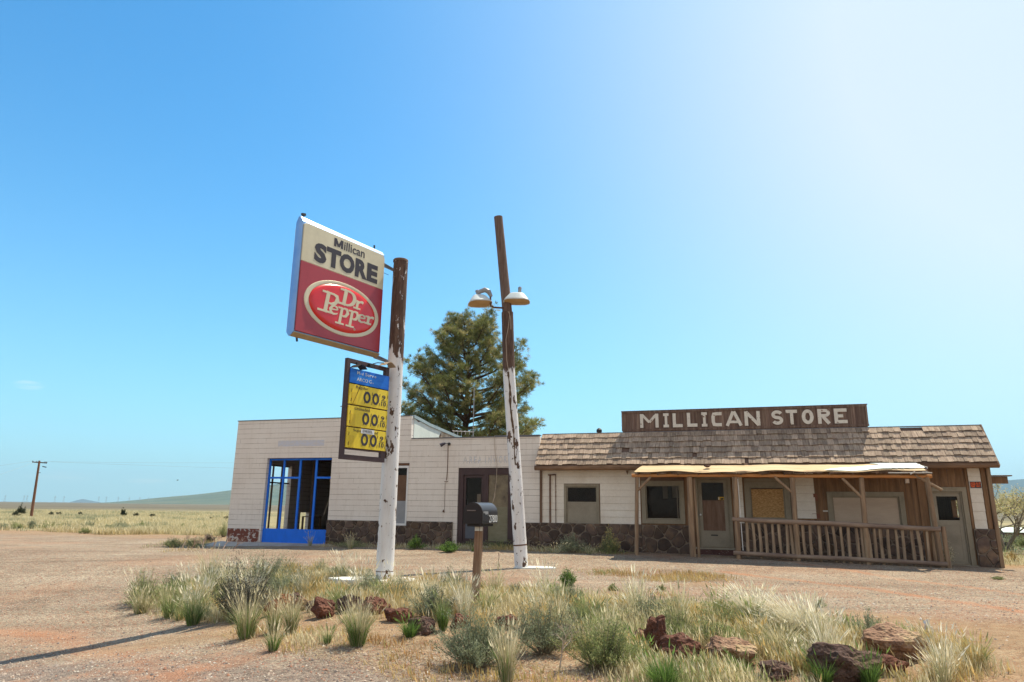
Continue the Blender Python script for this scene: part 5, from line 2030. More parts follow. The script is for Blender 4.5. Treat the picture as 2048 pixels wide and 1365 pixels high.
for nm, b0, b1 in rows_:
    if nm == 'blue':
        MB().box(pw0, pw1, -.045, -.006, b0 * H_, b1 * H_).build('header_panel', M_BLU, ps, bev=.004)
        continue
    pn = empty('price_panel', (0, 0, b0 * H_))
    pn.parent = ps
    h_ = (b1 - b0) * H_
    MB().box(pw0, pw1, -.045, -.006, .006, h_ - .006).build('panel', M_YEL, pn, bev=.004)
    gg = lambda a, b, d: (a, d, b)
    MB().box(.165, .30, -.051, -.046, .025, h_ * .60).build('slot_cover', M_YEL2, pn)
    for a in (.155, .47 * PW - .05, .60 * PW, .78 * PW, .97 * PW):
        mb = MB()
        for b in (.06, .26):
            mb.bar((a - .01, -.047, b), (a, -.047, b + .07), .012, .004)
        mb.build('slot_clip', M_RUST, pn)
    for a0 in (.385, .592):
        q = arc((a0 + .088) * PW, .20, .078, .102, 0, 360, 28)
        ribbons([(q, .052)], gg, -.0455, -.052, 'digit', M_INK, pn)
    text('9', (.832 * PW, .915 * PW, .215, .315), gg, -.0455, -.050, 'digit', M_INK, pn, .012)
    MB().box(.822 * PW, .935 * PW, -.050, -.0455, .190, .202).build('fraction_bar', M_INK, pn)
    text('10', (.822 * PW, .935 * PW, .075, .175), gg, -.0455, -.050, 'digit', M_INK, pn, .012)
    if nm == 'y1':
        text('Regular', (.212 * PW, .49 * PW, h_ - .098, h_ - .022), gg, -.0455, -.049, 'caption', M_INK, pn, .0)
    elif nm == 'y2':
        text('Unleaded', (.21 * PW, .555 * PW, h_ - .09, h_ - .024), gg, -.0455, -.049, 'caption', M_INK, pn, .0)
    else:
        text('Supe', (.207 * PW, .40 * PW, h_ - .10, h_ - .024), gg, -.0455, -.049, 'caption', M_INK, pn, .0)
        text('ed', (.70 * PW, .78 * PW, h_ - .085, h_ - .02), gg, -.0455, -.049, 'caption', M_INK, pn, .0)
        MB().box(.375 * PW, .682 * PW, -.056, -.0502, h_ - .105, h_ - .008).build('diesel_label', M_WHITE, pn)
        text('DIESEL', (.415 * PW, .645 * PW, h_ - .070, h_ - .022), gg, -.0562, -.0585, 'caption', M_INK, pn, .01)
        mb = MB()
        for k in range(7):
            mb.box((.42 + k * .032) * PW, (.42 + k * .032 + .02) * PW, -.0575, -.0562, h_ - .092, h_ - .084)
        mb.build('small_print', M_INK, pn)
gg = lambda a, b, d: (a, d, b)
M_WLET = M('worn_white_letters', [(.62, .68, .74), (.74, .76, .78)], 8, .6, .05)
for s_, r in (('M', (.215, .275, .852, .885)), ('i', (.295, .305, .853, .872)), ('d', (.325, .355, .850, .880)), ('Serv', (.40, .60, .850, .884)), ('e', (.62, .66, .853, .872)),
              ('ARCO', (.215, .47, .785, .820)), ('G', (.50, .56, .785, .820)), ('s', (.585, .60, .785, .80))):
    text(s_, (r[0] * PW, r[1] * PW, r[2] * H_, r[3] * H_), gg, -.0455, -.049, 'caption', M_WLET, ps, .004)
MB().bar((.20, -.05, H_ * .55), (.40, -.05, H_ * .745), .012, .006).build('panel_crack', M_RUST, ps)
# flood lamps over the board
fl = empty('flood_lamp', (PW * .52, -.05, PH + .0))
fl.parent = ps
mb = MB()
mb.box(-.07, .07, -.05, .06, -.10, -.03)
mb.tube([(.0, -.02, -.03), (.12, -.06, .02), (.25, -.14, .03)], .012, 6)
mb.build('lamp_bracket', M_WIRE, fl)
mb = MB()
o_ = [(.22 + .34 * i / 8, .09 * math.sin(math.pi * i / 8)) for i in range(9)]
vs = [(a, -.22, b - .02) for a, b in o_] + [(a + .05, .02, b + .0) for a, b in o_]
fs = [(i, i + 1, i + 10, i + 9) for i in range(8)]
mb.add(vs, fs)
lo = mb.build('lamp_shade', M('tan_lamp_shade', [(.42, .31, .19), (.55, .44, .30)], 4, .5, .3, 30, st=(8, 1, 1)), fl)
sd = lo.modifiers.new('solid', 'SOLIDIFY')
sd.thickness = .01
fl2 = empty('flood_lamp', (PW * .20, -.04, PH - .20))
fl2.parent = ps
o_ = [(-.14 + .30 * i / 8, .08 * math.sin(math.pi * i / 8)) for i in range(9)]
vs = [(a, -.16, b) for a, b in o_] + [(a, .06, b + .01) for a, b in o_]
mb = MB()
mb.add(vs, [(i, i + 1, i + 10, i + 9) for i in range(8)])
lo = mb.build('lamp_shade', M_WIRE, fl2)
sd = lo.modifiers.new('solid', 'SOLIDIFY')
sd.thickness = .01
MB().bar((0, 0, .06), (0, .0, .14), .03, .03).build('lamp_bracket', M_WIRE, fl2)
for z in (1.9, .3):
    MB().bar((PW - .02, .07, z), (PW + .10, .10, z), .05, .06).build('mounting_bracket', M_RUST, ps)
MB().bar((-.02, 0, 1.08), (-.09, 0, 1.07), .015, .015).build('bolt', M_RUST, ps)

# ------------------------------------------------------------------ mailbox
mx_, my_ = -.548, 11.78
bx = empty('mailbox', (mx_, my_, gl(mx_, my_)), math.radians(-25), 'black roadside mailbox numbered 27800 on a weathered wooden post', 'mailbox')
gz = gl(mx_, my_)
BW, BH, BL = .345, .345, .56
b0 = 1.325 - gz


def arch(w_, h, n=14):
    r = w_ / 2
    return [(-r, 0), (r, 0), (r, h - r * .95)] + [(r * math.cos(math.pi * i / n), h - r * .95 + r * .95 * math.sin(math.pi * i / n)) for i in range(1, n)] + [(-r, h - r * .95)]


M_BOX = M('black_mailbox_paint', [(.018, .016, .02), (.03, .026, .03)], 3, .32, .06, 20, spec=.6)
M_BOXF = M('dull_black_paint', [(.022, .017, .017), (.032, .024, .023)], 3, .6, .06, 20, spec=.3)
MB().prism(arch(BW, BH), lambda a, b, d: (a, d, b0 + b), -.14, BL - .14).build('box', M_BOX, bx, True, bev=.004)
MB().prism(arch(BW + .012, BH + .006), lambda a, b, d: (a, d, b0 - .003 + b), -.165, -.141).build('door', M_BOXF, bx, True, bev=.006)
MB().box(-.10, .06, -.178, -.166, b0 + .205, b0 + .222).build('handle', M('worn_pale_handle', [(.16, .12, .11), (.24, .19, .17)], 5, .5, .1), bx)
gx2 = lambda a, b, d: (BW / 2 + .001 - d, a, b0 + b)
MB().prism([(-.12, .20), (.06, .20), (.06, .13), (.04, .13), (.04, .155), (.0, .155), (-.03, .14), (-.06, .17), (-.12, .17)], gx2, -.001, -.004).build('flag_plate', M_GALV, bx)
MB().bar((BW / 2 + .004, -.12, b0 + .05), (BW / 2 + .004, .06, b0 + .05), .012, .008).build('flag_arm', M_BOX, bx)
text('27800', (.10, .405, .020, .140), gx2, -.0012, -.0035, 'house_number', M_WHITE, bx, .0)
M_MPOST = M('mailbox_post_wood', [(.16, .085, .055), (.29, .18, .115), (.36, .27, .19)], 3, .85, .5, 16, st=(4, 4, .35), peel=((.10, .05, .035), .62, 3, (2, 2, .4)))
mp2 = MB()
# two rough timbers side by side
for (a, w_, c) in ((-.030, .082, 0), (.036, .048, .006)):
    lv = []
    for i in range(9):
        z = -.3 + (b0 - .05 + .3) * i / 8
        jx, jy = (rs.random() - .5) * .006, (rs.random() - .5) * .006
        lean = .045 * (z / b0)
        lv.append([(a - w_ / 2 + jx + lean, c - .045 + jy, z), (a + w_ / 2 + jx + lean, c - .045 + jy, z), (a + w_ / 2 + jx + lean, c + .045 + jy, z), (a - w_ / 2 + jx + lean, c + .045 + jy, z)])
    vs = [p for r in lv for p in r]
    fs = [(3, 2, 1, 0), tuple(32 + k for k in range(4))] + [(i * 4 + j, i * 4 + (j + 1) % 4, i * 4 + 4 + (j + 1) % 4, i * 4 + 4 + j) for i in range(8) for j in range(4)]
    mb = MB()
    mb.add(vs, fs)
    q = mb.build('post', M_MPOST, bx, bev=.004)
    q.rotation_euler = (0, 0, math.radians(18))
for a, w_ in ((.012, .075), (.080, .046)):
    q = MB().box(a - w_ / 2, a + w_ / 2, -.058, -.047, b0 - .115, b0 - .008).build('bracket', M_LETTER, bx)
    q.rotation_euler = (0, 0, math.radians(18))
MB().box(-.12, .12, -.12, .36, b0 - .045, b0 - .006).build('shelf', M_BOXF, bx)

# ------------------------------------------------------------------ utility pole, wires
ub = G(62, 1037)
D_ = float(np.hypot(ub[0], ub[1]))


def onray(px, py, y):
    r = _fw + _R * ((px - 1024) / F) + _U * ((682.5 - py) / F)
    return EYE + r * (y / r[1])


up_ = empty('utility_pole', tuple(ub), 0, 'leaning wooden power pole with one crossarm out on the plain', 'utility pole')
tp = onray(79, 922, ub[1]) - ub
MB().tube([(0, 0, -.3), tuple(tp)], [.15, .095], 10).build('pole', M('power_pole_wood', [(.16, .075, .045), (.24, .12, .075)], 2, .85, .3), up_, True)
a1 = onray(64.5, 924.5, ub[1]) - ub
a2 = onray(94, 926.5, ub[1] + 1.0) - ub
MB().bar(tuple(a1), tuple(a2), .09, .11).build('crossarm', M_BARK, up_)
for k in (.03, .3, .85, .97):
    p = a1 + (a2 - a1) * k
    MB().tube([(p[0], p[1], p[2] + .02), (p[0], p[1], p[2] + .14)], [.05, .035], 6).build('insulator', M_WIRE, up_)
p = a1 + (a2 - a1) * .84
MB().tube([(p[0] - .15, p[1], p[2] - .38), (p[0] + .25, p[1], p[2] - .46)], [.05, .05], 6).build('switch', M_WIRE, up_)
MB().bar((tp[0] * .79, tp[1], tp[2] * .79), (tp[0] * .79 + .3, tp[1], tp[2] * .79), .04).build('step_bolt', M_WIRE, up_)
for i, (k, tgt, far) in enumerate(((.03, (-420, 948), 60), (.97, (1300, 905), 95), (.85, (1300, 938), 90), (.3, (-300, 1010), 48))):
    p = ub + a1 + (a2 - a1) * k + np.array([0, 0, .14])
    q = onray(tgt[0], tgt[1], far)
    pts = []
    for j in range(15):
        s_ = j / 14
        c_ = p + (q - p) * s_
        pts.append((c_[0], c_[1], c_[2] - 1.2 * 4 * s_ * (1 - s_) * .5))
    o = MB().tube(pts, .006, 4).build('power_line', M_GALV)
    tag(o, ['thin power line running left from the end of the crossarm', 'upper thin power line running right from the pole toward the garage',
            'lower thin power line running right from the pole toward the garage', 'thin guy wire slanting down left from the power pole'][i], 'wire')

# faint steel towers on the skyline
tw = None
for i, px in enumerate((9, 47, 53, 109, 127, 197, 212, 236, 258, 279, 296)):
    az, te = ang(px, 1003)
    r = 2600.0
    x, y = math.sin(az) * r, math.cos(az) * r
    if tw is None:
        tw = empty('transmission_tower', (x, y, -2))
        tw.scale = (.62, .62, .75)
        mb = MB()
        for s_ in (-1, 1):
            mb.bar((4.5 * s_, 0, 0), (1.2 * s_, 0, 22), .45)
            mb.bar((1.2 * s_, 0, 22), (.6 * s_, 0, 30), .4)
        for k in range(5):
            z = 3 + k * 4.4
            w0 = 4.5 - 3.3 * z / 22
            mb.bar((-w0, 0, z), (w0 - .6, 0, z + 4.2), .3)
        mb.build('mast', M_GALV, tw)
        mb = MB()
        mb.bar((-7, 0, 24), (7, 0, 24), .45)
        mb.bar((-5, 0, 28), (5, 0, 28), .4)
        mb.build('crossarm', M_GALV, tw)
        o = tw
    else:
        o = tw.copy()
        COL.objects.link(o)
        for ch in tw.children:
            c = ch.copy()
            COL.objects.link(c)
            c.parent = o
        o.location = (x, y, -2)
    tag(o, 'faint grey steel power tower on the far left skyline', 'power tower', 'steel towers along the skyline')

# ------------------------------------------------------------------ rocks along the mound
ROCKS = [(sx_ - .1, sy_ - .35, .95), (sx_ - 1.0, sy_ - .3, .6), (lx + .5, ly - .2, .7)]


def prock(px, py, w_px, h_px, mat, label, seed, d=.8, cut=.75, sink=.25, rough=.22, flat=None, rz=0):
    """px,py = foot of the rock; w,h in survey pixels"""
    g = G(px, py)
    k = float(np.hypot(g[0], g[1])) / F * .96
    w_, h_ = w_px * k / 2 * 1.06, h_px * k * 1.05
    dd = w_ * d
    back = np.array([g[0], g[1]]) / np.hypot(g[0], g[1]) * dd * .8
    x, y = g[0] + back[0], g[1] + back[1]
    hz_ = h_ * .57
    ROCKS.append((x, y - .10, w_ + .10))
    ROCKS.append((x, y - .32, w_ * .8))
    rock('lava_rock', (x, y, float(zg(g[0], g[1])) + h_ * .33), (w_, dd, hz_), mat, label, seed, cut=cut, rz=rz, rough=rough, flat=flat)


prock(556, 1232, 52, 40, M_ROCKO, 'orange lichen covered rock at the left end of the rock row', 11)
prock(585, 1218, 38, 30, M_ROCKD, 'small dark rock half hidden in grass beside the orange rock', 12)
prock(604, 1222, 34, 30, M_ROCKT, 'pale tan upright rock near the left end of the row', 13, cut=.85)
prock(645, 1238, 50, 40, M_ROCKR, 'upright dark red rock with a steep left face below the sign pole', 14, cut=.7, rough=.26, flat=(-1, -.6, .2))
prock(622, 1226, 24, 24, M_ROCKD, 'little dark rock touching the left of the upright red rock', 22)
prock(704, 1227, 66, 34, M_ROCKD, 'long dark rock behind the big grass tuft under the sign pole', 15)
prock(748, 1230, 56, 34, M_ROCKR, 'low reddish rock right of the sign pole foot', 16)
prock(800, 1246, 62, 26, M_ROCKR, 'flat topped red slab between the sign pole and the mailbox', 17, flat=(0, 0, 1))
prock(846, 1272, 60, 34, M_ROCKD, 'flat dark block left of the dark green tuft near the mailbox', 18, flat=(0, 0, 1))
prock(918, 1258, 44, 28, M_ROCKR, 'small red rock at the foot of the mailbox post', 19)
prock(1012, 1262, 48, 30, M_ROCKR, 'red rock showing between the two sagebrushes right of the mailbox', 20)
prock(1050, 1276, 42, 26, M_ROCKD, 'dark rock in the gap right of the biggest sagebrush', 21)
prock(1130, 1280, 50, 28, M_ROCKD, 'dark rock under the bare pale twig', 23)
prock(1284, 1292, 32, 38, M_ROCKT, 'narrow brown rock just left of the peaked red rock', 24)
prock(1319, 1308, 54, 72, M_ROCKR, 'tall peaked bright red rock in the grass right of centre', 25, cut=.65, rough=.3, d=.7)
prock(1368, 1330, 92, 54, M_ROCKR, 'wide dark red block right below the peaked red rock', 26, cut=.85)
prock(1466, 1334, 94, 58, M_ROCKT, 'large rock with pale sunlit flat top and dark sides', 27, flat=(.1, -.35, 1), cut=.82)
prock(1545, 1362, 70, 40, M_ROCKD, 'rough dark rock low in the grass at the bottom edge', 28, rough=.3)
prock(1690, 1378, 118, 84, M_ROCKD, 'biggest dark brown boulder at the bottom right', 29, rough=.24, cut=.8)
prock(1786, 1324, 104, 68, M_ROCKT, 'broad brown boulder with a lit sloping top at the right', 30, flat=(-.2, -.4, 1), cut=.8)
prock(1772, 1352, 70, 34, M_ROCKR, 'red brown rock in front of the broad brown boulder', 31)
prock(1770, 1268, 20, 12, M_ROCKR, 'tiny red stone lying behind the broad brown boulder', 32)

# ------------------------------------------------------------------ shrubs
SAGE = [(.26, .29, .18), (.34, .37, .24), (.20, .225, .135)]
DSAGE = [(.085, .085, .065), (.12, .12, .09), (.07, .065, .055)]
GREEN = [(.13, .22, .05), (.18, .30, .07), (.09, .15, .045)]
GOLD = [(.60, .43, .17), (.50, .37, .17), (.42, .36, .16)]
PALE = [(.60, .53, .33), (.72, .65, .45), (.48, .42, .24)]
WHT = [(.74, .68, .52), (.82, .78, .64), (.62, .55, .38)]
MGRN = [(.26, .30, .12), (.36, .37, .17), (.20, .24, .10)]


def mcol(pal, n, var=.22):
    p = np.array(pal)
    return p[rng.integers(0, len(p), n)] * (1 - var + 2 * var * rng.random((n, 1)))


def shrub(name, px, py, w_px, h_px, pal, label, group, dens=1.0, leaf=(.035, .009), upr=.55, flower=None, cat='shrub', depth=.8):
    g = G(px, py)
    k = float(np.hypot(g[0], g[1])) / F * .96
    R_, H = w_px * k / 2 * 1.08, h_px * k * 1.08
    dens = dens * 1.3
    bk = np.array([g[0], g[1]]) / np.hypot(g[0], g[1]) * R_ * depth * .6
    o = empty(name, (g[0] + bk[0], g[1] + bk[1], float(zg(g[0] + bk[0], g[1] + bk[1])) - .02), 0, label, cat, group)
    ns = int(46 * dens * (1 + R_))
    mb = MB()
    LP, LD, LW, LC = [], [], [], []
    FP, FD, FW, FC = [], [], [], []
    for i in range(ns):
        a = rng.random() * 6.283
        e = rng.random() ** .6
        tx, ty = math.cos(a) * R_ * e, math.sin(a) * R_ * depth * e
        lob = 1 + .26 * math.sin(3 * a + px) + .16 * math.sin(5 * a + py)
        tx *= lob
        ty *= lob
        tz = H * (1 - .55 * e ** 2) * (.50 + .55 * rng.random()) * (1 + .22 * math.sin(2 * a + px * .7))
        b = np.array([tx * .12, ty * .12, 0])
        m_ = np.array([tx * .55, ty * .55, tz * .42])
        tip = np.array([tx, ty, tz])
        if i % 2 == 0:
            mb.tube([b, m_, tip], [.008 * (1 + R_), .005, .002], 4, cap=False)
        nl = int(34 * dens * (.6 + H * 1.2))
        s_ = .38 + .62 * rng.random(nl)
        s_ = s_[:, None]
        p = (1 - s_) ** 2 * b + 2 * s_ * (1 - s_) * m_ + s_ ** 2 * tip
        p = p + rng.normal(size=(nl, 3)) * .05 * (R_ + H) * .5 * np.array([1, 1, .7])
        d = (tip - m_) / (np.linalg.norm(tip - m_) + 1e-9) * upr + rng.normal(size=(nl, 3)) * .6 + np.array([0, 0, .35])
        d /= np.linalg.norm(d, axis=1)[:, None]
        ln = leaf[0] * (.6 + .9 * rng.random(nl))
        tone = .75 + .5 * rng.random()
        LP.append(p); LD.append(d * ln[:, None]); LW.append(leaf[1] * (.7 + .6 * rng.random(nl)))
        LC.append(mcol(pal, nl) * tone)
        if flower and rng.random() < .8:
            nf = 10
            fp = tip + rng.normal(size=(nf, 3)) * .02
            fdv = rng.normal(size=(nf, 3)) + np.array([0, 0, 1.2])
            fdv /= np.linalg.norm(fdv, axis=1)[:, None]
            FP.append(fp); FD.append(fdv * .03); FW.append(np.full(nf, .016)); FC.append(mcol(flower, nf))
    mb.build('stems', M_TWIG, o)
    P_ = np.concatenate(LP)
    P_[:, 2] = np.maximum(P_[:, 2], .0)
    leaves('foliage', P_, np.concatenate(LD), np.concatenate(LW), np.concatenate(LC), M_LEAF, o)
    if FP:
        leaves('flowers', np.concatenate(FP), np.concatenate(FD), np.concatenate(FW), np.concatenate(FC), M_LEAF, o)
    return o


GS = 'sagebrush along the rock row'
shrub('sagebrush', 478, 1246, 112, 104, DSAGE, 'darkest grey sagebrush at the left end of the rocks', GS, 1.3, (.032, .008), .9)
shrub('sagebrush', 530, 1182, 150, 66, SAGE, 'pale round sagebrush behind the darkest one left of the sign pole', GS, 1.1)
shrub('sagebrush', 955, 1346, 160, 100, SAGE, 'biggest grey green sagebrush at the bottom below the mailbox', GS, 1.5, (.034, .009), .9)
shrub('sagebrush', 1088, 1318, 160, 96, SAGE, 'wide loose sagebrush right of the biggest one', GS, 1.1)
shrub('sagebrush', 1205, 1350, 150, 92, MGRN, 'dense darker green sagebrush right of the bare twig', GS, 1.4)
shrub('sagebrush', 1160, 1262, 150, 42, SAGE, 'low grey sagebrush behind the bare twig', GS, .9)
shrub('sagebrush', 1300, 1262, 160, 60, SAGE, 'low pale sagebrush behind the peaked red rock', GS, .9)
shrub('sagebrush', 290, 1216, 92, 58, MGRN, 'leftmost green grey bush at the edge of the gravel', GS, .9)
shrub('sagebrush', 1440, 1270, 120, 46, MGRN, 'low green bush behind the rock with the pale top', GS, .8)
shrub('sagebrush', 420, 1190, 80, 36, MGRN, 'small low bush between the leftmost bush and the pale sagebrush', GS, .8)
GW = 'weeds on the open gravel'
shrub('weed', 1136, 1173, 37, 32, GREEN, 'bright green weed right of the leaning light pole', GW, .9, (.03, .012), cat='plant')
shrub('weed', 1227, 1182, 22, 14, MGRN, 'small grey green weed right of the bright green one', GW, .6, cat='plant')
shrub('weed', 1322, 1181, 18, 10, MGRN, 'tiny low weed farthest right in the dry grass', GW, .5, cat='plant')
shrub('weed', 1641, 1216, 20, 14, MGRN, 'little tan green tuft beside the red wheel track', GW, .5, cat='plant')
shrub('weed', 1995, 1160, 20, 7, MGRN, 'flat green weed on the gravel near the building end', GW, .5, cat='plant')
GB = 'plants along the foot of the walls'
shrub('green_plant', 831, 1100, 32, 24, GREEN, 'bright green tuft at the stone wall right of the sign pole', GB, .9, (.05, .012), 1.2, cat='plant')
shrub('green_plant', 899, 1106, 46, 20, GREEN, 'leafy green clump left of the mailbox by the wall', GB, 1.0, (.04, .018), cat='plant')
shrub('green_plant', 950, 1104, 16, 10, GREEN, 'small green clump just behind the mailbox post', GB, .7, cat='plant')
shrub('green_plant', 1000, 1098, 90, 16, MGRN, 'low dark green weeds along the entrance threshold', GB, .8, cat='plant')
shrub('green_plant', 940, 1097, 60, 14, MGRN, 'low weeds in the shade left of the entrance', GB, .7, cat='plant')
shrub('green_plant', 700, 1096, 90, 14, MGRN, 'low weeds at the stone wall left of the sign pole', GB, .8, cat='plant')
shrub('sagebrush', 1145, 1108, 58, 36, SAGE, 'sagebrush against the stone wall under the boarded window', GB, 1.1)
shrub('rabbitbrush', 1219, 1108, 42, 44, MGRN, 'rabbitbrush with dry yellow heads before the stone wall', GB, 1.0, flower=[(.62, .46, .16), (.70, .56, .26)])
shrub('dry_weed', 1898, 1134, 24, 48, PALE, 'tall dry seeded weed at the porch corner by the end door', GB, .5, (.03, .012), flower=[(.55, .47, .36)], cat='plant')
GL = 'bushes left of the garage'
shrub('bush', 345, 1096, 34, 18, MGRN, 'first low green bush left of the concrete apron', GL, .9)
shrub('bush', 386, 1096, 54, 20, MGRN, 'wider green bush left of the concrete apron', GL, .9)
shrub('bush', 417, 1085, 26, 18, DSAGE, 'dark bush close to the garage corner', GL, .9)
shrub('bush', 445, 1075, 28, 24, MGRN, 'green bush touching the garage corner', GL, .9)
rr2 = random.Random(5)
labs = ['low sage clump on the field edge, %s' % q for q in ('leftmost in view', 'left of the power pole', 'just right of the power pole foot', 'widest and darkest of them', 'nearest to the wide dark one', 'out on the open dirt', 'midway along the field edge', 'small one in front of the pale grass', 'close before the field grass', 'grey and rounded', 'small right hand one', 'last before the garage', 'darkest right of middle', 'palest of the row')]
for i, (px, py, w_, h_) in enumerate(((6, 1060, 20, 10), (30, 1058, 24, 10), (62, 1058, 16, 14), (100, 1062, 46, 14), (135, 1062, 18, 12), (168, 1068, 18, 10), (176, 1061, 30, 16), (215, 1063, 16, 12), (240, 1058, 30, 14), (283, 1058, 22, 12), (250, 1062, 14, 7), (405, 1063, 34, 10), (330, 1060, 20, 12), (365, 1060, 22, 10))):
    shrub('sage_clump', px, py, w_, h_, [SAGE, MGRN][i % 2], labs[i], 'sage clumps along the field edge', .45, (.07, .025))
jl = ['small dark juniper on the plain, %s' % q for q in ('left of the power pole and tallest', 'low one at far left', 'right of the power pole', 'second right of the power pole', 'third from the power pole', 'pointed, midway to the garage', 'squat, beside the pointed one', 'near the garage, left one', 'faint, nearer the garage', 'closest to the garage corner')]
for i, (px, py, w_, h_) in enumerate(((40, 1031, 14, 15), (30, 1034, 12, 7), (101, 1032, 7, 6), (117, 1032, 8, 6), (160, 1032, 8, 6), (245, 1035, 9, 14), (271, 1036, 8, 8), (305, 1035, 9, 5), (423, 1040, 6, 4), (452, 1040, 8, 5))):
    shrub('juniper', px, py, w_, h_, [(.045, .055, .03), (.06, .07, .035)], jl[i], 'junipers on the plain', .5, (.12, .06))

# bare pale twig and dead branches
tg = G(1118, 1345)
mb = MB()
def twig(mb, p, d, L, r, lev):
    q = p + d * L
    m_ = p + d * L * .5 + Vector(((rr2.random() - .5), (rr2.random() - .5), (rr2.random() - .5))) * L * .12
    mb.tube([p, m_, q], [r, r * .8, r * .55], 5, cap=False)
    if lev:
        for _ in range(2 + (rr2.random() > .5)):
            d2 = (d + Vector(((rr2.random() - .5), (rr2.random() - .5) * .6, (rr2.random() - .4))) * 1.5).normalized()
            twig(mb, p.lerp(q, .45 + .5 * rr2.random()), d2, L * .62, r * .55, lev - 1)
twig(mb, Vector((0, 0, 0)), Vector((.16, .1, 1)).normalized(), .34, .011, 4)
o = mb.build('bare_branch', M('pale_dead_twig', [(.42, .34, .27), (.55, .46, .37)], 6))
o.location = (tg[0], tg[1], tg[2])
tag(o, 'bare pale dead branch standing between the sagebrushes', 'branch')
tg = G(420, 1102)
mb = MB()
for k in range(6):
    twig(mb, Vector((-1.0 + k * .36, 0, .05)), Vector((rr2.random() - .5, rr2.random() - .5, .5)).normalized(), .34, .016, 3)
o = mb.build('dead_branches', M('pinkish_dead_twig', [(.40, .28, .22), (.52, .38, .30)], 6))
o.location = (tg[0], tg[1], tg[2])
tag(o, 'heap of dead branches lying left of the concrete apron', 'branches')
tg = G(1000, 1135)
o = MB().tube([(0, 0, 0), (-.05, 0, .12), (-.03, 0, .25), (-.04, 0, .38)], .008, 5).build('bent_rod', M_WIRE)
o.location = tuple(tg)
tag(o, 'thin bent rod sticking up from the gravel left of the light pole', 'rod')
for (px, py, sc_, lab) in ((1856, 1262, 1, 'crumpled scrap of pale paper on the gravel at the right'), (2010, 1143, 0, '')):
    if not lab: continue
    g = G(px, py)
    mb = MB()
    vs = [((rr2.random() - .5) * .02 + i * .022 - .05, (rr2.random() - .5) * .06, j * .035 + rr2.random() * .02) for i in range(5) for j in range(5)]
    mb.add(vs, [(i * 5 + j, i * 5 + j + 1, i * 5 + j + 6, i * 5 + j + 5) for i in range(4) for j in range(4)])
    o = mb.build('paper_scrap', M_WHITE)
    o.location = tuple(g)
    tag(o, lab, 'litter')

# ------------------------------------------------------------------ bunch grasses (each a plant)
GT = 'bunch grasses round the mound'


def tuft(px, py, w_px, h_px, pal, label, n=420, green=.35, wind=.25, wd=.006, base=None):
    g = G(px, py)
    k = float(np.hypot(g[0], g[1])) / F * .96
    R_, H = w_px * k / 2, h_px * k
    r = R_ * .28 * rng.random(n) ** .5
    a = rng.random(n) * 6.283
    P = np.stack([np.cos(a) * r, np.sin(a) * r, np.zeros(n) - .01], 1)
    hh_ = H * (.45 + .6 * rng.random(n) ** .8)
    ln = np.stack([np.cos(a), np.sin(a)], 1) * (R_ * (.15 + .85 * rng.random(n)))[:, None] + np.array([-wind * .35, .0]) * H * rng.random((n, 1))
    c = mcol(pal, n)
    gm = rng.random(n) < green
    c[gm] = mcol(GREEN if base is None else base, int(gm.sum())) * 1.0
    hh_[gm] *= .72
    o = blades('grass_tuft', P, hh_, np.full(n, wd) * (.7 + .6 * rng.random(n)), ln, c, M_GRASS, None, (rng.random(n) < .25) & ~gm)
    o.location = tuple(g)
    tag(o, label, 'grass', GT)


def poly_px(pts):
    return [tuple(G(*p)[:2]) for p in pts]


def inpoly(x, y, poly):
    c = np.zeros(len(x), bool)
    for (x1, y1), (x2, y2) in zip(poly, poly[1:] + poly[:1]):
        m_ = (y1 > y) != (y2 > y)
        c ^= m_ & (x < (x2 - x1) * (y - y1) / (y2 - y1 + 1e-12) + x1)
    return c


def litter(name, poly, n, label, seed):
    xs = [p[0] for p in poly]; ys = [p[1] for p in poly]
    x = min(xs) + rng.random(n) * (max(xs) - min(xs))
    y = min(ys) + rng.random(n) * (max(ys) - min(ys))
    k = inpoly(x, y, poly) & (rng.random(n) < .25 + vnoise(x, y, .6, seed))
    x, y = x[k], y[k]
    n = len(x)
    a = rng.random(n) * 6.283
    L = .05 + .16 * rng.random(n) ** 2
    ln = np.stack([np.cos(a), np.sin(a)], 1) * L[:, None]
    P = np.stack([x, y, zg(x, y) + .004], 1)
    o = blades(name, P, .01 + .03 * rng.random(n), .003 + .003 * rng.random(n), ln, mcol([(.55, .42, .22), (.70, .60, .40), (.36, .24, .13), (.45, .28, .14)], n), M_GRASS)
    tag(o, label, 'straw', kind='stuff')


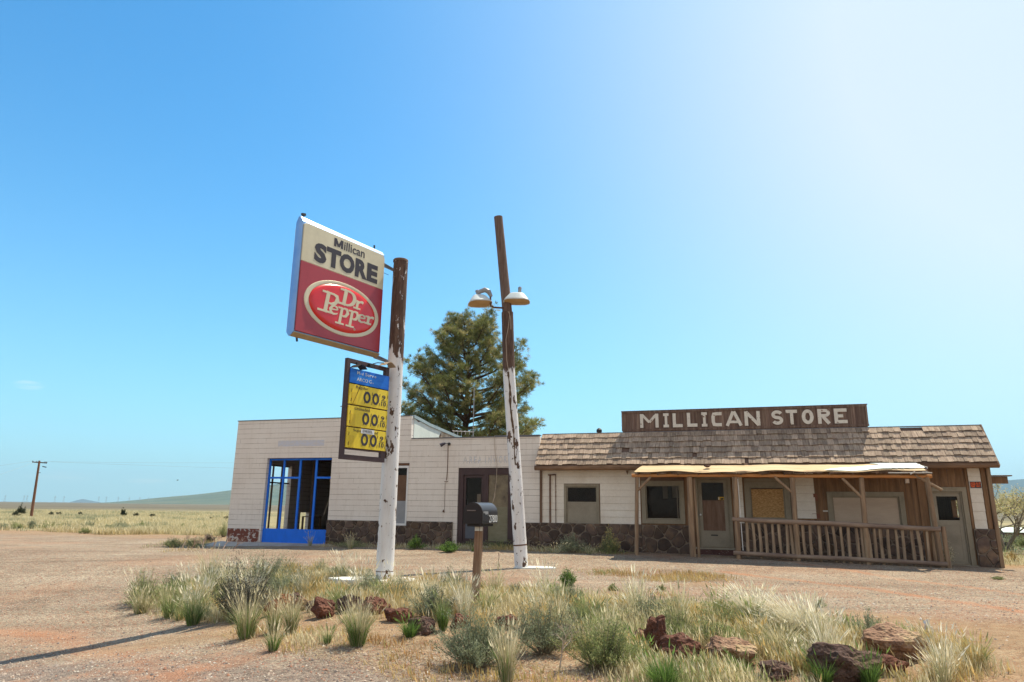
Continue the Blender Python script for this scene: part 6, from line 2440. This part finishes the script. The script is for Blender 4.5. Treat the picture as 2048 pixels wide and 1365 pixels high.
for q in (
    (492, 1278, 84, 92, PALE, 'tall pale bunch grass before the darkest sagebrush', 480, .45),
    (548, 1266, 56, 70, PALE, 'bunch grass between the darkest sagebrush and the orange rock', 300, .4),
    (582, 1268, 56, 76, PALE, 'bunch grass before the small dark rock at left', 320, .45),
    (546, 1302, 50, 52, PALE, 'short bunch grass alone on the orange soil', 220, .6),
    (715, 1292, 84, 98, PALE, 'largest bunch grass below the sign pole', 620, .5),
    (655, 1288, 34, 28, MGRN, 'small green sprig left of the largest bunch grass', 120, .5),
    (820, 1274, 60, 44, GREEN, 'bright green bunch grass below the flat red slab', 320, .8),
    (886, 1262, 44, 72, MGRN, 'dark green upright bunch grass left of the mailbox post', 380, .6),
    (1013, 1372, 72, 118, PALE, 'dry stalky bunch grass at the bottom beside the biggest sagebrush', 360, .25),
    (1330, 1385, 96, 84, GREEN, 'green bunch grass at the bottom below the wide red block', 520, .8),
    (1285, 1316, 44, 50, GREEN, 'green grass left of the peaked red rock', 260, .7),
    (1392, 1345, 60, 44, MGRN, 'green grass before the wide red block', 280, .6),
    (1478, 1352, 60, 44, GREEN, 'green grass before the rock with the pale top', 280, .7),
    (1650, 1372, 70, 60, GREEN, 'green grass left of the biggest dark boulder', 320, .7),
    (1742, 1378, 60, 66, GREEN, 'bright green grass right of the biggest dark boulder', 420, .8),
    (1512, 1250, 96, 70, WHT, 'fluffy whitish seed grass, left of two', 1300, .08, 1.3, .0035),
    (1612, 1282, 120, 78, WHT, 'fluffy whitish seed grass, right of two', 1600, .08, 1.3, .0035),
    (1565, 1310, 110, 66, PALE, 'pale seed grass leaning between the two fluffy ones', 420, .3),
    (340, 1236, 60, 56, MGRN, 'green bunch grass right of the leftmost bush', 280, .5),
    (385, 1250, 70, 66, MGRN, 'bunch grass midway between leftmost bush and darkest sagebrush', 340, .4),
    (275, 1228, 40, 44, PALE, 'thin dry grass at the very left of the mound', 160, .3),
    (1250, 1252, 60, 44, PALE, 'pale dry tuft behind the low sagebrush', 260, .2),
    (1190, 1240, 60, 44, GOLD, 'golden dry tuft right of the mailbox', 260, .2),
    (1850, 1296, 50, 40, GOLD, 'thin orange grass right of the broad boulder', 160, .2),
    (1960, 1330, 60, 44, MGRN, 'thin green grass at the far right bottom', 160, .4),
    (606, 1200, 50, 56, PALE, 'pale grass behind the tan upright rock', 240, .3),
    (420, 1160, 90, 70, PALE, 'tall airy dry grass left of the pale sagebrush', 200, .1),
    (620, 1092, 20, 26, PALE, 'dry pale tuft at the blue panel end', 90, .2),
    (700, 1098, 30, 30, PALE, 'dry pale tuft at the stone wall left of the sign pole', 140, .2),
    (1110, 1106, 70, 22, PALE, 'dry grass left of the wall sagebrush', 160, .3),
    (1180, 1108, 40, 20, PALE, 'dry grass between wall sagebrush and rabbitbrush', 120, .3)):
    tuft(*q)

# many smaller bunch grasses and sagebrushes fill the mound: copies of a few
ISP = poly_px([(255, 1200), (330, 1180), (430, 1160), (520, 1142), (640, 1150), (830, 1172), (960, 1186), (1100, 1200), (1240, 1215), (1400, 1232), (1560, 1250), (1700, 1270), (1850, 1300), (1960, 1335),
               (1900, 1400), (1500, 1400), (1300, 1350), (1150, 1300), (1000, 1285), (850, 1255), (700, 1240), (560, 1236), (440, 1246), (340, 1240), (270, 1222)])


def proto_tuft(i, pal, H, R_, n, green, base=None):
    r = R_ * .35 * rng.random(n) ** .5
    a = rng.random(n) * 6.283
    P = np.stack([np.cos(a) * r, np.sin(a) * r, np.zeros(n) - .01], 1)
    hh_ = H * (.3 + .8 * rng.random(n))
    ln = np.stack([np.cos(a), np.sin(a)], 1) * (R_ * (.1 + 1.0 * rng.random(n)))[:, None] + np.array([-.12, 0]) * H * rng.random((n, 1)) + rng.normal(size=(n, 2)) * .03
    c = mcol(pal, n)
    gm = rng.random(n) < green
    c[gm] = mcol(MGRN if base is None else base, int(gm.sum()))
    return blades('small_grass_tuft', P, hh_, .0038 * (.7 + .6 * rng.random(n)), ln, c, M_GRASS, None, (rng.random(n) < .3) & ~gm)


pts_ = []
xs = [p[0] for p in ISP]; ys = [p[1] for p in ISP]
while len(pts_) < 120:
    x = min(xs) + rng.random() * (max(xs) - min(xs)); y = min(ys) + rng.random() * (max(ys) - min(ys))
    if inpoly(np.array([x]), np.array([y]), ISP)[0] and all((x - a) ** 2 + (y - b) ** 2 > (c_ + .12) ** 2 for a, b, c_ in ROCKS) and all((x - a) ** 2 + (y - b) ** 2 > .09 for a, b in pts_):
        pts_.append((x, y))
pro = [proto_tuft(0, PALE, .42, .16, 240, .3), proto_tuft(1, WHT, .50, .20, 260, .15), proto_tuft(2, MGRN, .30, .15, 240, .5), proto_tuft(3, GOLD, .34, .16, 220, .2)]
used_ = set()
for i, (x, y) in enumerate(pts_[:96]):
    k = i % 4
    o = pro[k] if k not in used_ else pro[k].copy()
    if k in used_:
        COL.objects.link(o)
    used_.add(k)
    o.location = (x, y, float(zg(x, y)))
    o.rotation_euler = (0, 0, (rng.random() - .5) * 1.2)
    q = .7 + .7 * rng.random()
    o.scale = (q, q, q * (.8 + .4 * rng.random()))
    tag(o, ['small pale bunch grass among the mixed growth of the mound', 'small whitish seed grass among the mixed growth of the mound', 'small green bunch grass among the mixed growth of the mound', 'small golden bunch grass among the mixed growth of the mound'][k], 'grass', 'small bunch grasses filling the mound')
first = None
for i, (x, y) in enumerate(pts_[96:120]):
    if i % 6 == 0:
        first = shrub('small_sagebrush', 1000, 1230, 90, 52, [SAGE, MGRN, SAGE, SAGE][i // 6], 'small silvery sagebrush scattered among the grass of the mound', 'small sagebrushes scattered over the mound', .8)
        o = first
    else:
        o = first.copy()
        COL.objects.link(o)
        for ch in first.children:
            c_ = ch.copy()
            COL.objects.link(c_)
            c_.parent = o
    o.location = (x, y, float(zg(x, y)) - .02)
    o.rotation_euler = (0, 0, rng.random() * 6.28)
    q = .6 + .6 * rng.random()
    o.scale = (q, q, q)

# ------------------------------------------------------------------ grass as one mass
def sward(name, poly, n, h, pals, label, wd=.005, thr=.35, patch=.8, wind=.12, clump=.0, seed=0, head=.2, fade=.6, green=None):
    xs = [p[0] for p in poly]; ys = [p[1] for p in poly]
    x = min(xs) + rng.random(n) * (max(xs) - min(xs))
    y = min(ys) + rng.random(n) * (max(ys) - min(ys))
    dn = vnoise(x, y, patch, 40 + seed) * .6 + vnoise(x, y, patch * .35, 41 + seed) * .4
    keep = inpoly(x, y, poly) & (rng.random(n) < np.clip((dn - thr) / .25, 0, 1))
    ed = polydist(x, y, poly + poly[:1])
    keep &= rng.random(n) < np.clip(ed / fade, .06, 1)
    for a_, b_, r_q in ROCKS:
        keep &= (np.hypot(x - a_, y - b_) > r_q) | (rng.random(n) < .12)
    x, y, dn = x[keep], y[keep], dn[keep]
    n = len(x)
    if clump:
        pass
    tone = vnoise(x, y, patch * 1.7, 50 + seed)
    P = np.stack([x, y, zg(x, y) - .005], 1)
    k = np.clip(ed[keep] / fade, .35, 1)
    hh_ = h * (.35 + .75 * rng.random(n)) * (.55 + .75 * dn) * k
    a = rng.random(n) * 6.283
    ln = np.stack([np.cos(a), np.sin(a)], 1) * (hh_ * .38 * rng.random(n))[:, None] + np.array([-wind, 0]) * hh_[:, None]
    sel = np.clip((tone * len(pals) + (rng.random(n) - .5) * .9).astype(int), 0, len(pals) - 1)
    c = np.zeros((n, 3))
    for i, pl in enumerate(pals):
        m_ = sel == i
        c[m_] = mcol(pl, int(m_.sum()))
    o = blades(name, P, hh_, wd * (.6 + .8 * rng.random(n)), ln, c, M_GRASS, None, rng.random(n) < head)
    return tag(o, label, 'grass', kind='stuff')


ISL = poly_px([(255, 1196), (330, 1180), (430, 1158), (520, 1140), (640, 1146), (700, 1150), (830, 1164), (960, 1180), (1100, 1190), (1240, 1205), (1400, 1218), (1520, 1225), (1680, 1250), (1820, 1275), (1960, 1300), (2048, 1350),
               (1900, 1400), (1500, 1400), (1300, 1360), (1150, 1310), (1000, 1290), (850, 1262), (700, 1250), (560, 1240), (440, 1250), (340, 1245), (270, 1225)])
sward('dry_grass', ISL, 420000, .22, [GOLD, PALE, GOLD, PALE, MGRN, PALE], 'dense golden and pale dry grass covering the mound between the poles and the rocks', .0040, .14, 1.0, seed=0, fade=.35)
ISR = poly_px([(1180, 1215), (1400, 1222), (1560, 1240), (1700, 1262), (1850, 1300), (1990, 1345), (1900, 1420), (1250, 1420), (1150, 1330), (1100, 1260)])
sward('green_grass', ISR, 130000, .19, [MGRN, PALE, GOLD, PALE, MGRN, PALE], 'greener taller grass filling the right half of the mound', .0038, .18, .7, seed=5)
FRT = poly_px([(420, 1270), (560, 1250), (700, 1262), (850, 1275), (900, 1320), (1100, 1330), (1250, 1370), (1500, 1410), (1000, 1430), (850, 1400), (700, 1330), (560, 1310)])
sward('stubble', FRT, 70000, .05, [[(.42, .25, .10), (.34, .20, .09)], GOLD, PALE], 'short orange dry stubble in front of the rock row', .0045, .30, .5, seed=9, fade=.5)
litter('straw_litter', ISL + [], 40000, 'fallen dead straw lying between the grass and the rocks', 70)
litter('soil_litter', FRT, 30000, 'broken dry stalks lying on the orange soil in front of the rocks', 71)
LOT = poly_px([(1140, 1140), (1300, 1138), (1440, 1148), (1500, 1160), (1440, 1170), (1300, 1168), (1180, 1158)])
sward('lot_grass', LOT, 16000, .06, [GOLD, [(.36, .24, .10), (.42, .30, .13)], MGRN], 'thin patch of orange dry grass on the gravel right of the light pole', .005, .35, 1.2, seed=12)
LT2 = poly_px([(1150, 1175), (1350, 1185), (1560, 1215), (1700, 1245), (1600, 1240), (1350, 1215), (1150, 1200)])
sward('thin_grass', LT2, 12000, .06, [GOLD, PALE], 'thin orange grass on the gravel behind the right of the mound', .005, .45, .8, seed=14)
WL = [tuple((O + UX * u + VX * v)[:2]) for u, v in ((4.3, -.15), (4.8, -1.5), (8, -1.9), (12, -1.9), (15.6, -1.9), (16.4, -.9), (16.2, -.14))]
sward('wall_grass', WL, 26000, .14, [MGRN, [(.30, .34, .12), (.22, .28, .09)], PALE, GOLD], 'strip of green and dry grass along the foot of the garage and store wall', .007, .22, 1.2, seed=16, fade=.5)
LB = poly_px([(250, 1100), (330, 1082), (440, 1072), (452, 1082), (440, 1100), (300, 1108)])
sward('corner_grass', LB, 14000, .12, [MGRN, GOLD, PALE], 'rough grass on the dirt left of the garage corner', .008, .38, 1.4, seed=18)

# far field on the left: tall pale grass in a broad band, thinning away
n = 120000
px_ = rng.random(n) * 560 - 60
dd_ = 36 + 95 * rng.random(n) ** 1.5
az_ = np.arctan((px_ - 1024) / 1410)
x = np.tan(az_) * dd_; y = dd_
u_, v_ = uv(x, y)
dn = vnoise(x, y, 3.5, 60) * .6 + vnoise(x, y, 1.2, 61) * .4
keep = (v_ > 6.2 + (vnoise(x, y, 3, 62) - .5) * 3) & (rng.random(n) < np.clip((dn - .28) / .2, 0, 1)) & ~((u_ > -.5) & (u_ < 27) & (v_ < 9))
x, y, dn = x[keep], y[keep], dn[keep]
n = len(x)
hh_ = .42 * (.4 + .7 * rng.random(n)) * (.5 + .8 * dn)
c = mcol(PALE, n) * np.array([1.06, 1.03, .98])
gm = vnoise(x, y, 2.5, 63) > .74
c[gm] = mcol(SAGE, int(gm.sum()))
a_ = rng.random(n) * 6.28
ln = np.stack([np.cos(a_), np.sin(a_)], 1) * (hh_ * .4)[:, None]
tag(blades('field_grass', np.stack([x, y, zg(x, y) - .01], 1), hh_, .022 + .02 * rng.random(n), ln, c, M_GRASS),
    'broad band of pale dry grass on the plain left of the garage', 'grass', kind='stuff')
n = 26000
x = 13 + 22 * rng.random(n); y = 20 + 60 * rng.random(n) ** 1.4
x = x * y / 26
u_, v_ = uv(x, y)
keep = (u_ > 27.0) & (v_ > .8 + 2 * (vnoise(x, y, 2, 64) - .5)) & (x / y < .82)
x, y = x[keep], y[keep]
n = len(x)
hh_ = .22 * (.4 + .8 * rng.random(n)) * (.5 + vnoise(x, y, 2, 65))
c = mcol(PALE, n)
gm = vnoise(x, y, 1.6, 66) > .5
c[gm] = mcol(MGRN, int(gm.sum()))
a_ = rng.random(n) * 6.28
ln = np.stack([np.cos(a_), np.sin(a_)], 1) * (hh_ * .4)[:, None]
tag(blades('pasture_grass', np.stack([x, y, zg(x, y) - .01], 1), hh_, .014 + .012 * rng.random(n), ln, c, M_GRASS),
    'green and straw pasture grass beyond the right end of the store', 'grass', kind='stuff')

# ------------------------------------------------------------------ pine behind the garage
def pine(loc, H):
    o = empty('pine_tree', loc, 0, 'big ponderosa pine with loose dark crown behind the garage', 'tree')
    r = random.Random(21)
    mb = MB()
    tp_ = [(0, 0, -.3), (.03, 0, H * .2), (-.03, .05, H * .45), (.04, 0, H * .7), (.02, 0, H * .97)]
    mb.tube(tp_, [.30, .24, .18, .10, .025], 12, wob=.08)
    mb.build('trunk', M_BARK, o, True)
    lb = MB()
    C_ = []          # tuft centres and outward directions
    zc = H * .16
    k = 0
    # half width of the crown by height fraction, left and right differ
    prof_h = [.16, .30, .42, .50, .58, .63, .70, .80, .90, .97, 1.0]
    prof_l = [3.6, 3.9, 3.8, 3.8, 3.7, 3.5, 2.7, 2.1, 1.5, 1.0, .45]
    prof_r = [3.8, 4.5, 4.8, 4.5, 3.9, 3.3, 3.2, 2.2, 1.7, 1.4, .5]
    while zc < H * .985:
        f = zc / H
        for b in range(3 if f < .85 else 4):
            a = k * 2.399 + r.random() * .5
            k += 1
            side = (1 + math.cos(a)) / 2
            R_ = np.interp(f, prof_h, prof_l) * (1 - side) + np.interp(f, prof_h, prof_r) * side
            R_ *= .72 + .36 * r.random()
            rise = (.14 + .5 * f) * R_ + .2
            d = Vector((math.cos(a), math.sin(a), 0))
            p0 = Vector((.02, 0, zc))
            droop = -.10 * R_ * (1 - f)
            p1 = p0 + d * R_ * .5 + Vector((0, 0, rise * .35 + droop))
            p2 = p0 + d * R_ * .97 + Vector((0, 0, rise))
            r0 = .018 + .022 * R_
            lb.tube([p0, p1, p2], [r0, r0 * .6, .012], 6, cap=False)
            nsub = int(3 + R_ * 3.3)
            for s_ in range(nsub):
                t_ = .38 + .62 * (s_ + r.random()) / nsub
                q = p0.lerp(p1, t_ * 2) if t_ < .5 else p1.lerp(p2, t_ * 2 - 1)
                sd = (1 if s_ % 2 else -1)
                perp = Vector((-d.y, d.x, 0)) * sd
                L = (.28 + .65 * r.random()) * (.45 + .28 * R_) * (1.15 - .6 * t_)
                e = q + (perp * (.8 + .3 * r.random()) + d * (.45 + .4 * r.random()) + Vector((0, 0, .35 + .5 * r.random()))).normalized() * L
                lb.tube([q, (q + e) / 2 + Vector((0, 0, -.03)), e], [.012, .009, .006], 4, cap=False)
                for m_ in range(3 + int(L * 6)):
                    w_ = .35 + .65 * r.random()
                    c_ = q.lerp(e, w_) + Vector((r.gauss(0, .11), r.gauss(0, .11), r.gauss(.03, .08)))
                    dr = ((e - q).normalized() * .6 + Vector((r.gauss(0, .4), r.gauss(0, .4), .55))).normalized()
                    C_.append((c_, dr, r.random()))
            for m_ in range(9):
                C_.append((p2 + Vector((r.gauss(0, .2), r.gauss(0, .2), r.gauss(.05, .16))), (d * .5 + Vector((0, 0, .8))).normalized(), r.random()))
        zc += H * .028
    for m_ in range(26):
        C_.append((Vector((r.gauss(0, .14), r.gauss(0, .14), H * (.93 + .07 * r.random()))), Vector((r.gauss(0, .3), r.gauss(0, .3), 1)).normalized(), r.random()))
    lb.build('limbs', M_BARK, o, True)
    nt = len(C_)
    nn = 32
    Cc = np.array([c[0][:] for c in C_])
    Dd = np.array([c[1][:] for c in C_])
    tn = np.array([c[2] for c in C_])
    P = np.repeat(Cc, nn, 0)
    D = np.repeat(Dd, nn, 0) * .75 + rng.normal(size=(nt * nn, 3)) * .62
    D /= np.linalg.norm(D, axis=1)[:, None]
    base = np.array([[.19, .215, .07], [.28, .29, .11], [.44, .40, .19], [.13, .15, .06]])
    cc = base[(np.repeat(tn, nn) * 3.99).astype(int)] * (.75 + .5 * rng.random((nt * nn, 1)))
    ln = (.15 + .13 * rng.random(nt * nn))[:, None]
    leaves('crown', P + D * .02, D * ln, np.full(nt * nn, .017), cc, M_NEEDLE, o)
    return o


pp = onray(931, 870, 37.0)
pine((pp[0], 37.0, 0.1), 11.25)

# ------------------------------------------------------------------ right hand side: blossoming tree, shed, rail
def airy_tree(loc, H, W_):
    o = empty('blossoming_tree', loc, 0, 'airy yellow green tree coming into leaf behind the store end', 'tree')
    r = random.Random(8)
    mb = MB()
    tips = []

    def grow(p, d, L, rad, lev):
        q = p + d * L
        mb.tube([p, (p + q) / 2 + Vector((r.gauss(0, .04), r.gauss(0, .04), 0)) * L, q], [rad, rad * .8, rad * .6], 5, cap=False)
        if lev == 0:
            tips.append((p, q))
            return
        for _ in range(3):
            d2 = (d * .9 + Vector((r.gauss(0, .6), r.gauss(0, .6), r.gauss(.12, .35)))).normalized()
            grow(p.lerp(q, .6 + .4 * r.random()), d2, L * .74, rad * .6, lev - 1)
    for a in range(5):
        grow(Vector((0, 0, -.1)), Vector((math.cos(a * 1.3) * .55, math.sin(a * 1.3) * .5, .8)).normalized(), H * .30, .06, 4)
    mb.build('trunk', M_TWIG, o)
    P, D = [], []
    for p, q in tips:
        for _ in range(26):
            P.append(np.array(p.lerp(q, r.random() * 1.1)) + rng.normal(size=3) * .07)
            D.append(rng.normal(size=3) * .045)
    P = np.array(P); D = np.array(D)
    leaves('crown', P, D, np.full(len(P), .028), mcol([(.62, .55, .27), (.50, .48, .22), (.72, .62, .40)], len(P)), M_LEAF, o)
    return o


tt = onray(2003, 1060, 30.0)
airy_tree((tt[0], 30.0, 0), 4.3, 2.5)
sh0 = G(2012, 1078)
sd_ = empty('shed', (sh0[0], sh0[1], 0), math.radians(-14), 'low brown shed with pale metal roof in the pasture at right', 'shed')
k_ = float(np.hypot(sh0[0], sh0[1])) / F
mb = MB()
mb.prism([(0, 0), (0, .40), (-.45, .62), (-.9, .40), (-.9, 0)], lambda a, b, d: (d, -a, b), 0, 4.2)
mb.build('walls', M('shed_boards', [(.12, .075, .06), (.19, .12, .09)], 2, .9, .3, st=(4, 4, .5)), sd_)
mb = MB()
mb.prism([(.08, .37), (-.45, .64), (-.98, .37), (-.98, .40), (-.45, .68), (.08, .40)], lambda a, b, d: (d, -a, b), -.12, 4.3)
mb.build('roof', M_ROOFMET, sd_)
r0, r1 = G(2004, 1110), G(2120, 1116)
o = MB().bar((0, 0, 0), tuple(r1 - r0), .07, .05).build('fallen_rail', M('pale_rail', [(.42, .32, .24), (.55, .43, .33)], 2, .8))
o.location = (r0[0], r0[1], r0[2] + .05)
tag(o, 'pale wooden rail lying in the pasture grass right of the store', 'rail')
g = G(2040, 1103)
mb = MB()
vs = [(i * .12 - .4, (j - 1) * .12, .03 + .10 * rr2.random()) for i in range(8) for j in range(3)]
mb.add(vs, [(i * 3 + j, i * 3 + j + 1, i * 3 + j + 4, i * 3 + j + 3) for i in range(7) for j in range(2)])
o = mb.build('green_tarp', M_JUNK)
o.location = tuple(g)
tag(o, 'scrap of bright green tarp lying in the pasture at right', 'tarp')
for i, (px, py, w_, h_, pl) in enumerate(((1990, 1095, 40, 22, MGRN), (2025, 1088, 40, 18, SAGE), (2012, 1100, 26, 14, DSAGE), (2026, 1124, 22, 14, GOLD), (2046, 1096, 30, 18, MGRN))):
    shrub('pasture_bush', px, py, w_, h_, pl, 'low bush in the pasture, %s' % ('half hidden by the store corner', 'nearest below the shed', 'small dark one', 'reddish one below the fallen rail', 'at the right picture edge')[i], 'bushes in the pasture', .6, (.05, .02))

# a bird over the plain
bp = onray(355, 961, 60.0)
o = empty('bird', tuple(bp), .9, 'tiny dark bird flying over the plain', 'bird')
mb = MB()
mb.tube([(-.16, 0, 0), (-.08, 0, .01), (.02, 0, .01), (.10, 0, .02), (.15, 0, .02), (.19, 0, .01)], [.012, .04, .055, .035, .028, .006], 8)
mb.add([(-.02, .03, .02), (.08, .03, .02), (.05, .22, .10), (-.03, .20, .09), (-.06, .38, .06)], [(0, 1, 2, 3), (3, 2, 4)])
mb.add([(-.02, -.03, .02), (.08, -.03, .02), (.05, -.22, .10), (-.03, -.20, .09), (-.06, -.38, .06)], [(0, 3, 2, 1), (3, 4, 2)])
mb.add([(-.14, 0, .01), (-.26, .04, .0), (-.26, -.04, .0)], [(0, 1, 2)])
mb.build('body', M_WIRE, o)
o.scale = (.55, .55, .55)
